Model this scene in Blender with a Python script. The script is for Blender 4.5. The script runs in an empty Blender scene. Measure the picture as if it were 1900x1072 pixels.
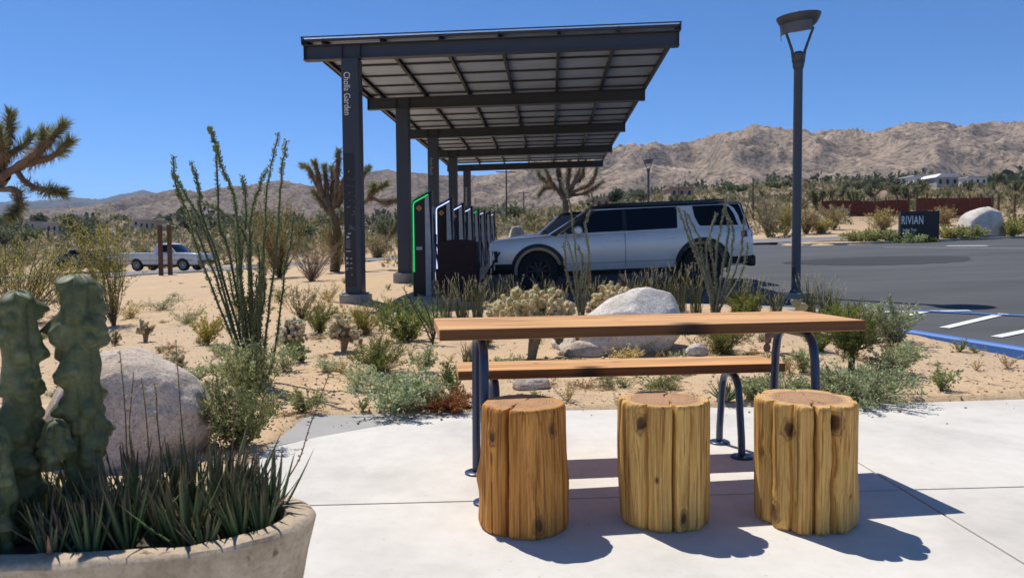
import bpy, bmesh, math, random
import numpy as np
from mathutils import Vector, Matrix

# ------------------------------------------------------------------ scene, camera, light
S = bpy.context.scene
COL = S.collection
F = 1400.0 / 1900.0 * 36.0
CAM_H = 1.05
PITCH = math.radians(2.85)
ROLL = -0.0077
camd = bpy.data.cameras.new('camera')
camd.sensor_width = 36.0
camd.lens = F
camd.clip_start = 0.05
camd.clip_end = 40000
camd.dof.use_dof = True
camd.dof.focus_distance = 3.6
camd.dof.aperture_fstop = 7.0
cam = bpy.data.objects.new('camera', camd)
COL.objects.link(cam)
CAM_M = (Matrix.Rotation(math.radians(90) - PITCH, 3, 'X') @ Matrix.Rotation(ROLL, 3, 'Z'))
cam.matrix_world = Matrix.Translation((0, 0, CAM_H)) @ CAM_M.to_4x4()
S.camera = cam

SUN_AZ = math.atan2(-0.575, 0.82)          # from +Y towards +X
SUN_EL = math.radians(60)
w = bpy.data.worlds.new('World'); S.world = w; w.use_nodes = True
nt = w.node_tree
sky = nt.nodes.new('ShaderNodeTexSky'); sky.sky_type = 'NISHITA'
sky.sun_disc = False; sky.sun_elevation = SUN_EL; sky.sun_rotation = SUN_AZ
sky.altitude = 2000; sky.air_density = 0.72; sky.dust_density = 0.0; sky.ozone_density = 8.0
nt.nodes['Background'].inputs[1].default_value = 0.15
hs = nt.nodes.new('ShaderNodeHueSaturation'); hs.inputs['Saturation'].default_value = 1.10
nt.links.new(sky.outputs[0], hs.inputs['Color']); nt.links.new(hs.outputs[0], nt.nodes['Background'].inputs[0])
sd = bpy.data.lights.new('sun', 'SUN'); sd.energy = 4.9; sd.angle = math.radians(0.55); sd.color = (1, 0.965, 0.905)
sun = bpy.data.objects.new('sun', sd); COL.objects.link(sun)
SUN_DIR = Vector((math.cos(SUN_EL) * math.sin(SUN_AZ), math.cos(SUN_EL) * math.cos(SUN_AZ), math.sin(SUN_EL)))
sun.rotation_euler = SUN_DIR.to_track_quat('Z', 'Y').to_euler()
S.view_settings.view_transform = 'Standard'
S.view_settings.look = 'None'
S.view_settings.exposure = 0.08
S.view_settings.gamma = 1.0
try:
    S.cycles.max_bounces = 8
    S.cycles.transparent_max_bounces = 12
    S.cycles.use_denoising = True
    S.cycles.volume_bounces = 0
except Exception:
    pass

# ------------------------------------------------------------------ noise
_r = np.random.RandomState(7)
_P = _r.permutation(256); _P = np.concatenate([_P, _P, _P])
_G = _r.normal(size=(256, 3)); _G /= np.linalg.norm(_G, axis=1)[:, None]
def pnoise(x, y, z=0.0):
    x, y, z = np.broadcast_arrays(np.asarray(x, float), np.asarray(y, float), np.asarray(z, float))
    xi, yi, zi = np.floor(x).astype(int), np.floor(y).astype(int), np.floor(z).astype(int)
    xf, yf, zf = x - xi, y - yi, z - zi
    xi, yi, zi = xi & 255, yi & 255, zi & 255
    u, v, ww = [t * t * t * (t * (t * 6 - 15) + 10) for t in (xf, yf, zf)]
    def g(i, j, k):
        h = _P[_P[_P[(xi + i) & 255] + ((yi + j) & 255)] + ((zi + k) & 255)]
        gr = _G[h]
        return gr[..., 0] * (xf - i) + gr[..., 1] * (yf - j) + gr[..., 2] * (zf - k)
    def lp(a, b, t): return a + (b - a) * t
    return lp(lp(lp(g(0,0,0), g(1,0,0), u), lp(g(0,1,0), g(1,1,0), u), v),
              lp(lp(g(0,0,1), g(1,0,1), u), lp(g(0,1,1), g(1,1,1), u), v), ww) * 1.6
def fbm(x, y, z=0.0, o=4, gain=0.5):
    s, a, f = 0.0, 1.0, 1.0
    for k in range(o):
        s = s + a * pnoise(np.asarray(x) * f + 17.3 * k, np.asarray(y) * f - 9.1 * k, np.asarray(z) * f + 3.7 * k)
        a *= gain; f *= 2.03
    return s
def sstep(a, b, t):
    t = np.clip((np.asarray(t, float) - a) / (b - a), 0, 1)
    return t * t * (3 - 2 * t)

# ------------------------------------------------------------------ camera <-> place
def ray(px, py):
    d = CAM_M @ Vector(((px - 950) / 1400.0, (536 - py) / 1400.0, -1.0))
    return d / d.y
def pt(px, py, D):
    d = ray(px, py)
    return Vector((d.x * D, D, CAM_H + d.z * D))

# ------------------------------------------------------------------ ground heights
def plane_h(x, y):
    x = np.asarray(x, float); y = np.asarray(y, float)
    xs = 45 * np.tanh(x / 45)
    b = 0.03 * np.where(xs < 0, 1 + xs * 0.034, 1.0)
    b = np.maximum(b, 0.004)
    yy = np.minimum(y, 45)
    q = x / np.maximum(y, 1.0)
    far = np.maximum(y - 45, 0) * (0.050 + 0.040 * sstep(-0.08, 0.40, q)) * (1 - 0.25 * sstep(900, 4000, y))
    return 0.20 + np.where(xs < 0, 0.036, 0.033) * xs + b * (yy - 14) + far
LOT = [(-1.0, 12.4), (1.0, 11.5), (3.2, 10.2), (3.85, 9.3), (4.15, 8.4), (4.62, 6.6), (6.3, 0), (8.4, -8), (70, -8), (70, 33.4),
       (24, 33.2), (14.6, 32.6), (13.2, 33.4), (12.2, 37.0), (4.0, 38.2), (1.2, 37.6), (0.3, 34)]
def road_mid(x): return 42.2 - 0.15 * np.asarray(x, float)
def poly_sd(x, y, poly):
    x = np.asarray(x, float); y = np.asarray(y, float)
    d = np.full(x.shape, 1e9); ins = np.zeros(x.shape, bool)
    n = len(poly)
    for i in range(n):
        ax, ay = poly[i]; bx, by = poly[(i + 1) % n]
        ex, ey = bx - ax, by - ay
        t = np.clip(((x - ax) * ex + (y - ay) * ey) / (ex * ex + ey * ey), 0, 1)
        d = np.minimum(d, np.hypot(x - ax - t * ex, y - ay - t * ey))
        c = ((ay > y) != (by > y)) & (x < (bx - ax) * (y - ay) / (by - ay + 1e-12) + ax)
        ins ^= c
    return np.where(ins, d, -d)
PATIO = [(-1.32, 4.02), (-1.32, 4.86), (-0.25, 4.92), (1.0, 4.97), (2.35, 5.06), (4.2, 5.26), (4.2, -4), (-3.0, -4), (-3.0, 1.0), (-1.32, 2.2)]
def soft_h(x, y):
    """the desert surface, before asphalt and patio are cut in"""
    x = np.asarray(x, float); y = np.asarray(y, float)
    p = plane_h(x, y) + 0.09 - 0.082 * sstep(2.0, 3.4, x) * (1 - sstep(8.6, 10.0, y))
    lo = 0.012 + 0.02 * x.clip(-4, 4) * 0.2
    t = sstep(4.9, 8.2, y - 0.06 * x + np.maximum(-x - 3, 0) * 0.4)
    h = lo * (1 - t) + p * t
    amp = 0.028 * sstep(0, 1.5, y - 4.6) + 0.10 * sstep(30, 90, y)
    h = h + amp * fbm(x * 0.55, y * 0.55, 0.3, 4) + 0.012 * sstep(4.9, 6, y) * fbm(x * 3.1, y * 3.1, 1.3, 2)
    return h
def ground_h(x, y):
    h = soft_h(x, y)
    ds = poly_sd(x, y, LOT)
    h = h - (0.30) * sstep(-0.02, 0.12 + 0.6 * sstep(20, 32, y), ds)
    rd = 3.6 - np.abs(y - road_mid(x))
    rm = (np.asarray(x) < 45)
    h = np.where(rm, h * 1.0 - (0.26 + 0.05) * sstep(-0.9, 0.8, rd), h)
    dp = poly_sd(x, y, PATIO)
    h = h - 0.16 * sstep(-0.03, 0.06, dp)
    return h
def gz(x, y): return float(ground_h(np.array([x]), np.array([y]))[0])
def gsoft(px, py, it=60):
    """ground point seen at a pixel"""
    d = ray(px, py)
    lo, hi = 0.5, 400.0
    ys = np.concatenate([np.linspace(0.8, 60, 2400), np.linspace(60.1, 900, 2400)])
    zz = CAM_H + d.z * ys
    gg = plane_or_soft(d.x * ys, ys)
    k = np.argmax(zz <= gg)
    return Vector((d.x * ys[k], ys[k], gg[k]))
def plane_or_soft(x, y): return soft_h(x, y)

# ------------------------------------------------------------------ mesh helpers
class MB:
    def __init__(s): s.V = []; s.Fq = []; s.M = []; s.n = 0
    def add(s, v, f, m=0):
        v = np.asarray(v, float).reshape(-1, 3)
        s.V.append(v)
        for q in f: s.Fq.append([int(i) + s.n for i in q]); s.M.append(m)
        s.n += len(v)
        return s
    def box(s, c, d, R=None, m=0, taper=1.0):
        h = np.array(d, float) / 2
        v = np.array([[x, y, z] for z in (-1, 1) for y in (-1, 1) for x in (-1, 1)], float)
        v[v[:, 2] > 0, :2] *= taper
        v = v * h
        if R is not None: v = v @ np.array(R.to_3x3()).T
        s.add(v + np.array(c, float), [(0,2,3,1),(4,5,7,6),(0,1,5,4),(2,6,7,3),(0,4,6,2),(1,3,7,5)], m); return s
    def tube(s, pts, rad, n=8, m=0, cap=True, sq=None):
        P = np.asarray(pts, float); k = len(P)
        rad = np.broadcast_to(np.asarray(rad, float), (k,))
        T = np.gradient(P, axis=0); T /= (np.linalg.norm(T, axis=1)[:, None] + 1e-12)
        a = np.array([0, 0, 1.0]) if abs(T[0][2]) < 0.9 else np.array([1.0, 0, 0])
        u = np.cross(T[0], a); u /= np.linalg.norm(u)
        ang = np.arange(n) * 2 * math.pi / n
        V = []
        for i in range(k):
            u = u - T[i] * np.dot(u, T[i]); u /= (np.linalg.norm(u) + 1e-12)
            b = np.cross(T[i], u)
            V.append(P[i] + rad[i] * (np.cos(ang)[:, None] * u + np.sin(ang)[:, None] * b))
        f = []
        for i in range(k - 1):
            for j in range(n):
                j2 = (j + 1) % n
                f.append((i*n + j, i*n + j2, (i+1)*n + j2, (i+1)*n + j))
        if cap: f.append(tuple(range(n))[::-1]); f.append(tuple((k-1)*n + j for j in range(n)))
        s.add(np.concatenate(V), f, m); return s
    def lathe(s, prof, n=24, c=(0,0,0), m=0, close=False):
        prof = np.asarray(prof, float); k = len(prof)
        ang = np.arange(n) * 2 * math.pi / n
        V = np.concatenate([np.stack([r*np.cos(ang), r*np.sin(ang), np.full(n, z)], 1) for r, z in prof]) + np.array(c, float)
        f = []
        rng = k if close else k - 1
        for i in range(rng):
            i2 = (i + 1) % k
            for j in range(n):
                j2 = (j+1) % n
                f.append((i*n+j, i*n+j2, i2*n+j2, i2*n+j))
        if not close:
            f.append(tuple(range(n))[::-1]); f.append(tuple((k-1)*n+j for j in range(n)))
        s.add(V, f, m); return s
    def prism(s, poly, d0, d1, axis='y', m=0):
        """poly: 2D list in the plane normal to axis, extruded from d0 to d1"""
        n = len(poly)
        def mk(p, d):
            a, b = p
            return {'y': (a, d, b), 'x': (d, a, b), 'z': (a, b, d)}[axis]
        v = [mk(p, d0) for p in poly] + [mk(p, d1) for p in poly]
        f = [tuple(range(n))[::-1], tuple(range(n, 2*n))]
        for i in range(n):
            j = (i+1) % n
            f.append((i, j, n+j, n+i))
        s.add(v, f, m); return s
    def obj(s, name, mats, parent=None, smooth=None, bevel=0, loc=None, rot=None, seg=2):
        me = bpy.data.meshes.new(name)
        me.from_pydata(np.concatenate(s.V).tolist() if s.V else [], [], s.Fq)
        if not isinstance(mats, (list, tuple)): mats = [mats]
        for m in mats: me.materials.append(m)
        if len(mats) > 1: me.polygons.foreach_set('material_index', s.M)
        me.validate(); 
        bm = bmesh.new(); bm.from_mesh(me); bmesh.ops.recalc_face_normals(bm, faces=bm.faces); bm.to_mesh(me); bm.free()
        return link(name, me, parent, smooth, bevel, loc, rot, seg)
def link(name, me, parent=None, smooth=None, bevel=0, loc=None, rot=None, seg=2):
    if smooth is not None:
        me.shade_smooth()
        if smooth < 180: me.set_sharp_from_angle(angle=math.radians(smooth))
    o = bpy.data.objects.new(name, me); COL.objects.link(o)
    if parent is not None: o.parent = parent
    if loc is not None: o.location = loc
    if rot is not None: o.rotation_euler = rot
    if bevel:
        b = o.modifiers.new('bevel', 'BEVEL'); b.width = bevel; b.segments = seg; b.limit_method = 'ANGLE'; b.angle_limit = math.radians(35)
    return o
def fast_mesh(name, V, T, mats, col=None, midx=None, parent=None, loc=None, smooth=False):
    """V (n,3), T (m,3) or (m,4) index arrays, col per-vertex (n,3)"""
    V = np.asarray(V, np.float32); T = np.asarray(T, np.int32)
    me = bpy.data.meshes.new(name)
    k = T.shape[1]; m = len(T)
    me.vertices.add(len(V)); me.vertices.foreach_set('co', V.ravel())
    me.loops.add(m*k); me.loops.foreach_set('vertex_index', T.ravel())
    me.polygons.add(m); me.polygons.foreach_set('loop_start', np.arange(0, m*k, k, dtype=np.int32))
    if not isinstance(mats, (list, tuple)): mats = [mats]
    for q in mats: me.materials.append(q)
    if midx is not None: me.polygons.foreach_set('material_index', np.asarray(midx, np.int32))
    if smooth: me.polygons.foreach_set('use_smooth', np.ones(m, bool))
    me.update(calc_edges=True)
    if col is not None:
        a = me.attributes.new('Col', 'FLOAT_COLOR', 'POINT')
        c = np.ones((len(V), 4), np.float32); c[:, :3] = col
        a.data.foreach_set('color', c.ravel())
    o = bpy.data.objects.new(name, me); COL.objects.link(o)
    if parent is not None: o.parent = parent
    if loc is not None: o.location = loc
    return o
def thing(name, label, cat, loc=(0,0,0), rotz=0, group=None):
    o = bpy.data.objects.new(name, None); COL.objects.link(o)
    o.empty_display_size = 0.1
    o.location = loc; o.rotation_euler = (0, 0, rotz)
    return tag(o, label, cat, group)
def tag(o, label, cat, group=None):
    o['label'] = label; o['category'] = cat
    if group: o['group'] = group
    return o
def kind(o, k): o['kind'] = k; return o
def dup(root, label=None, group=None, loc=None, rotz=None):
    def cp(o, par):
        c = o.copy(); COL.objects.link(c)
        if par is not None: c.parent = par
        for ch in list(o.children): cp(ch, c)
        return c
    r = cp(root, None)
    if label: r['label'] = label
    if group: r['group'] = group
    if loc is not None: r.location = loc
    if rotz is not None: r.rotation_euler[2] = rotz
    return r
def text_mesh(name, s, size, mat, parent, loc, rot, extr=0.004, align='LEFT', sx=1.0, space=1.0):
    cu = bpy.data.curves.new(name, 'FONT'); cu.body = s; cu.size = size; cu.extrude = extr; cu.align_x = align; cu.align_y = 'CENTER'
    cu.space_character = space; cu.offset = 0.012*size if 'RIV' in s or 'Tree' in s else 0.004*size
    t = bpy.data.objects.new(name + '_tmp', cu); COL.objects.link(t)
    dg = bpy.context.evaluated_depsgraph_get()
    me = bpy.data.meshes.new_from_object(t.evaluated_get(dg)); me.name = name
    bpy.data.objects.remove(t)
    me.materials.clear(); me.materials.append(mat)
    o = bpy.data.objects.new(name, me); COL.objects.link(o); o.parent = parent
    o.location = loc; o.rotation_euler = rot; o.scale = (sx, 1, 1)
    return o

# ------------------------------------------------------------------ materials
def nodes(name):
    m = bpy.data.materials.new(name); m.use_nodes = True
    n = m.node_tree.nodes; l = m.node_tree.links
    return m, n, l, n['Principled BSDF']
def N(n, t, **kw):
    x = n.new(t)
    for k, v in kw.items():
        if k.startswith('i_'): x.inputs[int(k[2:]) if k[2:].isdigit() else k[2:]].default_value = v
        else: setattr(x, k, v)
    return x
def ramp(n, l, src, stops):
    r = n.new('ShaderNodeValToRGB'); e = r.color_ramp.elements
    while len(e) < len(stops): e.new(0.5)
    for el, (p, c) in zip(e, stops):
        el.position = p; el.color = (*c, 1) if len(c) == 3 else c
    l.new(src, r.inputs[0]); return r
def mix(n, l, f, a, b, blend='MIX'):
    x = n.new('ShaderNodeMix'); x.data_type = 'RGBA'; x.blend_type = blend
    for sock, v in ((x.inputs[0], f), (x.inputs[6], a), (x.inputs[7], b)):
        if hasattr(v, 'is_output') or isinstance(v, bpy.types.NodeSocket): l.new(v, sock)
        elif isinstance(v, (int, float)): sock.default_value = v
        else: sock.default_value = (*v, 1)
    return x.outputs[2]
def noise(n, l, vec, scale, detail=4, rough=0.55, dist=0.0):
    x = n.new('ShaderNodeTexNoise'); x.inputs['Scale'].default_value = scale; x.inputs['Detail'].default_value = detail
    x.inputs['Roughness'].default_value = rough; x.inputs['Distortion'].default_value = dist
    if vec is not None: l.new(vec, x.inputs['Vector'])
    return x.outputs['Fac']
def coord(n, l, which='Object', scale=(1,1,1), rot=(0,0,0)):
    t = n.new('ShaderNodeTexCoord'); mp = n.new('ShaderNodeMapping')
    mp.inputs['Scale'].default_value = scale; mp.inputs['Rotation'].default_value = rot
    l.new(t.outputs[which], mp.inputs['Vector']); return mp.outputs[0]
def geo(n, l, scale=(1,1,1)):
    t = n.new('ShaderNodeNewGeometry'); mp = n.new('ShaderNodeMapping'); mp.inputs['Scale'].default_value = scale
    l.new(t.outputs['Position'], mp.inputs['Vector']); return mp.outputs[0]
def bump(n, l, bs, h, strength=0.3, dist=0.01, prev=None):
    b = n.new('ShaderNodeBump'); b.inputs['Strength'].default_value = strength; b.inputs['Distance'].default_value = dist
    l.new(h, b.inputs['Height'])
    if prev is not None: l.new(prev, b.inputs['Normal'])
    l.new(b.outputs[0], bs.inputs['Normal']); return b.outputs[0]
def simple(name, c, rough=0.5, metal=0.0, var=0.12, vs=6.0, bs=0.0, bscale=60.0, bd=0.002, coat=0.0, spec=None, which='Object'):
    m, n, l, b = nodes(name)
    v = coord(n, l, which)
    f = noise(n, l, v, vs, 5)
    r = ramp(n, l, f, [(0.3, tuple(x*(1-var) for x in c)), (0.7, tuple(min(1, x*(1+var)) for x in c))])
    l.new(r.outputs[0], b.inputs['Base Color'])
    b.inputs['Metallic'].default_value = metal
    rr = n.new('ShaderNodeMapRange'); rr.inputs[3].default_value = max(0.02, rough-0.06); rr.inputs[4].default_value = min(1, rough+0.08)
    l.new(f, rr.inputs[0]); l.new(rr.outputs[0], b.inputs['Roughness'])
    if coat: b.inputs['Coat Weight'].default_value = coat; b.inputs['Coat Roughness'].default_value = 0.04
    if spec is not None: b.inputs['Specular IOR Level'].default_value = spec
    if bs: bump(n, l, b, noise(n, l, v, bscale, 4), bs, bd)
    return m
def emis(name, c, s):
    m, n, l, b = nodes(name)
    b.inputs['Base Color'].default_value = (*c, 1); b.inputs['Emission Color'].default_value = (*c, 1); b.inputs['Emission Strength'].default_value = s
    return m
def leafmat(name, trans=0.25, rough=0.6, spec=0.3):
    """leaf material: real leaf colour comes from each leaf's own attribute"""
    m, n, l, b = nodes(name)
    a = n.new('ShaderNodeAttribute'); a.attribute_name = 'Col'
    l.new(a.outputs['Color'], b.inputs['Base Color'])
    b.inputs['Roughness'].default_value = rough; b.inputs['Specular IOR Level'].default_value = spec
    if trans > 0:
        t = n.new('ShaderNodeBsdfTranslucent'); l.new(a.outputs['Color'], t.inputs['Color'])
        mx = n.new('ShaderNodeMixShader'); mx.inputs[0].default_value = trans
        l.new(b.outputs[0], mx.inputs[1]); l.new(t.outputs[0], mx.inputs[2])
        l.new(mx.outputs[0], n['Material Output'].inputs['Surface'])
    return m
# ------------------------------------------------------------------ setting materials
def m_sand():
    m, n, l, b = nodes('sand')
    v = geo(n, l)
    big = noise(n, l, v, 0.35, 5, 0.6); mid = noise(n, l, v, 3.0, 6, 0.65); fine = noise(n, l, v, 45.0, 5, 0.7)
    c1 = ramp(n, l, mid, [(0.3, (0.47, 0.315, 0.175)), (0.55, (0.60, 0.42, 0.245)), (0.75, (0.67, 0.49, 0.305))])
    c2 = mix(n, l, ramp(n, l, big, [(0.35, (0,0,0)), (0.65, (1,1,1))]).outputs[0], c1.outputs[0], (0.51, 0.38, 0.25))
    sp = ramp(n, l, fine, [(0.34, (0.62,0.56,0.5)), (0.5, (1,1,1)), (0.68, (1.12,1.12,1.12))])
    c3 = mix(n, l, 0.8, c2, sp.outputs[0], 'MULTIPLY')
    # litter-brown desert floor with dry growth far off
    sx = n.new('ShaderNodeSeparateXYZ'); l.new(v, sx.inputs[0])
    mr = n.new('ShaderNodeMapRange'); mr.inputs[1].default_value = 46; mr.inputs[2].default_value = 75; l.new(sx.outputs[1], mr.inputs[0])
    dry = ramp(n, l, noise(n, l, v, 0.12, 6, 0.7), [(0.3, (0.15, 0.125, 0.07)), (0.5, (0.24, 0.175, 0.11)), (0.7, (0.38, 0.28, 0.19))])
    c4 = mix(n, l, mr.outputs[0], c3, dry.outputs[0])
    l.new(c4, b.inputs['Base Color']); b.inputs['Roughness'].default_value = 0.95; b.inputs['Specular IOR Level'].default_value = 0.15
    p = bump(n, l, b, mid, 0.35, 0.05); bump(n, l, b, fine, 0.55, 0.012, p)
    return m
def m_concrete(name, base, stain=0.19):
    m, n, l, b = nodes(name)
    v = geo(n, l)
    big = noise(n, l, v, 1.3, 6, 0.6); mid = noise(n, l, v, 9.0, 6, 0.7); fine = noise(n, l, v, 260.0, 3, 0.6)
    c = ramp(n, l, big, [(0.28, tuple(x*(1-stain) for x in base)), (0.5, base), (0.75, tuple(min(1, x*(1+stain*0.5)) for x in base))])
    c2 = mix(n, l, 0.35, c.outputs[0], ramp(n, l, mid, [(0.35, (0.82,0.81,0.79)), (0.6, (1.04,1.04,1.04))]).outputs[0], 'MULTIPLY')
    sp = ramp(n, l, noise(n, l, v, 30, 2, 0.4), [(0.69, (1,1,1)), (0.76, (0.72, 0.68, 0.62))])
    c3 = mix(n, l, 0.5, c2, sp.outputs[0], 'MULTIPLY')
    # broom streaks
    l.new(c3, b.inputs['Base Color']); b.inputs['Roughness'].default_value = 0.86; b.inputs['Specular IOR Level'].default_value = 0.25
    st = noise(n, l, geo(n, l, (6, 240, 1)), 1.0, 3)
    p = bump(n, l, b, fine, 0.12, 0.002); bump(n, l, b, st, 0.10, 0.002, p)
    return m
def m_asphalt(name, base=0.075, var=0.14, warm=1.0):
    m, n, l, b = nodes(name)
    v = geo(n, l)
    big = noise(n, l, geo(n, l, (0.25, 1.0, 1)), 0.8, 6, 0.6); fine = noise(n, l, v, 120, 3, 0.8)
    lo, hi = base*(1-var), base*(1+var)
    c = ramp(n, l, big, [(0.3, (lo*warm, lo, lo)), (0.7, (hi*warm, hi, hi))])
    c2 = mix(n, l, 0.7, c.outputs[0], ramp(n, l, fine, [(0.35, (0.7,0.7,0.7)), (0.65, (1.3,1.3,1.3))]).outputs[0], 'MULTIPLY')
    l.new(c2, b.inputs['Base Color']); b.inputs['Roughness'].default_value = 0.85; b.inputs['Specular IOR Level'].default_value = 0.3
    bump(n, l, b, fine, 0.3, 0.006)
    return m
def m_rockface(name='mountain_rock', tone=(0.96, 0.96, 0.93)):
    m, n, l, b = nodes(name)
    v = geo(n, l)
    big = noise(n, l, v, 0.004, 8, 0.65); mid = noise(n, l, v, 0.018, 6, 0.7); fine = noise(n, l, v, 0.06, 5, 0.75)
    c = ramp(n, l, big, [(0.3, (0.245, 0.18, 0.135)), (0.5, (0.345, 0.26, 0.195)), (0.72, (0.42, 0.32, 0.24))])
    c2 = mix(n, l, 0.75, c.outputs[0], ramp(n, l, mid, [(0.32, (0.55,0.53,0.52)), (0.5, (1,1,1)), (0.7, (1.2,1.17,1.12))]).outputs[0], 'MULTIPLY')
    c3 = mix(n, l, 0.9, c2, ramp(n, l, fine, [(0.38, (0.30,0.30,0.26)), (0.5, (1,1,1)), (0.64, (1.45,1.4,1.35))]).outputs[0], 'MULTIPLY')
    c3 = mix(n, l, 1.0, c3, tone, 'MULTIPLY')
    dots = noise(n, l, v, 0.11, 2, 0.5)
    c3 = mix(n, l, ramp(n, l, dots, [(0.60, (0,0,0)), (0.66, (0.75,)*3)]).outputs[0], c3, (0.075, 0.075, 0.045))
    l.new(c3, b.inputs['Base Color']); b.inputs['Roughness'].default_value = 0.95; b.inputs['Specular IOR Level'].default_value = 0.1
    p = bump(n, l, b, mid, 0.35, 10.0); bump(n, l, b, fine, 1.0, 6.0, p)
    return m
SAND = m_sand(); CONC = m_concrete('patio_concrete', (0.625, 0.585, 0.52)); CONC2 = m_concrete('grey_concrete', (0.36, 0.345, 0.32), 0.14)
CONC_DARK = simple('joint_dirt', (0.16, 0.145, 0.125), 0.95)
CURBM = m_concrete('curb_concrete', (0.40, 0.375, 0.34), 0.15)
ASPH = m_asphalt('asphalt', 0.082, 0.26); ASPH_ROAD = m_asphalt('old_asphalt', 0.19, 0.12, 1.05); ASPH_DARK = m_asphalt('dark_asphalt', 0.042, 0.2)
def m_paint(name, c, wear=0.45):
    m, n, l, b = nodes(name)
    f = noise(n, l, geo(n, l), 9, 6, 0.75)
    r = ramp(n, l, f, [(wear-0.12, tuple(x*0.35+0.03 for x in c)), (wear, c)])
    l.new(r.outputs[0], b.inputs['Base Color']); b.inputs['Roughness'].default_value = 0.6
    return m
WHITE_PAINT = m_paint('white_paint', (0.74, 0.73, 0.70), 0.36); BLUE_PAINT = m_paint('blue_paint', (0.045, 0.16, 0.47), 0.34)
FADED_PAINT = m_paint('faded_white_paint', (0.55, 0.54, 0.52), 0.47)

# ------------------------------------------------------------------ ground sheet
def axis(segs):
    out = [segs[0][0]]
    for a, b, st in segs:
        k = max(1, int(round((b - a) / st)))
        out += list(np.linspace(a, b, k + 1)[1:])
    return np.array(out)
def grow(start, end, st, g=1.07):
    o = [start]; 
    while o[-1] < end: o.append(o[-1] + st); st *= g
    return o
xr = grow(6.5, 9000, 0.1, 1.075); xl = [-a for a in grow(5.5, 9000, 0.1, 1.075)][::-1]
xs = np.array(xl + list(np.arange(-5.42, 6.45, 0.08)) + xr)
ysd = np.array([-9000, -3000, -1000, -300, -100, -40, -18, -9, -5, -3, -2, -1] + list(np.arange(-0.5, 3.4, 0.4)) + list(np.arange(3.6, 12.4, 0.075)) + grow(12.45, 12000, 0.09, 1.035))
X, Y = np.meshgrid(xs, ysd)
Z = ground_h(X.ravel(), Y.ravel())
V = np.stack([X.ravel(), Y.ravel(), Z], 1)
nx, ny = len(xs), len(ysd)
ii = (np.arange(ny-1)[:, None]*nx + np.arange(nx-1)[None, :]).ravel()
T = np.stack([ii, ii+1, ii+nx+1, ii+nx], 1)
kind(fast_mesh('ground', V, T, SAND, smooth=True), 'structure')

# ------------------------------------------------------------------ draped sheets
def drape(name, poly, hf, mat, step=1.0, dz=0.0, mats=None):
    bm = bmesh.new()
    vs = [bm.verts.new((x, y, 0)) for x, y in poly]
    bm.faces.new(vs)
    xa, xb = min(p[0] for p in poly), max(p[0] for p in poly); ya, yb = min(p[1] for p in poly), max(p[1] for p in poly)
    for k in range(int((xb-xa)/step)+1):
        g = bm.verts[:] + bm.edges[:] + bm.faces[:]
        bmesh.ops.bisect_plane(bm, geom=g, plane_co=(xa + (k+0.37)*step, 0, 0), plane_no=(1, 0, 0))
    for k in range(int((yb-ya)/step)+1):
        g = bm.verts[:] + bm.edges[:] + bm.faces[:]
        bmesh.ops.bisect_plane(bm, geom=g, plane_co=(0, ya + (k+0.41)*step, 0), plane_no=(0, 1, 0))
    bmesh.ops.triangulate(bm, faces=bm.faces[:])
    co = np.array([v.co for v in bm.verts])
    z = hf(co[:, 0], co[:, 1]) + dz
    for v, q in zip(bm.verts, z): v.co.z = q
    bmesh.ops.recalc_face_normals(bm, faces=bm.faces[:])
    for f in bm.faces:
        if f.normal.z < 0: f.normal_flip()
    me = bpy.data.meshes.new(name); bm.to_mesh(me); bm.free(); me.materials.append(mat); me.shade_smooth()
    o = bpy.data.objects.new(name, me); COL.objects.link(o)
    return kind(o, 'structure')
lot_h = lambda x, y: plane_h(x, y) + 0.0
drape('parking_lot', LOT, lot_h, ASPH, 2.5)
# road in two lanes' width, sheet along its length
def strip(name, pts, width, mat, hf, dz, n=4):
    P = np.array(pts, float); Tn = np.gradient(P, axis=0); Tn /= np.linalg.norm(Tn, axis=1)[:, None]
    Nn = np.stack([-Tn[:, 1], Tn[:, 0]], 1)
    V = []
    for j in range(n+1):
        q = P + Nn * (j/n - 0.5) * width
        V.append(np.stack([q[:, 0], q[:, 1], hf(q[:, 0], q[:, 1]) + dz], 1))
    V = np.stack(V, 1).reshape(-1, 3); k = n+1
    T = [(i*k+j+1, i*k+j, (i+1)*k+j, (i+1)*k+j+1) for i in range(len(P)-1) for j in range(n)]
    return kind(fast_mesh(name, V, T, mat, smooth=True), 'structure')
rx = np.arange(-140, 46, 2.0)
road_h = lambda x, y: plane_h(x, y) + 0.10
strip('road', np.stack([rx, road_mid(rx)], 1), 7.0, ASPH_ROAD, road_h, 0.0, 6)
# dark oval sheet laid on the asphalt, and painted markings
ov = [(13.0*0+8.85 + 2.25*math.cos(a), 22.3 + 2.3*math.sin(a)) for a in np.linspace(0, 2*math.pi, 41)[:-1]]
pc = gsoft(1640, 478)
drape('dark_oval', [(pc.x + (2.35+0.25*math.sin(3*a)+0.07*math.sin(17*a)+0.05*math.sin(29*a+1))*math.cos(a), pc.y + 0.2 + (2.0+0.06*math.sin(23*a))*math.sin(a)) for a in np.linspace(0, 2*math.pi, 121)[:-1]], lot_h, ASPH_DARK, 2.0, 0.006)
def lotpt(px, py):
    d = ray(px, py); ys = np.linspace(3, 60, 6000)
    zz = CAM_H + d.z*ys; gg = lot_h(d.x*ys, ys); k = np.argmax(zz <= gg)
    return (d.x*ys[k], ys[k])
def mark(name, a, b, wd, mat, dz=0.008):
    a, b = np.array(a), np.array(b); k = max(2, int(np.linalg.norm(b-a)/0.5))
    return strip(name, np.linspace(a, b, k+1), wd, mat, lot_h, dz, 1)
A1, A2 = lotpt(1862, 583), lotpt(1752, 609); B1 = lotpt(1990, 597); B2 = lotpt(1848, 626)
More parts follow.
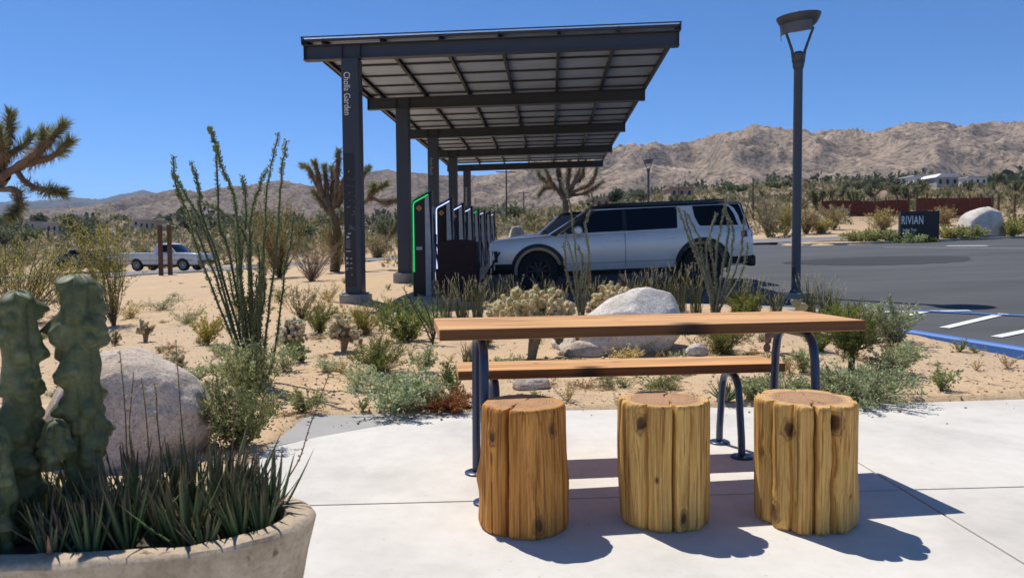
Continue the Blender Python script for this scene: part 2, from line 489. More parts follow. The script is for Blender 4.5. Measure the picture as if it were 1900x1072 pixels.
mark('stall_line', A2, A1, 0.11, WHITE_PAINT); mark('stall_line', B2, B1, 0.11, WHITE_PAINT)
C1, C2 = lotpt(1668, 588), lotpt(1722, 578); mark('stall_line', C1, C2, 0.11, WHITE_PAINT)
D1, D2 = lotpt(1640, 579.5), lotpt(1800, 577); mark('stall_line', D1, D2, 0.13, FADED_PAINT, 0.009)
mark('blue_stall_line', lotpt(1700, 577.5), lotpt(1960, 590), 0.10, BLUE_PAINT, 0.0125)
mark('lane_line', lotpt(1640, 459), lotpt(2200, 464), 0.12, FADED_PAINT)
mark('stop_bar', lotpt(1757, 456.6), lotpt(1832, 456.2), 0.42, WHITE_PAINT, 0.010)
# kerbs
def kerb(name, pts, mat, top=0.13, wd=0.15, drop=0.25):
    P = []
    for a, b in zip(pts[:-1], pts[1:]):
        a, b = np.array(a, float), np.array(b, float); k = max(1, int(np.linalg.norm(b-a)/0.4))
        P += [a + (b-a)*i/k for i in range(k)]
    P.append(np.array(pts[-1], float)); P = np.array(P)
    Tn = np.gradient(P, axis=0); Tn /= np.linalg.norm(Tn, axis=1)[:, None]; Nn = np.stack([-Tn[:, 1], Tn[:, 0]], 1)
    prof = [(-wd/2, -drop), (-wd/2, top-0.02), (-wd/2+0.02, top), (wd/2-0.02, top), (wd/2, top-0.02), (wd/2, -drop)]
    z = lot_h(P[:, 0], P[:, 1]); V = []
    for o, h in prof: V.append(np.concatenate([P + Nn*o, (z+h)[:, None]], 1))
    V = np.stack(V, 1).reshape(-1, 3); k = len(prof)
    T = [(i*k+j, (i+1)*k+j, (i+1)*k+j+1, i*k+j+1) for i in range(len(P)-1) for j in range(k-1)]
    mb = MB(); mb.add(V, T); mb.add([V[i] for i in range(k)], [tuple(range(k))]); mb.add([V[len(V)-k+i] for i in range(k)], [tuple(range(k))])
    return kind(mb.obj(name, mat), 'structure')
kerb('concrete_curb', [(-0.2, 34), (-1.0, 12.4), (1.0, 11.5), (3.2, 10.2), (3.85, 9.3), (4.15, 8.4)], CURBM, 0.11)
kerb('blue_curb', [(4.15, 8.4), (4.62, 6.6), (6.3, 0), (8.4, -8)], BLUE_PAINT, 0.022, 0.11)
kerb('far_curb', [(40, 33.4), (24, 33.2), (14.6, 32.6), (13.2, 33.4), (12.6, 35.6)], CURBM, 0.10)

# ------------------------------------------------------------------ patio
def L1(x): return 3.147 + 0.0561*x
arc = [(-1.32, 4.03), (-1.12, 4.27), (-0.85, 4.50), (-0.55, 4.69), (-0.15, 4.84), (0.35, 4.94)]
g = 0.005
pan = [
  [(-1.32, L1(-1.32)+g)] + arc + [(1.0, 4.97), (1.70-g, 5.01), (1.70-g, L1(1.7)+g)],
  [(1.70+g, L1(1.7)+g), (1.70+g, 5.01), (2.35, 5.06), (4.2, 5.26), (4.2, L1(4.2)+g)],
  [(-1.9, 2.0), (-1.32, 2.2), (-1.32, L1(-1.32)-g), (1.70-g, L1(1.7)-g), (1.70-g, 0.9), (-1.9, 0.9)],
  [(1.70+g, 0.9), (1.70+g, L1(1.7)-g), (4.2, L1(4.2)-g), (4.2, 0.9)],
  [(-3, 0.9-2*g), (1.70-g, 0.9-2*g), (1.70-g, -4), (-3, -4)],
  [(1.70+g, 0.9-2*g), (4.2, 0.9-2*g), (4.2, -4), (1.70+g, -4)]]
mb = MB()
for p in pan: mb.prism(p, -0.16, 0.0, 'z')
kind(mb.obj('patio', CONC, bevel=0.004), 'structure')
mb = MB(); gb = [(-1.335, 4.05)] + [(-1.34, 4.86), (-0.25, 4.92), (0.33, 4.955)] + [(x+0.004, y+0.006) for x, y in arc[::-1][1:-1]]
mb.prism(gb, -0.16, -0.003, 'z'); kind(mb.obj('concrete_apron', CONC2, bevel=0.003), 'structure')
mb = MB(); mb.box((0.6, 0.4, -0.11), (3.75, 8.6, 0.16)); kind(mb.obj('patio_joint_base', CONC_DARK), 'structure')

# ------------------------------------------------------------------ mountains
ROCK = m_rockface(); ROCK_HAZE = m_rockface('haze_tinted_rock', (0.36, 0.40, 0.46)); ROCK_MID = m_rockface('brown_ridge_rock', (0.66, 0.66, 0.67))  # far ranges: blue distance haze put into a darker, cooler rock tone
def hz_at(px):  # image row of the eye-level line
    return 536 - 1400*math.tan(PITCH) - 0.0077*(px-950)
def ridge(name, prof, D0, D1, Dr, rough, seed, foot_z=None, n=420, rows=90, z0=-40, mat=None):
    """a range: prof = ridge line as (pixel x, pixel y); the ridge stands at distance Dr, foot at D0, back at D1"""
    pxs = np.array([p[0] for p in prof], float); pys = np.array([p[1] for p in prof], float)
    u = np.linspace(pxs[0], pxs[-1], n)
    top = np.interp(u, pxs, pys)
    Dn = np.concatenate([np.linspace(D0, Dr, int(rows*0.72)), np.linspace(Dr, D1, rows - int(rows*0.72) + 1)[1:]])
    V = np.zeros((len(Dn), n, 3))
    dirs = np.array([ray(a, b) for a, b in zip(u, top)])
    Hr = CAM_H + dirs[:, 2]*Dr
    for i, D in enumerate(Dn):
        x = dirs[:, 0]*D; y = np.full(n, D)
        base = plane_h(x, y) + z0
        s = (D-D0)/(Dr-D0) if D <= Dr else 1 - 0.8*(D-Dr)/(D1-Dr)
        prof_s = s**0.9 if D <= Dr else s
        env = math.sin(math.pi*min(1, s*0.97))**0.7 if D <= Dr else 0.3
        sc = 1.0/(0.22*(Dr-D0))
        r1 = 1 - 2*np.abs(fbm(x*sc + seed, y*sc*0.7, seed, 3))
        r2 = fbm(x*sc*3.1, y*sc*3.1, seed+5, 4)
        r3 = fbm(x*sc*12, y*sc*12, seed+9, 3)
        z = base*(1-prof_s) + Hr*prof_s + rough*env*(r1*0.95 + r2*0.15 - 0.35) + rough*0.035*r3*min(1, s*4)
        if i == 0: z = base
        V[i] = np.stack([x, y, z], 1)
    m = len(Dn)
    ii = (np.arange(m-1)[:, None]*n + np.arange(n-1)[None, :]).ravel()
    T = np.stack([ii, ii+1, ii+n+1, ii+n], 1)
    return kind(fast_mesh(name, V.reshape(-1, 3), T, mat or ROCK, smooth=True), 'structure')
ridge('mountain_range', [(880, 345), (960, 322), (1040, 300), (1110, 290), (1180, 279), (1245, 286), (1290, 279), (1330, 265), (1400, 247), (1460, 253), (1520, 262), (1580, 257), (1620, 262), (1690, 243), (1740, 240), (1780, 245), (1850, 243), (1900, 237), (1990, 225), (2150, 235), (2400, 260)],
      1500, 4300, 3000, 85, 1.0, rows=110, n=560)
ridge('rocky_ridge', [(40, 408), (110, 400), (170, 392), (230, 379), (300, 363), (330, 360), (400, 353), (455, 352), (500, 342), (525, 335), (545, 343), (575, 352), (610, 345), (650, 334), (690, 321), (720, 317), (745, 326), (775, 325), (830, 328), (900, 330), (1000, 332), (1150, 345), (1300, 370)],
      1700, 4600, 3300, 55, 4.0, rows=90, mat=ROCK_MID)
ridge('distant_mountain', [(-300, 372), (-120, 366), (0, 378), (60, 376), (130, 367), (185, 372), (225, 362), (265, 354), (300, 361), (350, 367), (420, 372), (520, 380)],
      7000, 13000, 10000, 120, 7.0, n=260, rows=60, z0=-60, mat=ROCK_HAZE)
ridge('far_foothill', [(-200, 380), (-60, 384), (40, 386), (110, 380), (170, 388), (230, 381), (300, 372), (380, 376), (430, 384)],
      5500, 8200, 6800, 65, 9.0, n=220, rows=50, z0=-50, mat=ROCK_HAZE)
# ------------------------------------------------------------------ canopy over the charging bays
STEEL = simple('slate_steel', (0.036, 0.044, 0.058), 0.42, 0.0, 0.10, 3.0, 0.05, 40)
STEEL_DK = simple('black_steel', (0.018, 0.020, 0.024), 0.5)
DECK = simple('galvanised_deck', (0.46, 0.57, 0.76), 0.5, 0.1, 0.10, 2.0)
RAIL = simple('rail_steel', (0.05, 0.052, 0.058), 0.5)
WHITE_INK = simple('white_lettering', (0.72, 0.74, 0.76), 0.6)
GREY_INK = simple('grey_print', (0.30, 0.32, 0.35), 0.6)
PANEL_BLK = simple('black_print_panel', (0.012, 0.014, 0.018), 0.4)
PIER = m_concrete('pier_concrete', (0.33, 0.31, 0.285), 0.2)
CY = -math.radians(2.9)
can = thing('solar_canopy', 'long dark steel solar canopy on a row of posts over the charging bays', 'canopy', (-2.80, 13.5, 0), CY)
NB, SP = 5, 4.65
RT = 0.018      # slope of the roof towards the drive
X0, X1 = -0.84, 5.72
def cz(x): return 4.425 + RT * (x + 0.92)
VF = Matrix.Rotation(math.radians(90), 3, 'X')
VDOWN = (VF @ Matrix.Rotation(math.radians(-90), 3, 'Z')).to_euler()
can_m = Matrix.Translation((-2.80, 13.5, 0)) @ Matrix.Rotation(CY, 4, 'Z')
for i in range(NB):
    y = SP * i
    wp = can_m @ Vector((0, y, 0))
    gl = gz(wp.x, wp.y)
    pt_z = 0.315 if i == 0 else gl + 0.23
    mb = MB(); mb.lathe([(0.02, gl-0.4), (0.29, gl-0.4), (0.29, pt_z-0.012), (0.278, pt_z), (0.02, pt_z)], 40, (0, y, 0))
    mb.obj('concrete_pier', PIER, can, 40)
    mb = MB(); zt = cz(0)
    mb.box((0, y, (pt_z+zt)/2 + 0.004), (0.30, 0.30, zt-pt_z-0.002)); 
    post = mb.obj('post', STEEL, can, bevel=0.012)
    bp = MB(); bp.box((0, y, pt_z+0.012), (0.40, 0.40, 0.02)); bp.obj('base_plate', STEEL, post, bevel=0.004)
    if i == 0:
        mb = MB(); mb.box((-0.045, y-0.153, 1.62), (0.19, 0.006, 2.35)); mb.obj('print_panel', PANEL_BLK, post)
        text_mesh('lettering', 'Cholla Garden', 0.158, WHITE_INK, post, (-0.055, y-0.156, 4.20), VDOWN, 0.003, sx=0.80)
        rr = random.Random(5)
        # line drawings and little rows of print on the lower panel
        mb = MB()
        for (px0, zz0, w_, n_) in ((-0.12, 2.25, 0.15, 5), (-0.11, 2.0, 0.15, 4), (-0.10, 1.78, 0.14, 9), (-0.09, 1.52, 0.10, 7)):
            for q in range(n_):
                a = rr.uniform(-0.6, 0.6); L = rr.uniform(0.03, 0.08)
                cx_, cz_ = px0 + rr.uniform(0, w_), zz0 + rr.uniform(-0.07, 0.08)
                p0 = np.array([cx_, y-0.158, cz_]); dv = np.array([math.cos(a)*L, 0, math.sin(a)*L])
                mb.tube([p0, p0 + dv*0.5 + np.array([0, 0, rr.uniform(-.01, .02)]), p0 + dv], 0.0022, 4)
        mb.obj('line_drawing', GREY_INK, post)
        mb = MB()
        for zz0, w_ in ((1.335, 0.055), (1.315, 0.05)): mb.box((-0.11+w_/2, y-0.158, zz0), (w_, 0.003, 0.012))
        mb.box((-0.055, y-0.158, 1.385), (0.055, 0.003, 0.014))
        mb.box((-0.075, y-0.158, 1.075), (0.085, 0.003, 0.010))
        for k in range(3):
            zc = 0.94 - 0.085*k
            for q in range(9): mb.box((-0.125 + 0.0075*(q % 5) + rr.uniform(0, .012), y-0.158, zc + rr.uniform(-.028, .028)), (rr.uniform(.006, .018), 0.003, rr.uniform(.006, .016)))
            mb.box((-0.03, y-0.158, zc+0.005), (0.035, 0.003, 0.009))
        mb.box((-0.02, y-0.158, 0.66), (0.012, 0.003, 0.014)); mb.box((-0.045, y-0.158, 2.47), (0.016, 0.003, 0.016))
        mb.obj('print', WHITE_INK, post)
        mb = MB()
        for k in range(8): mb.box((-0.075 + rr.uniform(-.01, .0), y-0.158, 1.27 - 0.019*k), (rr.uniform(.07, .09), 0.003, 0.005))
        mb.obj('fine_print', GREY_INK, post)
    if i == 2:
        text_mesh('lettering', 'Arch Rock', 0.15, GREY_INK, post, (-0.04, y-0.156, 3.86), VDOWN, 0.003, sx=0.80)
    if i == 4:
        mb = MB(); rr = random.Random(9)
        for k in range(11): mb.box((-0.03, y-0.158, 3.72 - 0.072*k), (rr.uniform(.07, .11), 0.003, 0.045))
        mb.obj('lettering', GREY_INK, post)
    # I-beam across the bay
    h, fw, tf, tw = 0.262, 0.17, 0.016, 0.012
    sec = [(-fw/2, 0), (fw/2, 0), (fw/2, tf), (tw/2, tf), (tw/2, h-tf), (fw/2, h-tf), (fw/2, h), (-fw/2, h), (-fw/2, h-tf), (-tw/2, h-tf), (-tw/2, tf), (-fw/2, tf)]
    mb = MB()
    v = [(X0, y+a, cz(X0)+b+0.006) for a, b in sec] + [(X1, y+a, cz(X1)+b+0.006) for a, b in sec]
    n_ = len(sec); f = [tuple(range(n_))[::-1], tuple(range(n_, 2*n_))] + [(k, (k+1) % n_, n_+(k+1) % n_, n_+k) for k in range(n_)]
    mb.add(v, f)
    for xx in (X0+0.012, -0.16, 0.16, X1-0.012): mb.box((xx, y, cz(xx)+0.006+h/2), (0.012, fw-0.008, h-2*tf-0.003))
    mb.obj('beam', STEEL, can, bevel=0.002)
YA, YB = -0.11, SP*(NB-1) + 0.25
nP = 8
for k in range(nP):
    x = X0 + 0.03 + (X1-X0-0.06) * (0 if k == 0 else (0.28 + (k-1)*0.925)/(0.28 + 6*0.925))
    zb = cz(x) + 0.272
    mb = MB(); t = 0.006; hh = 0.088
    mb.box((x, (YA+YB)/2, zb+hh/2), (t, YB-YA, hh))
    mb.box((x+0.03, (YA+YB)/2, zb+t/2), (0.054, YB-YA, t)); mb.box((x+0.03, (YA+YB)/2, zb+hh-t/2), (0.054, YB-YA, t))
    mb.obj('purlin', STEEL, can)
# rails and the ribbed deck above them
mb = MB(); k = 0
yy = YA + 0.04
while yy < YB:
    zc = cz((X0+X1)/2) + 0.272 + 0.088
    mb.box(((X0+X1)/2, yy, zc - 0.02), (X1-X0-0.02, 0.045, 0.034), Matrix.Rotation(-RT, 3, 'Y')); yy += SP/5
mb.obj('rail', RAIL, can)
pit = 0.155
prof = []
yk = YA
while yk < YB - pit:
    prof += [(yk, 0.0), (yk+0.085, 0.0), (yk+0.105, 0.032), (yk+0.135, 0.032)]; yk += pit
V = []; 
zd = 0.272 + 0.088 + 0.004
for (yy, zz) in prof:
    V.append((X0+0.004, yy, cz(X0)+zd+zz)); V.append((X1-0.004, yy, cz(X1)+zd+zz))
T = [(2*i, 2*i+1, 2*i+3, 2*i+2) for i in range(len(prof)-1)]
fast_mesh('deck', V, T, DECK, parent=can)
for xx, w_ in ((X0-0.012, 0.02), (X1+0.012, 0.02)):
    mb = MB(); mb.box((xx, (YA+YB)/2, cz(xx)+0.272+0.064), (w_, YB-YA+0.02, 0.136)); mb.obj('edge_trim', STEEL, can, bevel=0.003)
mb = MB(); mb.box(((X0+X1)/2, YA-0.012, cz((X0+X1)/2)+zd+0.028), (X1-X0+0.05, 0.02, 0.02), Matrix.Rotation(-RT, 3, 'Y')); mb.obj('edge_trim', STEEL, can)
# solar modules over the deck
PV = simple('solar_glass', (0.008, 0.010, 0.02), 0.12)
mb = MB()
for a in range(9):
    for b_ in range(5):
        mb.box((X0+1.0+b_*1.13, YA+1.6+a*2.02, cz(X0+1.0+b_*1.13)+zd+0.062), (1.11, 1.99, 0.03), Matrix.Rotation(-RT, 3, 'Y'))
mb.obj('solar_panel', PV, can)

# ------------------------------------------------------------------ chargers
BLK = simple('black_gloss', (0.006, 0.007, 0.009), 0.3, spec=0.3); GRY = simple('charger_grey', (0.36, 0.38, 0.41), 0.5)
ORG = simple('orange_sticker', (0.55, 0.20, 0.03), 0.5); RUB = simple('cable_rubber', (0.012, 0.012, 0.013), 0.6)
LEDS = {'green': emis('green_light', (0.02, 0.62, 0.16), 1.0), 'white': emis('white_light', (0.55, 0.64, 0.98), 1.5), 'off': simple('dim_light', (0.12, 0.10, 0.14), 0.4)}
GRNEDGE = {'green': emis('green_edge', (0.0, 0.16, 0.03), 0.35), 'white': emis('blue_edge', (0.015, 0.03, 0.13), 0.3), 'off': BLK}
def charger(i, led, lab):
    D = [14.0, 15.95, 18.0, 20.1, 22.3, 24.6, 26.9, 29.2][i]
    px = [786, 826, 849, 866, 879, 891, 902, 910][i]
    topy = [352, 365, 374.5, 381, 386, 389, 391, 393][i]
    P = pt(px, topy, D); H = 2.06; z0 = P.z - H
    t = thing('charging_station', lab, 'charging station', (P.x, D, z0), CY, 'charging stations under the canopy')
    def outline(x0, x1, o=0.0):
        zl, zr = 1.85, 1.85 + 0.20*(x1-x0)/0.37
        r = 0.05
        return [(x0+o, 0.0), (x1-o, 0.0), (x1-o, zr-o), (x0+r, zl+0.03-o), (x0+r*0.3+o, zl-0.0-o*0.5), (x0+o, zl-r)]
    mb = MB(); mb.prism(outline(-0.185, 0.175), -0.20, 0.06, 'y'); mb.obj('housing', BLK, t, bevel=0.012)
    mb = MB(); mb.prism([(0.055, 0.03), (0.150, 0.03), (0.165, 0.9), (0.125, 1.93), (0.055, 1.90)], -0.225, -0.203, 'y'); mb.obj('front_panel', GRY, t, bevel=0.006)
    mb = MB(); mb.prism([(-0.19, 0.05), (0.05, 0.05), (0.05, 1.75), (-0.19, 1.75)], 0.178, 0.188, 'x'); mb.obj('side_panel', GRY, t, bevel=0.004)
    pth = [(-0.160, -0.207, 0.55), (-0.160, -0.207, 1.2), (-0.160, -0.207, 1.76), (-0.152, -0.207, 1.80), (-0.128, -0.207, 1.825), (0.04, -0.207, 1.913), (0.115, -0.207, 1.955)]
    mb = MB(); mb.tube(pth, 0.0105, 8); mb.obj('light_strip', LEDS[led], t, 60)
    pth2 = [(-0.182, -0.206, 0.3), (-0.182, -0.206, 1.80), (-0.160, -0.206, 1.85), (-0.12, -0.206, 1.88), (0.17, -0.206, 2.035)]
    mb = MB(); mb.tube(pth2, 0.008, 6); mb.obj('lit_edge', GRNEDGE[led], t, 60)
    mb = MB(); c = (-0.055, 1.71); q = 0.058
    mb.prism([(c[0]-q, c[1]), (c[0], c[1]-q), (c[0]+q, c[1]), (c[0], c[1]+q)], -0.206, -0.202, 'y'); st = mb.obj('sticker', ORG, t)
    mb = MB(); mb.box((c[0], -0.207, c[1]), (0.010, 0.002, 0.05)); mb.box((c[0], -0.207, c[1]+0.02), (0.028, 0.002, 0.010)); mb.obj('sticker_mark', BLK, st)
    mb = MB(); mb.box((-0.06, -0.205, 0.98), (0.11, 0.006, 0.06)); mb.lathe([(0.0, 0), (0.022, 0), (0.022, 0.012), (0.0, 0.012)], 12, (0, 0, 0)) if False else None
    mb.obj('card_reader', GRY, t, bevel=0.004)
    mb = MB(); mb.box((0.0, 0.02, 0.03), (0.62, 0.66, 0.10)); mb.obj('base', PIER, t, bevel=0.01)
    # cable hanging on the side that faces the bay
    cab = [(0.18, -0.10, 1.62), (0.205, -0.13, 1.45), (0.23, -0.15, 1.1), (0.26, -0.13, 0.75), (0.31, -0.08, 0.45), (0.34, -0.02, 0.40), (0.32, 0.02, 0.6), (0.25, 0.03, 0.95), (0.205, 0.02, 1.12)]
    mb = MB(); mb.tube(smooth_path(cab, 5), 0.012, 8); mb.obj('cable', RUB, t, 60)
    mb = MB(); mb.box((0.205, 0.02, 1.16), (0.05, 0.06, 0.16)); mb.obj('plug', BLK, t, bevel=0.01)
    return t
def smooth_path(p, k=4):
    p = np.asarray(p, float); out = []
    q = np.concatenate([[2*p[0]-p[1]], p, [2*p[-1]-p[-2]]])
    for i in range(1, len(q)-2):
        for t in np.linspace(0, 1, k, endpoint=False):
            a, b, c, d = q[i-1], q[i], q[i+1], q[i+2]
            out.append(0.5*((2*b) + (-a+c)*t + (2*a-5*b+4*c-d)*t*t + (-a+3*b-3*c+d)*t**3))
    out.append(p[-1]); return np.array(out)
labs = ['black charging station with green light strip, nearest to the concrete patio', 'black charging station with white strip, next behind the nearest green-lit one',
        'black charging station with white strip, third in its row from the patio', 'black charging station with white strip, just before the second green-lit one',
        'black charging station with green light strip, fifth in its row', 'black charging station with white strip, just behind the second green-lit one',
        'black charging station with unlit strip, second from the far end', 'black charging station with white strip at the far end of the row']
for i, (led, lab) in enumerate(zip(['green', 'white', 'white', 'white', 'green', 'white', 'off', 'white'], labs)): charger(i, led, lab)
# dark red cabinet before the second charger
MAR = simple('maroon_paint', (0.020, 0.007, 0.008), 0.5, spec=0.25)
P = pt(853.5, 560, 13.5)
t = thing('utility_cabinet', 'dark maroon utility cabinet standing before the charging stations', 'cabinet', (P.x, 13.5, 0.12), CY)
mb = MB(); prof = [(-0.34, 0), (0.34, 0), (0.34, 1.09)] + [(0.34*math.cos(a)*0.98, 1.09 + 0.055*math.sin(a)) for a in np.linspace(0.1, math.pi-0.1, 12)] + [(-0.34, 1.09)]
mb.prism(prof, -0.22, 0.22, 'y'); mb.obj('housing', MAR, t, bevel=0.012)
mb = MB(); mb.box((0, -0.226, 0.55), (0.60, 0.008, 0.96)); dr = mb.obj('door', MAR, t, bevel=0.004)
mb = MB(); mb.box((0.25, -0.236, 0.6), (0.02, 0.02, 0.11)); mb.obj('handle', BLK, dr, bevel=0.004)
mb = MB(); mb.box((0, 0, -0.05), (0.78, 0.54, 0.12)); mb.obj('base', PIER, t, bevel=0.01)

# ------------------------------------------------------------------ street lamps
LAMPM = simple('lamp_grey', (0.060, 0.070, 0.082), 0.42, 0.0, 0.08, 4.0, 0.04, 60)
LAMPIN = simple('lamp_inner', (0.10, 0.11, 0.12), 0.4); LENS = simple('lamp_lens', (0.6, 0.62, 0.62), 0.2)
def lamp(lab, loc, H, base_h):
    t = thing('street_lamp', lab, 'street lamp', loc, 0, 'street lamps of the parking lot')
    mb = MB(); mb.box((0, 0, base_h/2-0.2), (0.42, 0.42, base_h+0.4)); mb.obj('base', PIER, t, bevel=0.015)
    ph = H - 0.82
    mb = MB(); mb.lathe([(0.01, base_h), (0.095, base_h), (0.095, base_h+0.03), (0.071, base_h+0.05), (0.068, ph-0.05), (0.068, ph)], 28); pole = mb.obj('pole', LAMPM, t, 40)
    mb = MB(); mb.box((-0.05, -0.055, base_h+0.33), (0.075, 0.02, 0.17)); mb.obj('access_cover', STEEL_DK, pole, bevel=0.02)
    mb = MB(); mb.lathe([(0.01, ph-0.06), (0.073, ph-0.06), (0.085, ph-0.03), (0.088, ph+0.02), (0.080, ph+0.05), (0.088, ph+0.06), (0.092, ph+0.16), (0.06, ph+0.20), (0.01, ph+0.205)], 28); mb.obj('collar', LAMPM, t, 40)
    R = Matrix.Rotation(math.radians(-5), 3, 'Y') @ Matrix.Rotation(math.radians(3), 3, 'X')
    for sx in (-1, 1):
        mb = MB(); mb.tube([(sx*0.075, 0, ph+0.03), (sx*0.10, 0, ph+0.22), (sx*0.185, 0.0, ph+0.46), (sx*0.23, 0, ph+0.58)], [0.024, 0.022, 0.02, 0.02], 10); mb.obj('arm', LAMPM, t, 60)
    # tilted round hood with a half skirt
    def tl(mb):
        for k in range(len(mb.V)): mb.V[k] = mb.V[k] @ np.array(R).T + np.array([0, 0, ph+0.66])
        return mb
    mb = MB(); mb.lathe([(0.01, -0.10), (0.20, -0.095), (0.262, -0.05), (0.31, 0.02), (0.335, 0.08), (0.333, 0.095), (0.22, 0.107), (0.01, 0.115)], 48); tl(mb).obj('hood', LAMPM, t, 45)
    mb = MB(); a = np.linspace(math.radians(160), math.radians(292), 29); v = []; f = []
    for q in a:
        zl = -0.185 - (0.075 if abs(q - a[1]) < 0.06 or q == a[0] else 0)
        for r_, z_ in ((0.286, -0.03), (0.280, zl), (0.272, zl), (0.276, -0.03)): v.append((r_*math.cos(q), r_*math.sin(q), z_))
    for k in range(len(a)-1):
        for j in range(4): f.append((k*4+j, k*4+(j+1) % 4, (k+1)*4+(j+1) % 4, (k+1)*4+j))
    f += [(0, 1, 2, 3), tuple(len(v)-4+j for j in range(4))[::-1]]
    mb.add(v, f); tl(mb).obj('shield', LAMPIN, t, 40)
    mb = MB(); mb.lathe([(0.01, -0.12), (0.17, -0.118), (0.19, -0.102), (0.01, -0.1005)], 32); tl(mb).obj('lens', LENS, t, 40)
    mb = MB(); mb.lathe([(0.005, 0.11), (0.028, 0.112), (0.026, 0.16), (0.018, 0.175), (0.005, 0.178)], 14); tl(mb).obj('light_sensor', LENS, t, 40)
    return t
P = pt(1476.5, 560, 12.0); g_ = gz(P.x, 12.0)
P = Vector((P.x, 12.0, g_))
b1 = pt(1477, 543, 12.0).z - g_
lamp('tall grey street lamp on a square base beside the open asphalt', (P.x, P.y, g_), pt(1480, 22, 12.0).z - g_, max(0.12, b1))
P = pt(1203, 385, 47.0); g2 = gz(P.x, 47.0)
lamp('small far street lamp seen above the silver vehicle roof', (P.x, 47.0, g2), pt(1203, 294, 47.0).z - g2, 0.3)

# ------------------------------------------------------------------ entrance sign
BRIGHT = simple('sign_letter_white', (0.85, 0.86, 0.86), 0.5)
SB = simple('sign_black', (0.022, 0.021, 0.021), 0.55)
SD = 32.6
P = pt(1705, 392, SD); PB = gz(P.x, SD)
sgn = thing('entrance_sign', 'black block entrance sign with white letters beside the road', 'sign', (P.x, SD, PB), math.radians(-9))
SH = P.z - PB
mb = MB(); mb.box((0, 0, SH/2-0.1), (1.55, 0.30, SH+0.2)); mb.obj('slab', SB, sgn, bevel=0.01)
text_mesh('lettering', 'RIVIAN', 0.50, BRIGHT, sgn, (-0.755, -0.156, SH-0.40), VF.to_euler(), 0.012, sx=0.52, space=1.12)
text_mesh('lettering', 'Joshua Tree', 0.17, BRIGHT, sgn, (-0.69, -0.154, SH-0.80), VF.to_euler(), 0.008, sx=0.66)

# ------------------------------------------------------------------ rusted posts, power poles, fence
RUST = simple('rusted_steel', (0.10, 0.050, 0.028), 0.8, 0.0, 0.35, 5.0, 0.2, 50)
POLEW = simple('pole_wood', (0.12, 0.085, 0.06), 0.9, 0, 0.2)
for (a, b, lab) in ((299, 508, 'rusty square post beside the road, nearer the dark parked car'), (316, 506, 'rusty square post beside the road, nearer the pickup hood')):
    D = 37.0; P = pt(a, b, D); g_ = gz(P.x, D); h = pt(a, 418, D).z - g_
    mb = MB(); mb.box((0, 0, h/2-0.1), (0.17, 0.17, h+0.2)); mb.box((0, 0, h+0.008), (0.19, 0.19, 0.014))
    tag(mb.obj('steel_post', RUST, loc=(P.x, D, g_), bevel=0.006), lab, 'post', 'rusty posts by the road')
for (px, ty, D, arm, lab) in ((940, 314, 130, 2.2, 'wooden power pole with crossarm behind the chargers, the taller one'), (972, 354, 170, 1.6, 'short wooden power pole beside the taller crossarm pole'),
        (1259, 340, 190, 1.2, 'slender pole rising from scrub behind the silver vehicle roof'), (1397, 330, 75, 0, 'thin bare pole standing in scrub left of the street lamp'),
        (88, 420, 160, 1.5, 'thin dark pole among the houses down the valley')):
    P = pt(px, 400, D); g_ = gz(P.x, D); h = pt(px, ty, D).z - g_
    t = thing('utility_pole', lab, 'utility pole', (P.x, D, g_), 0.15, 'power poles in the scrub')
    mb = MB(); mb.tube([(0, 0, -0.5), (0, 0, h*0.5), (0, 0, h)], [0.17, 0.14, 0.11] if arm else [0.09, 0.08, 0.06], 8); mb.obj('pole', POLEW, t, 60)
    if arm:
        mb = MB(); mb.box((0, -0.15, h-0.5), (arm*1.6, 0.12, 0.14)); mb.obj('crossarm', POLEW, t)
FENCE_D = 58.0
def fence(lab, p0, p1, D0, D1, h, n):
    a = pt(p0, 400, D0); b = pt(p1, 400, D1)
    t = thing('panel_fence', lab, 'fence', (a.x, D0, gz(a.x, D0)))
    red = simple('red_screen', (0.115, 0.030, 0.020), 0.85, 0, 0.25, 0.8)
    base = Vector((a.x, D0, gz(a.x, D0)))
    for i in range(n):
        f0, f1 = i/n, (i+1)/n
        q0 = Vector((a.x+(b.x-a.x)*f0, D0+(D1-D0)*f0, 0)); q1 = Vector((a.x+(b.x-a.x)*f1, D0+(D1-D0)*f1, 0))
        z0, z1 = gz(q0.x, q0.y), gz(q1.x, q1.y)
        d = (q1-q0).normalized(); nn = Vector((-d.y, d.x, 0))*0.02
        v = []
        for q, z in ((q0, z0), (q1, z1)):
            for s_ in (-1, 1):
                for zz in (-0.2, h): v.append(tuple(q + nn*s_ + Vector((0, 0, z+zz)) - base))
        mb = MB(); mb.add(v, [(0,1,5,4), (2,6,7,3), (0,4,6,2), (1,3,7,5), (0,2,3,1), (4,5,7,6)]); mb.obj('panel', red, t)
        mb = MB(); mb.box(tuple(q0 + Vector((0, 0, z0+h/2+0.1)) - base), (0.11, 0.13, h+0.4)); mb.obj('post', RUST, t)
    mb = MB(); mb.box(tuple(b + Vector((0, 0, gz(b.x, D1)-b.z+h/2)) - base), (0.13, 0.15, h+0.3)); mb.obj('post', RUST, t)
fence('long low rusty red panel fence beyond the entrance sign', 1700, 1840, 60, 57, 1.5, 7)
fence('rusty red panel fence behind the small yucca trees', 1525, 1685, 66, 62, 1.3, 8)
for px, lab in ((1852, 'bare fence post just right of the red fence'), (1882, 'bare fence post farther right of the red fence, above the pale boulder')):
    P = pt(px, 400, 57); g_ = gz(P.x, 57)
    mb = MB(); mb.box((0, 0, 0.75), (0.12, 0.12, 1.9)); tag(mb.obj('fence_post', RUST, loc=(P.x, 57, g_)), lab, 'fence post', 'bare fence posts')
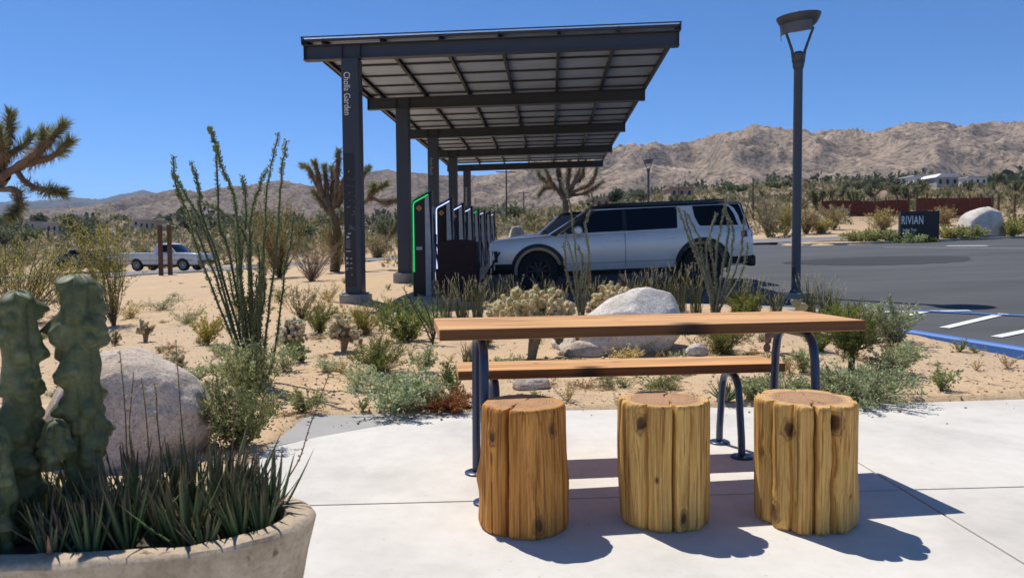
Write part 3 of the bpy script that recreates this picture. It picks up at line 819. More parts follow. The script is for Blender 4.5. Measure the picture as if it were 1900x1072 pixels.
# ------------------------------------------------------------------ vehicles
GLASS = simple('tinted_glass', (0.003, 0.004, 0.008), 0.08, 0.0, 0.05, spec=0.35)
TRIM = simple('black_trim', (0.012, 0.012, 0.013), 0.5); TYRE = simple('tyre_rubber', (0.016, 0.016, 0.017), 0.85); RIM = simple('dark_rim', (0.035, 0.035, 0.038), 0.4, 0.4)
CHROME = simple('bright_metal', (0.6, 0.6, 0.62), 0.2, 0.9); TAIL = simple('tail_lamp_red', (0.16, 0.010, 0.012), 0.15); HEADL = simple('head_lamp', (0.75, 0.77, 0.8), 0.1)
RIMS = simple('silver_rim', (0.4, 0.4, 0.41), 0.35, 0.5)
def paint(name, c, metal=0.35): return simple(name, c, 0.34, metal, 0.04, 2.0, coat=0.8)
def section(zb, zt, w, zc):
    h = zt - zb
    return [(0.0, zb), (0.80*w, zb), (0.93*w, zb+0.02), (0.965*w, zb+0.09), (0.985*w, zb+0.20), (1.0*w, zb+0.5*h), (0.998*w, zb+0.72*h), (0.985*w, zt-0.11), (0.965*w, zt-0.045), (0.93*w, zt-0.012), (0.86*w, zt+0.004), (0.5*w, zc-0.012), (0.0, zc)]
def side_at(st, x):
    xs_ = [s[0] for s in st]
    return section(*[float(np.interp(x, xs_, [s[k] for s in st])) for k in (1, 2, 3, 4)])
def side_y(st, x, z):
    sec = side_at(st, x)[2:10]
    return float(np.interp(z, [p[1] for p in sec], [p[0] for p in sec]))
def loft_body(st):
    mb = MB(); secs = []
    xs_ = sorted(set([s[0] for s in st] + list(np.arange(st[0][0], st[-1][0], 0.12))))
    for x in xs_:
        s_ = side_at(st, x)
        ring = [(x, -y, z) for y, z in s_] + [(x, y, z) for y, z in s_[::-1][1:-1]]
        secs.append(ring)
    n = len(secs[0]); V = [p for r in secs for p in r]
    f = [(i*n+j, i*n+(j+1) % n, (i+1)*n+(j+1) % n, (i+1)*n+j) for i in range(len(secs)-1) for j in range(n)]
    f += [tuple(range(n))[::-1], tuple((len(secs)-1)*n+j for j in range(n))]
    mb.add(V, f); return mb
def rrect(x0, x1, w, rf, rr, n=9, bow=0.12):
    """plan outline, front at x0, bowed front"""
    p = []
    for a in np.linspace(0, math.pi/2, n): p.append((x0 + rf*(1-math.sin(math.pi/2-a*1.0)) if False else x0 + rf - rf*math.cos(a), -(w - rf) - rf*math.sin(a)))
    front = []
    for yy in np.linspace(w-rf, -(w-rf), 9)[1:-1]: front.append((x0 - bow*(1-(yy/(w-rf))**2)*1.0, yy))
    right = p
    mid = [(x, -w) for x in np.linspace(x0+rf, x1-rr, 8)[1:-1]]
    back = [(x1 - rr + rr*math.sin(a), -(w-rr) - rr*math.cos(a)) for a in np.linspace(0, math.pi/2, n)]
    half = right + mid + back
    other = [(x, -y) for x, y in half[::-1]]
    return half + other + front
def vehicle(name, lab, cat, cfg, loc, rotz, group=None, up=None):
    t = thing(name, lab, cat, loc, rotz, group)
    if up is not None:
        q = Vector((0, 0, 1)).rotation_difference(up).to_matrix().to_4x4() @ Matrix.Rotation(rotz, 4, 'Z')
        t.rotation_euler = q.to_euler()
    st = cfg['st']; body = loft_body(st).obj('body', cfg['paint'], t, 32)
    R = cfg['R']; Ra = cfg.get('Ra', R*1.14); wid = max(s[3] for s in st)
    cut = []
    for wx in cfg['wx']:
        for sy in (-1, 1):
            mb = MB(); a = np.linspace(0, 2*math.pi, 41)[:-1]
            mb.prism([(wx+Ra*math.cos(q), R+Ra*math.sin(q)) for q in a], sy*(wid+0.2), sy*(wid-0.36), 'y')
            c = mb.obj('cutter', TRIM, t); cut.append(c)
            m = body.modifiers.new('b', 'BOOLEAN'); m.operation = 'DIFFERENCE'; m.object = c; m.solver = 'EXACT'
    COLv = bpy.context.view_layer; COLv.update()
    dg = bpy.context.evaluated_depsgraph_get()
    me = bpy.data.meshes.new_from_object(body.evaluated_get(dg)); body.modifiers.clear(); body.data = me; me.name = 'body'
    me.shade_smooth(); me.set_sharp_from_angle(angle=math.radians(32))
    for c in cut: bpy.data.objects.remove(c)
    # well lining: a dark tub behind each wheel is the cut itself, so the underside stays dark
    for wx in cfg['wx']:
        for sy in (-1, 1):
            wh = None
            mb = MB(); w2 = 0.125; yo = sy*(wid-0.045)
            prof = [(R*0.60, -w2), (R*0.9, -w2), (R*0.985, -w2*0.7), (R, -w2*0.3), (R, w2*0.3), (R*0.985, w2*0.7), (R*0.9, w2), (R*0.60, w2)]
            mb.lathe(prof, 40, close=True); V = mb.V[0]; mb.V[0] = np.stack([V[:, 0]+wx, V[:, 2]+yo-sy*w2, V[:, 1]+R], 1)
            wh = mb.obj('wheel', TYRE, t, 40)
            mb = MB(); mb.lathe([(R*0.52, -w2*0.9), (R*0.62, -w2*0.95), (R*0.62, w2*0.95), (R*0.52, w2*0.9)], 32, close=True); V = mb.V[0]; mb.V[0] = np.stack([V[:, 0]+wx, V[:, 2]+yo-sy*w2, V[:, 1]+R], 1)
            for k in range(cfg.get('spokes', 10)):
                a = k*2*math.pi/cfg.get('spokes', 10)
                mb.box((wx+math.cos(a)*R*0.32, yo-sy*0.05, R+math.sin(a)*R*0.32), (R*0.52, 0.035, R*0.10), Matrix.Rotation(-a, 3, 'Y'))
            mb2 = MB(); mb2.lathe([(0.001, -0.03), (R*0.17, -0.03), (R*0.15, 0.03), (0.001, 0.035)], 16); V = mb2.V[0]; V = np.stack([V[:, 0]+wx, sy*V[:, 2]+yo-sy*0.04, V[:, 1]+R], 1); mb.add(V, mb2.Fq)
            mb.obj('rim', cfg.get('rim', RIM), wh, 40)
            mb = MB(); mb.lathe([(0.001, -0.004), (R*0.5, -0.004), (R*0.5, 0.004), (0.001, 0.004)], 24); V = mb.V[0]; mb.V[0] = np.stack([V[:, 0]+wx, V[:, 2]+yo-sy*(w2+0.06), V[:, 1]+R], 1); mb.obj('brake_disc', TRIM, wh, 40)
            if cfg.get('clad', True):
                mb = MB(); aa = np.linspace(-0.32, math.pi+0.32, 27); v = []; f = []
                for q in aa:
                    for rr_, off in ((Ra-0.012, 0.0), (Ra+0.062, -0.004), (Ra+0.062, 0.014), (Ra-0.012, 0.020)):
                        x_, z_ = wx+rr_*math.cos(q), R+rr_*math.sin(q)
                        yb = side_y(st, min(max(x_, st[0][0]+0.05), st[-1][0]-0.05), max(z_, 0.36))
                        v.append((x_, sy*(yb+off), z_))
                for k in range(len(aa)-1):
                    for j in range(4): f.append((k*4+j, k*4+(j+1) % 4, (k+1)*4+(j+1) % 4, (k+1)*4+j))
                f += [(0, 1, 2, 3), tuple(len(v)-4+j for j in range(4))]
                mb.add(v, f); mb.obj('arch_cladding', cfg.get('clad_m', TRIM), t, 40)
    # cabin
    g = cfg['gh']   # z0,z1, xf0,xf1, xr0,xr1, w0,w1
    z0, z1, xf0, xf1, xr0, xr1, w0, w1 = g
    lv = [(0, 0, 0), (0.25, 0, 0), (0.5, 0, 0), (0.75, 0, 0), (0.94, 0, 0), (1.0, 0.02, 0.0)]
    outs = []
    for s in (0, 0.25, 0.5, 0.75, 0.95):
        outs.append((rrect(xf0+(xf1-xf0)*s, xr0+(xr1-xr0)*s, w0+(w1-w0)*s, 0.16, cfg.get('rr', 0.14), bow=0.13*(1-s)+0.05*s), z0+(z1-z0)*s))
    outs.append((rrect(xf1+0.05, xr1-0.05, w1-0.035, 0.15, 0.14, bow=0.05), z1+0.028))
    outs.append((rrect(xf1+0.22, xr1-0.25, w1-0.16, 0.15, 0.14, bow=0.04), z1+0.050))
    n = len(outs[0][0]); V = np.array([(x, y, z) for o, z in outs for x, y in o])
    Fs = [(i*n+j, i*n+(j+1) % n, (i+1)*n+(j+1) % n, (i+1)*n+j) for i in range(len(outs)-1) for j in range(n)]
    Fs.append(tuple((len(outs)-1)*n+j for j in range(n)))
    groups = {'cabin': [], 'roof': [], 'windshield': [], 'rear_window': []}
    for k, f in enumerate(Fs):
        lvl = k // n if k < len(Fs)-1 else 9
        c = V[list(f)].mean(0)
        j = k % n
        o = outs[min(lvl, 5)][0]
        isfront = c[0] < (xf0+(xf1-xf0)*min(1, (c[2]-z0)/(z1-z0))) + 0.05 and lvl < 4
        isrear = c[0] > (xr0+(xr1-xr0)*min(1, (c[2]-z0)/(z1-z0))) - 0.05 and lvl < 4
        if lvl >= 4: groups['roof'].append(f)
        elif isfront: groups['windshield'].append(f)
        elif isrear and (c[2]-z0)/(z1-z0) > cfg.get('rw', 0.12): groups['rear_window'].append(f)
        else: groups['cabin'].append(f)
    mats = {'cabin': cfg['paint'], 'roof': cfg.get('roof', cfg['paint']), 'windshield': GLASS, 'rear_window': GLASS}
    for gname, fl in groups.items():
        if fl:
            mb = MB(); mb.add(V, fl); o = mb.obj(gname, mats[gname], t)
            bm = bmesh.new(); bm.from_mesh(o.data); bmesh.ops.delete(bm, geom=[v for v in bm.verts if not v.link_faces], context='VERTS'); bmesh.ops.recalc_face_normals(bm, faces=bm.faces)
            s_ = sum(f.normal.dot(f.calc_center_median() - Vector(((xf0+xr0)/2, 0, z0))) for f in bm.faces)
            if s_ < 0: bmesh.ops.reverse_faces(bm, faces=bm.faces[:])
            bm.to_mesh(o.data); bm.free(); o.data.shade_smooth(); o.data.set_sharp_from_angle(angle=math.radians(40))
    def gy(z): return w0 + (w1-w0)*(z-z0)/(z1-z0)
    for poly, mt, nm in cfg['win']:
        for sy in (-1, 1):
            v = [(x, sy*(gy(z)+0.005), z) for x, z in poly] + [(x, sy*(gy(z)-0.01), z) for x, z in poly]
            k = len(poly); mb = MB(); mb.add(v, [tuple(range(k)), tuple(range(k, 2*k))[::-1]] + [(i, (i+1) % k, k+(i+1) % k, k+i) for i in range(k)]); mb.obj(nm, mt, t)
    for x in cfg.get('seams', []):
        for sy in (-1, 1):
            sec = [p for p in side_at(st, x)[3:10]]
            mb = MB(); mb.tube([(x, sy*(y+0.0005), z) for y, z in sec], 0.005, 5); mb.obj('door_seam', TRIM, t)
    for (x, z, wd) in cfg.get('handles', []):
        for sy in (-1, 1):
            mb = MB(); mb.box((x, sy*(side_y(st, x, z)+0.006), z), (wd, 0.02, 0.035)); mb.obj('door_handle', cfg.get('handle_m', cfg['paint']), t, bevel=0.006)
    for (x0, x1, za, zb, mt, nm, pr) in cfg.get('side', []):   # panels wrapped on the flank
        for sy in (-1, 1):
            v = []; f = []; xs_ = np.linspace(x0, x1, max(3, int((x1-x0)/0.08)))
            for x in xs_:
                xc = min(max(x, st[0][0]+0.01), st[-1][0]-0.002)
                for z, o_ in ((za, -0.02), (za, pr), (zb, pr), (zb, -0.02)): v.append((x, sy*(side_y(st, xc, z)+o_), z))
            for k in range(len(xs_)-1):
                for j in range(4): f.append((k*4+j, k*4+(j+1) % 4, (k+1)*4+(j+1) % 4, (k+1)*4+j))
            f += [(0, 1, 2, 3), tuple(len(v)-4+j for j in range(4))]
            mb = MB(); mb.add(v, f); mb.obj(nm, mt, t, bevel=0.004)
    for (c, d, mt, nm, bv) in cfg.get('boxes', []):
        mb = MB(); mb.box(c, d); mb.obj(nm, mt, t, bevel=bv)
    mx, mz = cfg['mirror']
    for sy in (-1, 1):
        mb = MB(); mb.lathe([(0.002, -0.125), (0.055, -0.12), (0.085, -0.06), (0.09, 0.02), (0.075, 0.09), (0.03, 0.125), (0.002, 0.128)], 16)
        V = mb.V[0]; mb.V[0] = np.stack([V[:, 0]*1.0+mx, V[:, 2]*0.95 + sy*(gy(mz)+0.19), V[:, 1]*1.1+mz], 1)
        m_ = mb.obj('mirror', cfg.get('mirror_m', cfg['paint']), t, 50)
        mb = MB(); mb.box((mx+0.02, sy*(gy(mz)+0.06), mz-0.05), (0.08, 0.16, 0.04)); mb.obj('mirror_arm', TRIM, m_, bevel=0.01)
    return t
SILVER = paint('silver_blue_paint', (0.78, 0.735, 0.67), 0.2)
suv = dict(paint=SILVER, roof=TRIM, R=0.41, Ra=0.485, wx=(0.945, 4.15), rim=RIM,
  st=[(0.0, 0.42, 0.965, 0.90, 0.995), (0.025, 0.39, 0.995, 0.94, 1.025), (0.08, 0.36, 1.02, 0.965, 1.05), (0.30, 0.34, 1.045, 0.985, 1.075), (0.7, 0.34, 1.06, 0.995, 1.095), (1.2, 0.34, 1.08, 1.0, 1.12), (2.0, 0.36, 1.105, 1.0, 1.13), (3.2, 0.36, 1.125, 1.0, 1.14), (4.5, 0.36, 1.145, 0.995, 1.15), (4.9, 0.37, 1.15, 0.965, 1.15), (5.08, 0.42, 1.13, 0.91, 1.13), (5.16, 0.46, 1.08, 0.85, 1.09)],
  gh=(1.085, 1.605, 1.26, 2.06, 5.11, 4.98, 0.925, 0.765), rr=0.09,
  win=[([(1.60, 1.13), (2.62, 1.135), (2.62, 1.565), (2.12, 1.555)], GLASS, 'side_window'), ([(2.70, 1.135), (3.68, 1.15), (3.70, 1.57), (2.70, 1.565)], GLASS, 'side_window'),
       ([(2.62, 1.135), (2.70, 1.135), (2.70, 1.565), (2.62, 1.565)], TRIM, 'pillar_trim'), ([(1.38, 1.12), (1.60, 1.12), (2.12, 1.56), (2.03, 1.56)], TRIM, 'pillar_trim'),
       ([(4.10, 1.20), (4.14, 1.175), (4.86, 1.165), (4.80, 1.38), (4.72, 1.52), (4.64, 1.57), (4.00, 1.57), (4.03, 1.36)], GLASS, 'side_window'), ([(4.93, 1.17), (5.01, 1.17), (4.935, 1.50), (4.90, 1.575), (4.70, 1.575), (4.80, 1.51), (4.87, 1.38)], GLASS, 'side_window')],
  seams=[1.49, 2.65, 3.86], handles=[(2.42, 0.965, 0.24), (3.54, 0.985, 0.22)], mirror=(1.74, 1.175),
  side=[(0.55, 4.7, 0.345, 0.40, TRIM, 'rocker_panel', 0.004), (1.50, 3.70, 0.535, 0.545, simple('flank_strip_grey', (0.12, 0.125, 0.135), 0.5), 'side_moulding', 0.003), (4.90, 5.13, 0.93, 1.05, TAIL, 'tail_light', 0.006),  # side moulding is a thin plain grey strip along the flank
        (0.03, 0.46, 0.37, 0.47, TRIM, 'bumper', 0.02), (0.03, 0.42, 0.47, 0.58, TRIM, 'bumper', 0.012), (0.05, 0.16, 0.62, 0.84, TRIM, 'grille', 0.006), (0.20, 0.33, 0.68, 0.95, HEADL, 'headlight', 0.004), (4.72, 5.14, 0.42, 0.56, TRIM, 'bumper', 0.02)],
  boxes=[((5.14, 0, 0.46), (0.14, 1.74, 0.22), TRIM, 'bumper', 0.04), ((0.02, 0, 0.43), (0.16, 1.62, 0.13), TRIM, 'bumper', 0.03), ((5.155, 0, 0.98), (0.04, 1.66, 0.075), TAIL, 'light_bar', 0.01), ((-0.004, 0, 0.875), (0.03, 1.5, 0.035), HEADL, 'light_bar', 0.006),
         ((3.4, -0.69, 1.668), (2.5, 0.045, 0.03), TRIM, 'roof_rail', 0.008), ((3.4, 0.69, 1.668), (2.5, 0.045, 0.03), TRIM, 'roof_rail', 0.008), ((2.6, 0, 0.40), (3.4, 1.5, 0.22), TRIM, 'underbody', 0)])
def site_up(x, y):
    e = 0.5; a = float(plane_h(np.array([x+e]), np.array([y]))[0]-plane_h(np.array([x-e]), np.array([y]))[0]); b = float(plane_h(np.array([x]), np.array([y+e]))[0]-plane_h(np.array([x]), np.array([y-e]))[0])
    return Vector((-a, -b, 1)).normalized()
SUVY = 15.75; sx0 = pt(912, 450, SUVY-1.0).x
gu = float(plane_h(np.array([sx0]), np.array([SUVY]))[0])
vehicle('sport_utility_vehicle', 'silver sport utility vehicle plugged in under the canopy', 'car', suv, (sx0, SUVY, gu), math.radians(-1.0), 'cars at the charging bays', site_up(2, SUVY))
GREYP = paint('slate_blue_paint', (0.16, 0.19, 0.235), 0.5)
sed = dict(paint=GREYP, roof=TRIM, R=0.35, Ra=0.39, wx=(0.92, 3.78), clad=False,
  st=[(0.0, 0.40, 0.72, 0.72, 0.78), (0.05, 0.32, 0.80, 0.82, 0.86), (0.25, 0.26, 0.88, 0.90, 0.93), (0.8, 0.24, 0.94, 0.93, 0.99), (1.3, 0.24, 0.97, 0.935, 1.02), (2.4, 0.25, 0.99, 0.935, 1.02), (3.8, 0.26, 1.02, 0.93, 1.05), (4.4, 0.30, 1.02, 0.87, 1.06), (4.65, 0.40, 0.95, 0.78, 0.98)],
  gh=(0.98, 1.44, 1.22, 1.74, 4.25, 3.45, 0.85, 0.62),
  win=[([(1.65, 1.02), (2.5, 1.03), (2.5, 1.40), (2.05, 1.39)], GLASS, 'side_window'), ([(2.58, 1.03), (3.55, 1.06), (3.25, 1.39), (2.58, 1.40)], GLASS, 'side_window')],
  seams=[1.45, 2.54, 3.5], handles=[(2.35, 0.88, 0.18), (3.3, 0.9, 0.18)], mirror=(1.68, 1.06),
  side=[(0.08, 0.40, 0.66, 0.76, HEADL, 'headlight', 0.004), (4.3, 4.6, 0.80, 0.90, TAIL, 'tail_light', 0.004)],
  boxes=[((2.3, 0, 0.3), (3.0, 1.3, 0.2), TRIM, 'underbody', 0)])
SY2 = 20.4; sx2 = pt(922, 450, SY2-0.9).x
g2 = float(plane_h(np.array([sx2]), np.array([SY2]))[0])
sec_ = vehicle('sedan', 'slate blue car mostly hidden behind the silver vehicle hood', 'car', sed, (sx2, SY2, g2), math.radians(-1.5), 'cars at the charging bays', site_up(1, SY2)); sec_.scale = (1, 1, 1.10)
# charging lead from the second station to the silver vehicle's nose
lead = [(sx0-0.62, 15.3, gu+1.0), (sx0-0.55, 15.0, gu+0.55), (sx0-0.40, 14.9, gu+0.22), (sx0-0.18, 14.8, gu+0.25), (sx0-0.02, 14.75, gu+0.5), (sx0+0.16, 14.74, gu+0.80)]
mb = MB(); mb.tube(smooth_path(lead, 6), 0.018, 8); tag(mb.obj('charging_lead', RUB, smooth=60), 'black charging lead hanging between maroon cabinet and silver vehicle nose', 'cable')
# vehicles on the road
WHT = paint('white_paint_car', (0.62, 0.62, 0.60), 0.0); DKC = paint('black_car_paint', (0.014, 0.015, 0.017), 0.2)
pick = dict(paint=WHT, R=0.34, Ra=0.40, wx=(0.95, 3.85), rim=RIMS, spokes=6, clad_m=WHT, clad=False,
  st=[(0.0, 0.45, 0.88, 0.74, 0.92), (0.04, 0.36, 0.95, 0.82, 0.98), (0.25, 0.34, 0.99, 0.86, 1.02), (1.2, 0.34, 1.05, 0.88, 1.07), (2.0, 0.36, 1.06, 0.88, 1.06), (2.9, 0.36, 1.06, 0.88, 1.05), (2.98, 0.36, 1.06, 0.88, 1.045), (4.95, 0.40, 1.06, 0.87, 1.045), (5.0, 0.45, 1.03, 0.84, 1.03)],
  gh=(1.03, 1.56, 1.30, 1.85, 2.88, 2.72, 0.80, 0.66), rr=0.10,
  win=[([(1.62, 1.08), (2.50, 1.08), (2.42, 1.50), (1.93, 1.50)], GLASS, 'side_window')],
  seams=[1.42, 2.56, 2.94], handles=[(2.4, 0.93, 0.14)], handle_m=TRIM, mirror=(1.62, 1.12), mirror_m=TRIM,
  side=[(0.02, 0.20, 0.72, 0.86, HEADL, 'headlight', 0.004), (4.86, 4.98, 0.75, 1.0, TAIL, 'tail_light', 0.004), (0.3, 4.8, 0.60, 0.63, TRIM, 'side_moulding', 0.004)],
  boxes=[((-0.06, 0, 0.52), (0.14, 1.6, 0.17), TRIM, 'bumper', 0.02), ((5.04, 0, 0.52), (0.12, 1.6, 0.15), CHROME, 'bumper', 0.02), ((3.95, 0, 1.052), (1.78, 1.36, 0.02), TRIM, 'cargo_bed', 0), ((2.4, 0, 0.36), (3.6, 1.3, 0.2), TRIM, 'underbody', 0)])
def road_car(name, lab, cfg, nose_px, y, grp, L):
    P = pt(nose_px, 480, y); h = float(road_h(np.array([P.x]), np.array([y]))[0])
    vehicle(name, lab, 'car' if name != 'pickup_truck' else 'pickup', cfg, (P.x, y, h), math.radians(180-8.5), grp)
road_car('pickup_truck', 'old white pickup parked on the road behind two rusty posts', pick, 382, 44.0, 'vehicles on the road', 5)
dk = dict(sed); dk.update(paint=DKC, roof=DKC)
road_car('hatchback', 'black car on the road behind the white pickup', dk, 226, 51.5, 'vehicles on the road', 4.6)
# ------------------------------------------------------------------ furniture on the patio
def m_plank(name, cols, stains, nb, wy):
    m, n, l, b = nodes(name)
    t = n.new('ShaderNodeTexCoord'); sx = n.new('ShaderNodeSeparateXYZ'); l.new(t.outputs['Object'], sx.inputs[0])
    # board index across the width
    dv = N(n, 'ShaderNodeMath', operation='DIVIDE'); dv.inputs[1].default_value = wy; l.new(sx.outputs[1], dv.inputs[0])
    ad = N(n, 'ShaderNodeMath', operation='ADD'); ad.inputs[1].default_value = nb/2; l.new(dv.outputs[0], ad.inputs[0])
    fl = N(n, 'ShaderNodeMath', operation='FLOOR'); l.new(ad.outputs[0], fl.inputs[0])
    fr = N(n, 'ShaderNodeMath', operation='FRACT'); l.new(ad.outputs[0], fr.inputs[0])
    cb = n.new('ShaderNodeCombineXYZ'); l.new(sx.outputs[0], cb.inputs[0]); l.new(sx.outputs[1], cb.inputs[1]); l.new(sx.outputs[2], cb.inputs[2])
    off = N(n, 'ShaderNodeVectorMath', operation='SCALE'); off.inputs['Scale'].default_value = 3.7; 
    cf = n.new('ShaderNodeCombineXYZ'); l.new(fl.outputs[0], cf.inputs[0]); l.new(fl.outputs[0], cf.inputs[1]); l.new(cf.outputs[0], off.inputs[0])
    va = N(n, 'ShaderNodeVectorMath', operation='ADD'); l.new(cb.outputs[0], va.inputs[0]); l.new(off.outputs[0], va.inputs[1])
    def mp(s): 
        q = n.new('ShaderNodeMapping'); q.inputs['Scale'].default_value = s; l.new(va.outputs[0], q.inputs['Vector']); return q.outputs[0]
    g1 = noise(n, l, mp((1.1, 26, 26)), 1.0, 6, 0.6, 0.6); g2 = noise(n, l, mp((2.2, 110, 110)), 1.0, 4, 0.7, 0.2); g3 = noise(n, l, mp((0.7, 5, 5)), 1.0, 3, 0.5, 0.8)
    c = ramp(n, l, g1, [(0.30, cols[0]), (0.5, cols[1]), (0.72, cols[2])])
    c2 = mix(n, l, 0.8, c.outputs[0], ramp(n, l, g2, [(0.35, (0.50, 0.42, 0.36)), (0.55, (1, 1, 1)), (0.75, (1.15, 1.12, 1.08))]).outputs[0], 'MULTIPLY')
    c3 = mix(n, l, 0.85, c2, ramp(n, l, g3, [(0.32, (0.66, 0.50, 0.40)), (0.5, (1.0, 0.95, 0.88)), (0.66, (1.12, 1.08, 1.02))]).outputs[0], 'MULTIPLY')
    # dark weathered patches and knots, each at its own spot in the wood
    tex = t.outputs['Object']; cur = c3
    for (px_, py_, pz_, rx_, ry_, st) in stains:
        q = n.new('ShaderNodeMapping'); q.inputs['Location'].default_value = (-px_/rx_, -py_/ry_, 0); q.inputs['Scale'].default_value = (1/rx_, 1/ry_, 0.0 if pz_ is None else 6)
        l.new(tex, q.inputs['Vector'])
        ln = N(n, 'ShaderNodeVectorMath', operation='LENGTH'); l.new(q.outputs[0], ln.inputs[0])
        a_ = N(n, 'ShaderNodeMath', operation='MULTIPLY_ADD'); a_.inputs[1].default_value = 1.6; l.new(g1, a_.inputs[0]); l.new(ln.outputs['Value'], a_.inputs[2])
        r_ = ramp(n, l, a_.outputs[0], [(0.55, (st,)*3), (1.0, (0, 0, 0))]); 
        sc = N(n, 'ShaderNodeMath', operation='MULTIPLY'); sc.inputs[1].default_value = 0.55; l.new(a_.outputs[0], sc.inputs[0]); l.new(sc.outputs[0], r_.inputs[0])
        cur = mix(n, l, r_.outputs[0], cur, (0.075, 0.036, 0.020))
    sm = ramp(n, l, fr.outputs[0], [(0.0, (0.25, 0.2, 0.17)), (0.012, (1, 1, 1)), (0.988, (1, 1, 1)), (1.0, (0.25, 0.2, 0.17))])
    cur = mix(n, l, 1.0, cur, sm.outputs[0], 'MULTIPLY')
    l.new(cur, b.inputs['Base Color']); b.inputs['Roughness'].default_value = 0.62; b.inputs['Specular IOR Level'].default_value = 0.3
    p = bump(n, l, b, g2, 0.25, 0.0015); p = bump(n, l, b, g1, 0.15, 0.002, p); bump(n, l, b, sm.outputs[0], 0.6, 0.002, p)
    return m
TW = ((0.44, 0.215, 0.080), (0.68, 0.38, 0.155), (0.80, 0.50, 0.24))
PL_T = m_plank('table_wood', TW, [(0.13, -0.25, None, 0.11, 0.09, 1.0), (-0.22, 0.10, None, 0.10, 0.022, 0.8), (-0.12, -0.02, None, 0.07, 0.016, 0.8), (0.62, 0.08, None, 0.03, 0.012, 0.7), (-0.55, 0.03, None, 0.04, 0.010, 0.6), (0.35, 0.16, None, 0.05, 0.012, 0.7), (0.3, -0.1, None, 0.05, 0.010, 0.5)], 3, 0.18)
PL_B = m_plank('bench_wood', TW, [(-0.18, -0.13, None, 0.10, 0.08, 1.0), (-0.42, 0.05, None, 0.03, 0.018, 0.9), (0.0, 0.03, None, 0.035, 0.012, 0.9), (0.5, 0.0, None, 0.04, 0.010, 0.5)], 2, 0.15)
NAVY = simple('navy_powder_coat', (0.009, 0.026, 0.085), 0.32, 0.0, 0.1, 8, coat=0.3)
BOLT = simple('bolt_steel', (0.35, 0.36, 0.38), 0.35, 0.8)
def seat_frame(t, x, h, hb, ht, r=0.0195):
    zt = h - r - 0.006
    left = [(x, -hb, 0.012), (x, -hb*0.97, 0.1), (x, -ht - (hb-ht)*0.22, zt-0.12)]
    bend = [(x, -ht*1.0 + 0.085*(1-math.cos(a)) - 0.0, zt - 0.085 + 0.085*math.sin(a)) for a in np.linspace(0.1, math.pi/2, 8)]
    half = left + bend
    path = half + [(a, -b, c) for a, b, c in half[::-1]]
    mb = MB(); mb.tube(path, r, 16); f = mb.obj('leg_frame', NAVY, t, 60)
    for sy in (-1, 1):
        mb = MB(); mb.lathe([(0.001, 0.0), (0.056, 0.0), (0.056, 0.008), (0.052, 0.011), (0.001, 0.011)], 28, (x, sy*hb, 0.0005)); fl = mb.obj('foot_flange', NAVY, f, 40)
        for k in range(3):
            a = k*2.094 + 0.5; mb = MB(); mb.lathe([(0.0005, 0.011), (0.007, 0.011), (0.006, 0.016), (0.0005, 0.017)], 8, (x+0.040*math.cos(a), sy*hb+0.040*math.sin(a), 0.0005)); mb.obj('bolt', BOLT, f, 40)
    mb = MB(); mb.box((x, 0, h-0.005), (0.06, ht*1.6, 0.006)); mb.obj('mount_plate', NAVY, f)
def plank_top(name, L, W, th, z, mat, t):
    mb = MB(); nx_, ny_ = 48, 12
    xs_ = np.linspace(-L/2, L/2, nx_); ys_ = np.linspace(-W/2, W/2, ny_)
    mb.box((0, 0, z-th/2), (L, W, th)); return mb.obj(name, mat, t, bevel=0.004)
TY = math.radians(8.2)
t = thing('picnic_table', 'long wooden plank table on navy tube legs standing on the patio', 'table', (0.590, 3.427, 0), TY)
plank_top('tabletop', 1.865, 0.54, 0.046, 0.737, PL_T, t)
for x in (-0.742, 0.745): seat_frame(t, x, 0.691, 0.215, 0.17)
t = thing('bench', 'low wooden plank bench on navy tube legs behind the table', 'bench', (0.543, 3.853, 0), math.radians(6.2))
plank_top('seat', 1.655, 0.30, 0.045, 0.475, PL_B, t)
for x in (-0.64, 0.60): seat_frame(t, x, 0.430, 0.148, 0.105, 0.0185)

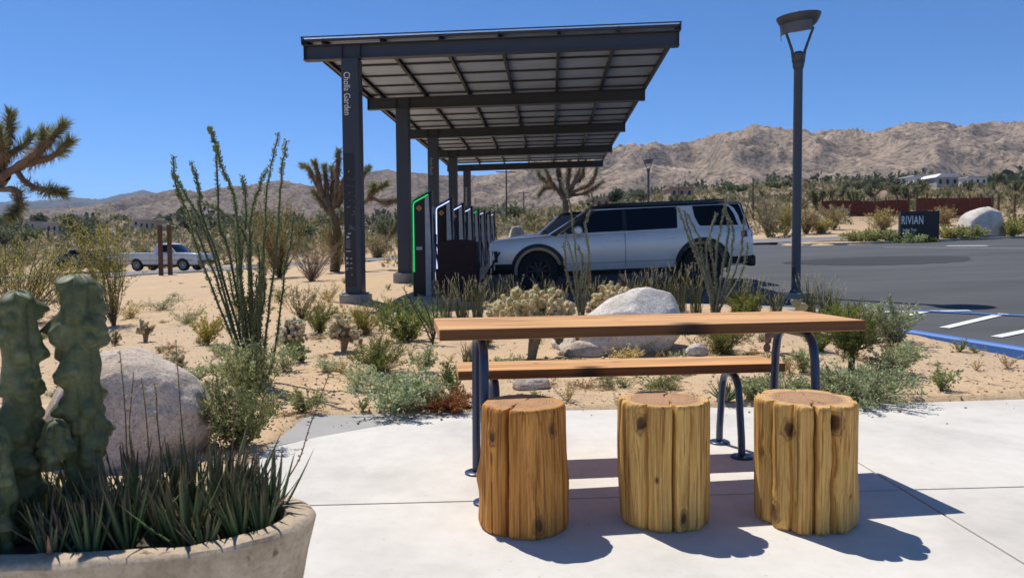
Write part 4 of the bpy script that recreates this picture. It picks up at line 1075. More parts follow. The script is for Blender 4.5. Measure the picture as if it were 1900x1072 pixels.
def m_log(name, base, top, heart, heart_r):
    m, n, l, b = nodes(name)
    a = n.new('ShaderNodeAttribute'); a.attribute_name = 'Col'; s = n.new('ShaderNodeSeparateColor'); l.new(a.outputs['Color'], s.inputs[0])
    t = n.new('ShaderNodeTexCoord')
    def mp(sc):
        q = n.new('ShaderNodeMapping'); q.inputs['Scale'].default_value = sc; l.new(t.outputs['Object'], q.inputs['Vector']); return q.outputs[0]
    g1 = noise(n, l, mp((22, 22, 1.3)), 1.0, 5, 0.6, 0.7); g2 = noise(n, l, mp((120, 120, 3.2)), 1.0, 4, 0.7, 0.3); g3 = noise(n, l, mp((5, 5, 1.6)), 1.0, 4, 0.55, 0.4); g4 = noise(n, l, mp((60, 60, 1.0)), 1.0, 3, 0.5, 1.2)
    c = ramp(n, l, g1, [(0.28, tuple(x*0.60*y for x, y in zip(base, (1, 0.84, 0.66)))), (0.5, base), (0.74, tuple(min(0.95, x*1.36) for x in base))])
    c2 = mix(n, l, 0.75, c.outputs[0], ramp(n, l, g2, [(0.36, (0.55, 0.46, 0.36)), (0.54, (1, 1, 1)), (0.72, (1.1, 1.1, 1.06))]).outputs[0], 'MULTIPLY')
    c3 = mix(n, l, 0.6, c2, ramp(n, l, g3, [(0.3, (0.78, 0.68, 0.55)), (0.55, (1, 1, 1)), (0.75, (1.12, 1.10, 1.06))]).outputs[0], 'MULTIPLY')
    c3 = mix(n, l, 0.8, c3, ramp(n, l, g4, [(0.35, (0.42, 0.30, 0.20)), (0.45, (1, 1, 1)), (0.62, (1, 1, 1)), (0.74, (1.18, 1.16, 1.12))]).outputs[0], 'MULTIPLY')
    # knots: dark eye with a paler ring, from the knot attribute
    kn = ramp(n, l, s.outputs[1], [(0.16, (0, 0, 0)), (0.30, (0.55,)*3), (0.40, (0.25,)*3), (0.56, (0.55,)*3), (0.74, (0.95,)*3)])
    c4 = mix(n, l, kn.outputs[0], c3, (0.12, 0.058, 0.028))
    # sawn end: growth rings
    sx = n.new('ShaderNodeSeparateXYZ'); l.new(t.outputs['Object'], sx.inputs[0])
    cb = n.new('ShaderNodeCombineXYZ'); l.new(sx.outputs[0], cb.inputs[0]); l.new(sx.outputs[1], cb.inputs[1])
    nz = n.new('ShaderNodeTexNoise'); nz.inputs['Scale'].default_value = 9; l.new(cb.outputs[0], nz.inputs['Vector'])
    ln = N(n, 'ShaderNodeVectorMath', operation='LENGTH'); l.new(cb.outputs[0], ln.inputs[0])
    ma = N(n, 'ShaderNodeMath', operation='MULTIPLY_ADD'); ma.inputs[1].default_value = 0.03; l.new(nz.outputs['Fac'], ma.inputs[0]); l.new(ln.outputs['Value'], ma.inputs[2])
    mm = N(n, 'ShaderNodeMath', operation='MULTIPLY'); mm.inputs[1].default_value = 560; l.new(ma.outputs[0], mm.inputs[0])
    sn = N(n, 'ShaderNodeMath', operation='SINE'); l.new(mm.outputs[0], sn.inputs[0])
    rg = ramp(n, l, sn.outputs[0], [(0.0, (0.80, 0.76, 0.72)), (1.0, (1.08, 1.06, 1.04))])
    hr = ramp(n, l, ma.outputs[0], [(heart_r*0.5, heart), (heart_r*0.92, tuple(x*0.86 for x in heart)), (heart_r+0.014, top)])
    tn = noise(n, l, cb.outputs[0], 40, 5, 0.7)
    ct = mix(n, l, 0.9, hr.outputs[0], rg.outputs[0], 'MULTIPLY')
    ct = mix(n, l, 0.7, ct, ramp(n, l, tn, [(0.35, (0.68, 0.65, 0.62)), (0.6, (1.08, 1.07, 1.05))]).outputs[0], 'MULTIPLY')
    fin = mix(n, l, s.outputs[2], c4, ct)
    l.new(fin, b.inputs['Base Color']); b.inputs['Roughness'].default_value = 0.72; b.inputs['Specular IOR Level'].default_value = 0.2
    p = bump(n, l, b, g2, 0.6, 0.003); p = bump(n, l, b, g1, 0.35, 0.005, p); bump(n, l, b, g4, 0.5, 0.004, p)
    return m
def wrap(a): return (a + math.pi) % (2*math.pi) - math.pi
def stool(lab, loc, H, R0, R1, seed, grooves, knots, mat, flute, ell=1.0, bumps=()):
    nth, nz = 340, 120
    th = np.linspace(0, 2*math.pi, nth, endpoint=False); z = np.concatenate([np.linspace(0, H-0.022, nz-9, endpoint=False), H-0.022 + 0.022*np.sin(np.linspace(0, math.pi/2, 9))])
    TH, ZZ = np.meshgrid(th, z)
    r = R0 + (R1-R0)*(ZZ/H)
    r = r*(1 + 0.075*pnoise(np.cos(TH)*1.3+seed, np.sin(TH)*1.3, ZZ*1.2+seed) + 0.042*pnoise(np.cos(TH)*3.1, np.sin(TH)*3.1+seed, ZZ*2.2)) + 0.0022*pnoise(np.cos(TH)*14, np.sin(TH)*14, ZZ*5)
    r = r*(1 + 0.03*np.cos(2*(TH-ell)))
    top_cut = np.zeros_like(th)
    for (dg, wd, dep, za, zb, wob, sd) in grooves:
        tc = math.radians(dg)
        wv = wob*(pnoise(ZZ*4.0, sd*1.7, seed) + 0.4*pnoise(ZZ*13.0, sd*2.3, seed))
        d = wrap(TH - tc - wv)*R0
        win = sstep(za-0.05, za+0.03, ZZ)*(1-sstep(zb-0.03, zb+0.05, ZZ))
        r = r - dep*np.exp(-(d/wd)**2)*win
        if flute: r = r - flute*np.exp(-(d/0.040)**2)*win
    kn = np.zeros_like(r)
    for (dg, zz, rad, hol) in knots:
        d = np.sqrt((wrap(TH - math.radians(dg))*R0)**2 + ((ZZ-zz)*0.60)**2)*(1 + 0.35*pnoise(TH*9, ZZ*38, seed+dg))
        kn = np.maximum(kn, np.exp(-(d/rad)**2))
        r = r + 0.006*np.exp(-(d/(rad*1.7))**2) - hol*np.exp(-(d/(rad*0.62))**2) - 0.003*np.exp(-((d-rad*0.95)/(rad*0.15))**2)
    for (dg, zz, rad, amp) in bumps:
        d = np.sqrt((wrap(TH - math.radians(dg))*R0)**2 + ((ZZ-zz)*0.7)**2); r = r + amp*np.exp(-(d/rad)**2)
    cham = np.clip((ZZ-(H-0.022))/0.022, 0, 1); r = r - 0.010*(1-np.sqrt(np.clip(1-cham**2, 0, 1)))
    cham = np.clip((0.02-ZZ)/0.02, 0, 1); r = r - 0.008*cham**2
    # front of the log faces -Y: angle 0 = front, growing to the right
    V = [np.stack([r*np.sin(TH), -r*np.cos(TH), ZZ], -1).reshape(-1, 3)]
    K = [np.stack([0*kn, kn, 0*kn], -1).reshape(-1, 3)]
    rt = r[-1]; rings = 34
    for s in np.linspace(0.985, 0.004, rings):
        zt = np.full(nth, H) + 0.002*(1-s)
        rs = rt*(s) if s < 0.6 else rt*s
        # away from the rim the outline relaxes to a circle
        rs = (rt*(s**0.3) + rt.mean()*(1-s**0.3))*s
        for (dg, wd, dep, za, zb, wob, sd) in grooves:
            if zb >= H and dep > 0.028:
                d = wrap(th - math.radians(dg) - 0.25*(1-s)*math.sin(sd*3 + 5*s))*rt.mean()*s
                zt = zt - 0.03*np.exp(-(d/(0.0045*max(s, 0.2)))**2)*sstep(0.12, 0.4, np.array(s))
        zt = zt + 0.0012*pnoise(np.sin(th)*rs*40, np.cos(th)*rs*40, seed)
        V.append(np.stack([rs*np.sin(th), -rs*np.cos(th), zt], -1)); K.append(np.tile([0, 0, min(1, (1-s)*14)], (nth, 1)))
    V = np.concatenate(V); K = np.concatenate(K); m = len(V)//nth
    i = np.arange(m-1)[:, None]*nth; j = np.arange(nth)[None, :]; j2 = (j+1) % nth
    T = np.stack([i+j, i+j2, i+nth+j2, i+nth+j], -1).reshape(-1, 4)
    o = fast_mesh('log_stool', V, T, mat, K, loc=loc, smooth=True)
    return tag(o, lab, 'stool', 'log stools before the table')
LOG1 = m_log('cedar_log_amber', (0.60, 0.275, 0.068), (0.52, 0.30, 0.145), (0.50, 0.29, 0.145), 0.12)
LOG2 = m_log('cedar_log_yellow', (0.72, 0.43, 0.135), (0.66, 0.43, 0.21), (0.50, 0.30, 0.17), 0.15)
stool('amber log stool with one long straight crack and two round knots', (0.037, 2.875, 0), 0.472, 0.176, 0.161, 3.0,
      [(-22, 0.0062, 0.055, 0.0, 0.60, 0.05, 1.0), (-45, 0.003, 0.012, -0.1, 0.30, 0.03, 2.0), (14, 0.0025, 0.008, 0.0, 0.22, 0.04, 3.0), (150, 0.004, 0.03, 0.0, 0.6, 0.05, 4.0), (42, 0.002, 0.006, 0.30, 0.45, 0.03, 5.0), (95, 0.003, 0.012, -0.1, 0.6, 0.05, 6)],
      [(-44, 0.365, 0.017, 0.006), (39, 0.395, 0.017, 0.006), (17, 0.055, 0.020, 0.004), (120, 0.2, 0.02, 0.004)], LOG1, 0.0, 0.4, [(-88, 0.19, 0.035, 0.014), (75, 0.17, 0.05, 0.008)])
stool('yellow fluted log stool standing between the other two log stools', (0.585, 2.90, 0), 0.476, 0.166, 0.172, 11.0,
      [(-37, 0.006, 0.020, -0.1, 0.60, 0.05, 1.0), (4, 0.0060, 0.055, -0.1, 0.60, 0.02, 2.0), (27, 0.0035, 0.012, -0.1, 0.60, 0.03, 3.0), (62, 0.005, 0.012, -0.1, 0.6, 0.05, 4.0), (110, 0.006, 0.02, -0.1, 0.6, 0.05, 5), (160, 0.006, 0.03, -0.1, 0.6, 0.05, 6), (215, 0.006, 0.02, -0.1, 0.6, 0.05, 7), (270, 0.006, 0.02, -0.1, 0.6, 0.05, 8)],
      [(-43, 0.405, 0.020, 0.022), (18, 0.055, 0.018, 0.012), (-20, 0.2, 0.008, 0.001)], LOG2, 0.014, 1.2, [(-86, 0.19, 0.03, 0.012)])
stool('widest yellow log stool with deep flutes and a hollow knot by its rim', (1.137, 2.895, 0), 0.476, 0.197, 0.200, 23.0,
      [(-39, 0.006, 0.022, -0.1, 0.60, 0.06, 1.0), (-12, 0.0060, 0.040, -0.1, 0.60, 0.03, 2.0), (11, 0.009, 0.045, -0.1, 0.60, 0.06, 3.0), (47, 0.004, 0.020, -0.1, 0.60, 0.03, 4.0), (75, 0.006, 0.012, -0.1, 0.6, 0.04, 5), (120, 0.006, 0.02, -0.1, 0.6, 0.05, 6), (175, 0.006, 0.03, -0.1, 0.6, 0.05, 7), (230, 0.006, 0.02, -0.1, 0.6, 0.05, 8), (290, 0.007, 0.02, -0.1, 0.6, 0.05, 9)],
      [(-42, 0.385, 0.022, 0.016), (12, 0.415, 0.024, 0.018), (33, 0.14, 0.007, 0.001), (-60, 0.06, 0.03, 0.008)], LOG2, 0.019, 0.2, [(-70, 0.3, 0.05, 0.010), (85, 0.1, 0.06, 0.012)])

# ------------------------------------------------------------------ boulders and stones
def m_granite(name, base, warm=(0.40, 0.30, 0.23)):
    m, n, l, b = nodes(name)
    v = coord(n, l, 'Object')
    big = noise(n, l, v, 2.2, 5, 0.6); sp = noise(n, l, v, 70, 3, 0.75); sp2 = noise(n, l, v, 26, 4, 0.7); mid = noise(n, l, v, 7, 6, 0.65)
    c = ramp(n, l, big, [(0.32, warm), (0.5, base), (0.7, tuple(min(0.8, x*1.15) for x in base))])
    c2 = mix(n, l, 0.75, c.outputs[0], ramp(n, l, sp, [(0.33, (0.42, 0.41, 0.40)), (0.47, (0.95, 0.95, 0.95)), (0.66, (1.22, 1.2, 1.18))]).outputs[0], 'MULTIPLY')
    c3 = mix(n, l, 0.6, c2, ramp(n, l, sp2, [(0.32, (0.6, 0.58, 0.57)), (0.55, (1.05, 1.05, 1.05))]).outputs[0], 'MULTIPLY')
    l.new(c3, b.inputs['Base Color']); b.inputs['Roughness'].default_value = 0.9; b.inputs['Specular IOR Level'].default_value = 0.2
    p = bump(n, l, b, sp2, 0.5, 0.012); p = bump(n, l, b, mid, 0.5, 0.03, p); bump(n, l, b, sp, 0.25, 0.004, p)
    return m
GRAN = m_granite('granite', (0.53, 0.44, 0.355), (0.44, 0.325, 0.235)); GRANW = m_granite('pale_granite', (0.68, 0.615, 0.54), (0.52, 0.43, 0.345))
def boulder(lab, loc, d, seed, mat, rot=0, warp=None, sub=5, group=None, sink=0.2, rough=0.10, name='boulder', cat='boulder'):
    bm = bmesh.new(); bmesh.ops.create_icosphere(bm, subdivisions=sub, radius=1.0)
    co = np.array([v.co for v in bm.verts])
    n1 = fbm(co[:, 0]*0.9+seed, co[:, 1]*0.9, co[:, 2]*0.9, 3); n2 = fbm(co[:, 0]*3+seed, co[:, 1]*3, co[:, 2]*3+seed, 4)
    s = 1 + rough*1.8*n1 + rough*0.45*n2
    co = co*s[:, None]
    nfac = 16 if mat is GRANW else 9
    rr = np.random.RandomState(int(seed*13) % 99991)
    for k in range(nfac):   # a few broken facets
        a = rr.normal(size=3); a[2] = abs(a[2])*0.6; a /= np.linalg.norm(a); lim = rr.uniform(0.80, 0.97)
        dd = co @ a - lim; co = co - np.where(dd > 0, dd*0.8, 0)[:, None]*a
    if warp is not None: co = warp(co)
    co[:, 2] = np.where(co[:, 2] < -sink*2.2, -sink*2.2 + (co[:, 2]+sink*2.2)*0.2, co[:, 2])
    co = co*np.array(d)/2
    for v, q in zip(bm.verts, co): v.co = q
    me = bpy.data.meshes.new(name); bm.to_mesh(me); bm.free(); me.materials.append(mat)
    o = link(name, me, None, 180, loc=loc, rot=(0, 0, rot))
    return tag(o, lab, cat, group)
boulder('big rounded granite boulder behind the cactus planter', (-2.06, 3.97, 0.16), (0.87, 0.80, 0.745), 4.2, GRAN, 0.2, sub=6, rough=0.06)
def wp(c):
    c = c.copy(); c[:, 0] = c[:, 0] + 0.38*c[:, 2]; c[:, 2] *= np.where(c[:, 2] > 0, 1 - 0.34*np.clip(-c[:, 0]+0.2, 0, 1.1), 1); return c
P = gsoft(1150, 657); boulder('pale granite boulder standing behind the wooden table', (P.x+0.03, P.y+0.3, P.z+0.18), (1.22, 0.9, 0.84), 8.3, GRANW, -0.1, wp, sub=6, rough=0.07)
P = gsoft(988, 722); boulder('small grey stone lying under the bench', (P.x, P.y+0.05, P.z+0.03), (0.30, 0.2, 0.14), 15.1, GRAN, 0.3, sub=4)
P = gsoft(1293, 660); boulder('small white stone beside the table-side granite boulder', (P.x, P.y+0.05, P.z+0.03), (0.22, 0.16, 0.16), 21.7, GRANW, 0.1, sub=4)
P = gsoft(1085, 660); boulder('low grey stone at the left foot of the pale granite boulder', (P.x, P.y+0.05, P.z+0.02), (0.5, 0.3, 0.24), 25.7, GRAN, 0.1, sub=4)
P = pt(1832, 412, 33.8); g_ = gz(P.x, 33.8); boulder('large pale boulder standing right of the entrance sign', (P.x, 34.2, g_+0.45), (2.15, 1.7, 1.75), 31.9, GRANW, 0.1, sub=5, rough=0.08)
P = pt(960, 440, 31.0); boulder('pale boulder half hidden behind the slate blue car hood', (P.x, 31.0, gz(P.x, 31)+0.45), (0.98, 0.8, 1.75), 37.7, GRANW, 0.1, sub=4)

# ------------------------------------------------------------------ planter with cacti
def m_pot():
    m, n, l, b = nodes('cast_stone')
    v = coord(n, l); a = noise(n, l, v, 9, 6, 0.65); f = noise(n, l, v, 70, 4, 0.7); pit = noise(n, l, v, 28, 2, 0.5)
    c = ramp(n, l, a, [(0.3, (0.34, 0.25, 0.165)), (0.55, (0.53, 0.415, 0.29)), (0.75, (0.64, 0.52, 0.38))])
    c2 = mix(n, l, 0.6, c.outputs[0], ramp(n, l, f, [(0.35, (0.68, 0.66, 0.62)), (0.6, (1.08, 1.08, 1.08))]).outputs[0], 'MULTIPLY')
    c3 = mix(n, l, 0.85, c2, ramp(n, l, pit, [(0.30, (0.35, 0.30, 0.25)), (0.37, (1, 1, 1))]).outputs[0], 'MULTIPLY')
    l.new(c3, b.inputs['Base Color']); b.inputs['Roughness'].default_value = 0.92; b.inputs['Specular IOR Level'].default_value = 0.2
    p = bump(n, l, b, f, 0.4, 0.004); bump(n, l, b, pit, 0.5, 0.008, p); return m
POT = m_pot(); SOIL = simple('potting_soil', (0.085, 0.062, 0.042), 0.95, 0, 0.4, 40, 0.8, 90, 0.01)
PC = Vector((-0.93, 1.615, 0)); RZ = 0.48; PA, PB_ = 0.49, 0.25
def oval(V):
    V = np.array(V, float); r = np.hypot(V[:, 0], V[:, 1])+1e-9; k = np.clip(r/0.446, 0, 1)
    ra = np.where(r > 0.25, r-0.446+PA, r*(0.25-0.446+PA)/0.25); rb = np.where(r > 0.25, r-0.446+PB_, r*(0.25-0.446+PB_)/0.25)
    V[:, 0], V[:, 1] = V[:, 0]/r*ra, V[:, 1]/r*rb; return V
prof = [(0.02, 0.0), (0.27, 0.0), (0.30, 0.015), (0.355, 0.12), (0.405, 0.26), (0.435, 0.40), (0.446, RZ-0.012), (0.440, RZ-0.003), (0.430, RZ), (0.395, RZ), (0.386, RZ-0.004), (0.382, RZ-0.02), (0.375, 0.385), (0.02, 0.35)]
t = thing('planter', 'big round cast stone planter bowl in the near corner', 'planter', tuple(PC))
mb = MB(); mb.lathe(prof, 96); mb.V[0] = oval(mb.V[0]); o = mb.obj('bowl', POT, t, 40)
co = np.array([v.co for v in o.data.vertices]); nn = 0.010*fbm(co[:, 0]*9, co[:, 1]*7, co[:, 2]*7, 4)
for v, q in zip(o.data.vertices, nn): v.co *= (1+q*1.6)
mb = MB(); ang = np.linspace(0, 2*math.pi, 64, endpoint=False); V = [(0, 0, 0.445)]; f = []
for k, rr_ in enumerate(np.linspace(0.04, 0.386, 12)):
    for a in ang: V.append((rr_*math.cos(a), rr_*math.sin(a), 0.442 + 0.012*float(fbm(rr_*math.cos(a)*9, rr_*math.sin(a)*9, 2, 3))))
f = [(0, 1+j, 1+(j+1) % 64) for j in range(64)] + [(1+k*64+j, 1+k*64+(j+1) % 64, 1+(k+1)*64+(j+1) % 64, 1+(k+1)*64+j) for k in range(11) for j in range(64)]
mb.add(oval(V), f); mb.obj('soil', SOIL, t, 180)
def m_cactus():
    m, n, l, b = nodes('cactus_skin')
    v = coord(n, l); a = noise(n, l, v, 14, 5, 0.6); f = noise(n, l, v, 120, 3, 0.7)
    c = ramp(n, l, a, [(0.3, (0.070, 0.085, 0.034)), (0.55, (0.125, 0.142, 0.064)), (0.75, (0.22, 0.24, 0.13))])
    c2 = mix(n, l, 0.6, c.outputs[0], ramp(n, l, f, [(0.35, (0.6, 0.6, 0.56)), (0.6, (1.1, 1.1, 1.06))]).outputs[0], 'MULTIPLY')
    ck = noise(n, l, v, 26, 5, 0.7)
    c2 = mix(n, l, ramp(n, l, ck, [(0.62, (0,0,0)), (0.68, (0.8,)*3)]).outputs[0], c2, (0.16, 0.125, 0.075))
    l.new(c2, b.inputs['Base Color']); b.inputs['Roughness'].default_value = 0.58; b.inputs['Specular IOR Level'].default_value = 0.35
    b.inputs['Subsurface Weight'].default_value = 0.08; b.inputs['Subsurface Radius'].default_value = (0.01, 0.012, 0.004); b.inputs['Subsurface Scale'].default_value = 0.5
    bump(n, l, b, f, 0.15, 0.001); return m
CACT = m_cactus()
def totem(seed, H, R, lean=(0, 0)):
    """knobbly monstrose column: irregular ribs broken into lumps, lumpy crown"""
    rr = np.random.RandomState(seed); nth, nz = 110, 220
    th = np.linspace(0, 2*math.pi, nth, endpoint=False); s = np.linspace(0, 1, nz)
    TH, SS = np.meshgrid(th, s); zc = SS*H
    cap = np.sqrt(np.clip(1 - np.clip((zc-(H-R*1.0))/(R*1.0), 0, 1)**2, 0, 1))
    r = R*0.80*(0.90+0.10*np.clip(zc/H*3, 0, 1))*np.ones_like(TH)
    nr = 6
    r = r*(1.02 + 0.20*(np.abs(np.cos(nr*0.5*(TH + 0.35*pnoise(zc*5, seed*1.3, 0)) + seed))-0.6))*(1 + 0.06*np.sin(zc*75 + 3*pnoise(TH*1.0, zc*4, seed) + seed))
    z = zc.copy()
    for k in range(int(H/0.05*7.5)):
        tc = rr.uniform(0, 2*math.pi); zz = rr.uniform(0.0, H*1.0); sz = rr.uniform(0.015, 0.030)*R/0.055; am = rr.uniform(0.008, 0.019)*R/0.055
        d2 = ((wrap(TH-tc)*R)**2 + ((zc-zz)*np.where(zc > zz, 0.75, 1.25))**2)/sz**2
        bmp = np.exp(-d2**2.2); r = r + am*bmp; z = z - 0.15*am*bmp
    r = r*cap + 0.0004
    top = (1-cap); z = z + 0.012*top*np.cos(5*TH+seed)*(r/R)
    x = r*np.sin(TH) + lean[0]*(zc/H)**1.5; y = r*np.cos(TH) + lean[1]*(zc/H)**1.5
    V = np.stack([x, y, z], -1).reshape(-1, 3)
    i = np.arange(nz-1)[:, None]*nth; j = np.arange(nth)[None, :]; j2 = (j+1) % nth
    T = np.stack([i+j, i+nth+j, i+nth+j2, i+j2], -1).reshape(-1, 4)
    return V, T
def cactus(lab, x, y, H, R, seed, lean=(0, 0), sprout=None):
    t = thing('totem_cactus', lab, 'cactus', (x, y, 0.43), 0, 'knobbly cacti in the planter')
    V, T = totem(seed, H, R, lean); fast_mesh('column', V, T, CACT, parent=t, smooth=True)
    if sprout:
        for (sx_, sy_, sz_, sh, sr, sd_) in sprout:
            V, T = totem(sd_, sh, sr); o = fast_mesh('offshoot', V, T, CACT, parent=t, smooth=True); o.location = (sx_, sy_, sz_)
P1 = pt(152, 700, 1.66); P2 = pt(36, 700, 1.60); P3 = pt(2, 900, 1.475)
cactus('tallest knobbly totem cactus with sunlit crown in the stone planter', P1.x, 1.66, pt(150, 508, 1.66).z-0.43, 0.044, 5, (0.0, 0.0))
cactus('shaded knobbly totem cactus with a round offshoot, at the planter edge', P2.x, 1.60, pt(36, 538, 1.60).z-0.43, 0.041, 12, (0.004, 0.0), [(0.078, -0.01, 0.185, 0.085, 0.031, 31), (0.058, 0.0, 0.16, 0.06, 0.024, 33)])
cactus('short dark totem cactus nearest the camera in the planter', P3.x-0.02, 1.475, 0.30, 0.040, 21)
# ------------------------------------------------------------------ plants: builders
LEAF = leafmat('leaf', 0.34); SPINE = leafmat('spines', 0.5, 0.7, 0.1); TWIG = leafmat('twig', 0.0, 0.85, 0.15); SKIN = leafmat('plant_skin', 0.0, 0.6, 0.25)
def unit(v): return v / (np.linalg.norm(v, axis=-1, keepdims=True) + 1e-9)
def jitcol(c, n, rs, v=0.25, h=0.10):
    c = np.array(c, float); k = 1 + v*(rs.rand(n, 1)*2-1); hh = 1 + h*(rs.rand(n, 3)*2-1)
    return np.clip(c*k*hh, 0, 1)
def leaf_arrays(P, Dn, L, W, C, rs, fold=0.0):
    """diamond leaves at P pointing along Dn"""
    n = len(P); Dn = unit(Dn); r = unit(rs.normal(size=(n, 3))); S_ = unit(np.cross(Dn, r))
    L = np.broadcast_to(np.asarray(L, float).reshape(-1, 1), (n, 1)); W = np.broadcast_to(np.asarray(W, float).reshape(-1, 1), (n, 1))
    V = np.stack([P, P + Dn*L*0.5 + S_*W*0.5, P + Dn*L, P + Dn*L*0.5 - S_*W*0.5], 1).reshape(-1, 3)
    T = np.arange(n*4).reshape(n, 4)
    return V, T, np.repeat(C, 4, 0)
def spike_arrays(P, Dn, L, W, C, rs):
    n = len(P); Dn = unit(Dn); r = unit(rs.normal(size=(n, 3))); S_ = unit(np.cross(Dn, r))
    L = np.broadcast_to(np.asarray(L, float).reshape(-1, 1), (n, 1)); W = np.broadcast_to(np.asarray(W, float).reshape(-1, 1), (n, 1))
    V = np.stack([P - S_*W*0.5, P + S_*W*0.5, P + Dn*L + S_*W*0.06, P + Dn*L - S_*W*0.06], 1).reshape(-1, 3)
    return V, np.arange(n*4).reshape(n, 4), np.repeat(C, 4, 0)
class AC:
    """collects vertex/face/colour arrays"""
    def __init__(s): s.V = []; s.T = []; s.C = []; s.n = 0
    def add(s, V, T, C):
        if len(V) == 0: return
        s.V.append(V); s.T.append(T + s.n); s.C.append(C); s.n += len(V)
    def tube(s, pts, r0, r1, col, n=4):
        P = np.asarray(pts, float); k = len(P)
        Tn = unit(np.gradient(P, axis=0)); a = np.array([0.31, 0.17, 0.9]) if abs(Tn[0][2]) < 0.9 else np.array([0.9, 0.3, 0.1])
        u = unit(np.cross(Tn, a)); b = np.cross(Tn, u); ang = np.arange(n)*2*math.pi/n
        R = np.linspace(r0, r1, k)[:, None, None] if np.isscalar(r0) else np.asarray(r0)[:, None, None]
        V = P[:, None, :] + R*(np.cos(ang)[None, :, None]*u[:, None, :] + np.sin(ang)[None, :, None]*b[:, None, :])
        i = np.arange(k-1)[:, None]*n; j = np.arange(n)[None, :]; j2 = (j+1) % n
        T = np.stack([i+j, i+j2, i+n+j2, i+n+j], -1).reshape(-1, 4)
        c = np.asarray(col, float)
        s.add(V.reshape(-1, 3), T, np.repeat(c, n, 0) if c.ndim == 2 else np.tile(c, (k*n, 1)))
    def obj(s, name, mat, parent=None, loc=None, smooth=False):
        return fast_mesh(name, np.concatenate(s.V), np.concatenate(s.T), mat, np.concatenate(s.C), parent=parent, loc=loc, smooth=smooth)
def base_at(px, py, fix=0.0):
    P = gsoft(px, py)
    for _ in range(30):   # keep roots off the paving
        if poly_sd(np.array([P.x]), np.array([P.y]), PATIO)[0] < -0.07: break
        P.y += 0.02
    P.z = gz(P.x, P.y) + fix; return P
def size_px(P, s): return s/1400.0*P.y
def shrub(name, lab, P, Wd, Ht, seed, leaf=(0.13, 0.17, 0.08), leaf2=None, twig=(0.16, 0.12, 0.08), nst=22, nlf=1800, L=0.02, Wl=0.009, form='dome', group=None, cat='shrub', up=0.35, trunk=0.0, bare=0.25):
    """a branching bush: stems that fork from the base, leaves set along the outer twigs"""
    rs = np.random.RandomState(seed); t = thing(name, lab, cat, tuple(P), rs.uniform(0, 6.28), group)
    st = AC(); lf = AC(); segs = []; nlf = int(nlf*1.5); warm = (1.42, 1.34, 0.98); leaf = tuple(min(1, q*k_) for q, k_ in zip(leaf, warm)); leaf2 = None if leaf2 is None else tuple(min(1, q*k_) for q, k_ in zip(leaf2, warm))
    lean = rs.normal(size=2)*0.08
    for i in range(nst):
        a = rs.uniform(0, 2*math.pi); q = math.sqrt(rs.uniform(0.02, 1))
        if form == 'sprawl': q = 0.35+0.65*q
        tip = np.array([math.cos(a)*q*Wd/2, math.sin(a)*q*Wd/2, 0])
        if form == 'dome': tip[2] = Ht*(0.30 + 0.70*math.sqrt(max(0, 1-0.85*q*q)))*rs.uniform(0.72, 1.08)
        elif form == 'sprawl': tip[2] = Ht*(0.25+0.75*(1-q*0.75))*rs.uniform(0.5, 1.1)
        elif form == 'upright': tip[2] = Ht*(1-0.25*q*q)*rs.uniform(0.55, 1.05)
        elif form == 'vase': tip[2] = Ht*rs.uniform(0.55, 1.0)
        tip[:2] += lean*Ht
        b0 = np.array([rs.normal()*0.02*Wd, rs.normal()*0.02*Wd, -0.02])
        z0 = trunk*Ht
        mid = b0*0.5 + tip*0.5; mid[2] = z0 + (tip[2]-z0)*(0.42 if form != 'sprawl' else 0.6); mid[:2] *= (0.75 if form != 'upright' else 0.9); mid += rs.normal(size=3)*0.04*Wd
        p = smooth_path([b0, b0*0.6+np.array([0, 0, z0*0.8+0.01]), mid, tip], 4)
        nlf = nlf
        r = (0.006+0.010*trunk)*max(0.35, Wd)
        st.tube(p, r, r*0.3, jitcol(twig, 1, rs, 0.3)[0], 4)
        segs.append((p[5:], 1.0))
        for k in range(4):
            f = rs.uniform(0.35, 0.95); s0 = p[int(f*(len(p)-1))]
            d = unit(tip - s0 + rs.normal(size=3)*0.28*Wd + np.array([0, 0, up*0.2*Ht])); ln = rs.uniform(0.12, 0.32)*max(Ht, Wd*0.6)
            e = s0 + d*ln; e[2] = max(e[2], 0.01)
            bp = smooth_path([s0, (s0+e)/2 + rs.normal(size=3)*0.02*Wd, e], 3)
            st.tube(bp, r*0.5, r*0.2, jitcol(twig, 1, rs, 0.3)[0], 3); segs.append((bp, 1.0))
    lens = np.array([np.linalg.norm(np.diff(s[0], axis=0), axis=1).sum() for s in segs]); pr = lens/lens.sum()
    idx = rs.choice(len(segs), nlf, p=pr); Pp = np.zeros((nlf, 3)); Dd = np.zeros((nlf, 3))
    fr = bare + (1-bare)*rs.rand(nlf)**0.75
    for i in range(nlf):
        s = segs[idx[i]][0]; f = fr[i]*(len(s)-1); k = min(int(f), len(s)-2); Pp[i] = s[k]+(s[k+1]-s[k])*(f-k); Dd[i] = s[k+1]-s[k]
    Dd = unit(Dd)*0.6 + unit(rs.normal(size=(nlf, 3))) + np.array([0, 0, up]); Pp += rs.normal(size=(nlf, 3))*0.012*Wd
    Pp[:, 2] = np.maximum(Pp[:, 2], 0.004)
    C = jitcol(leaf, nlf, rs, 0.28, 0.10)
    if leaf2 is not None:
        m = rs.rand(nlf) < 0.35; C[m] = jitcol(leaf2, int(m.sum()), rs, 0.25, 0.1)
    V, T, Cc = leaf_arrays(Pp, Dd, L*rs.uniform(0.6, 1.3, nlf), Wl*rs.uniform(0.7, 1.25, nlf), C, rs); lf.add(V, T, Cc)
    st.obj('stems', TWIG, t); lf.obj('foliage', LEAF, t)
    return t
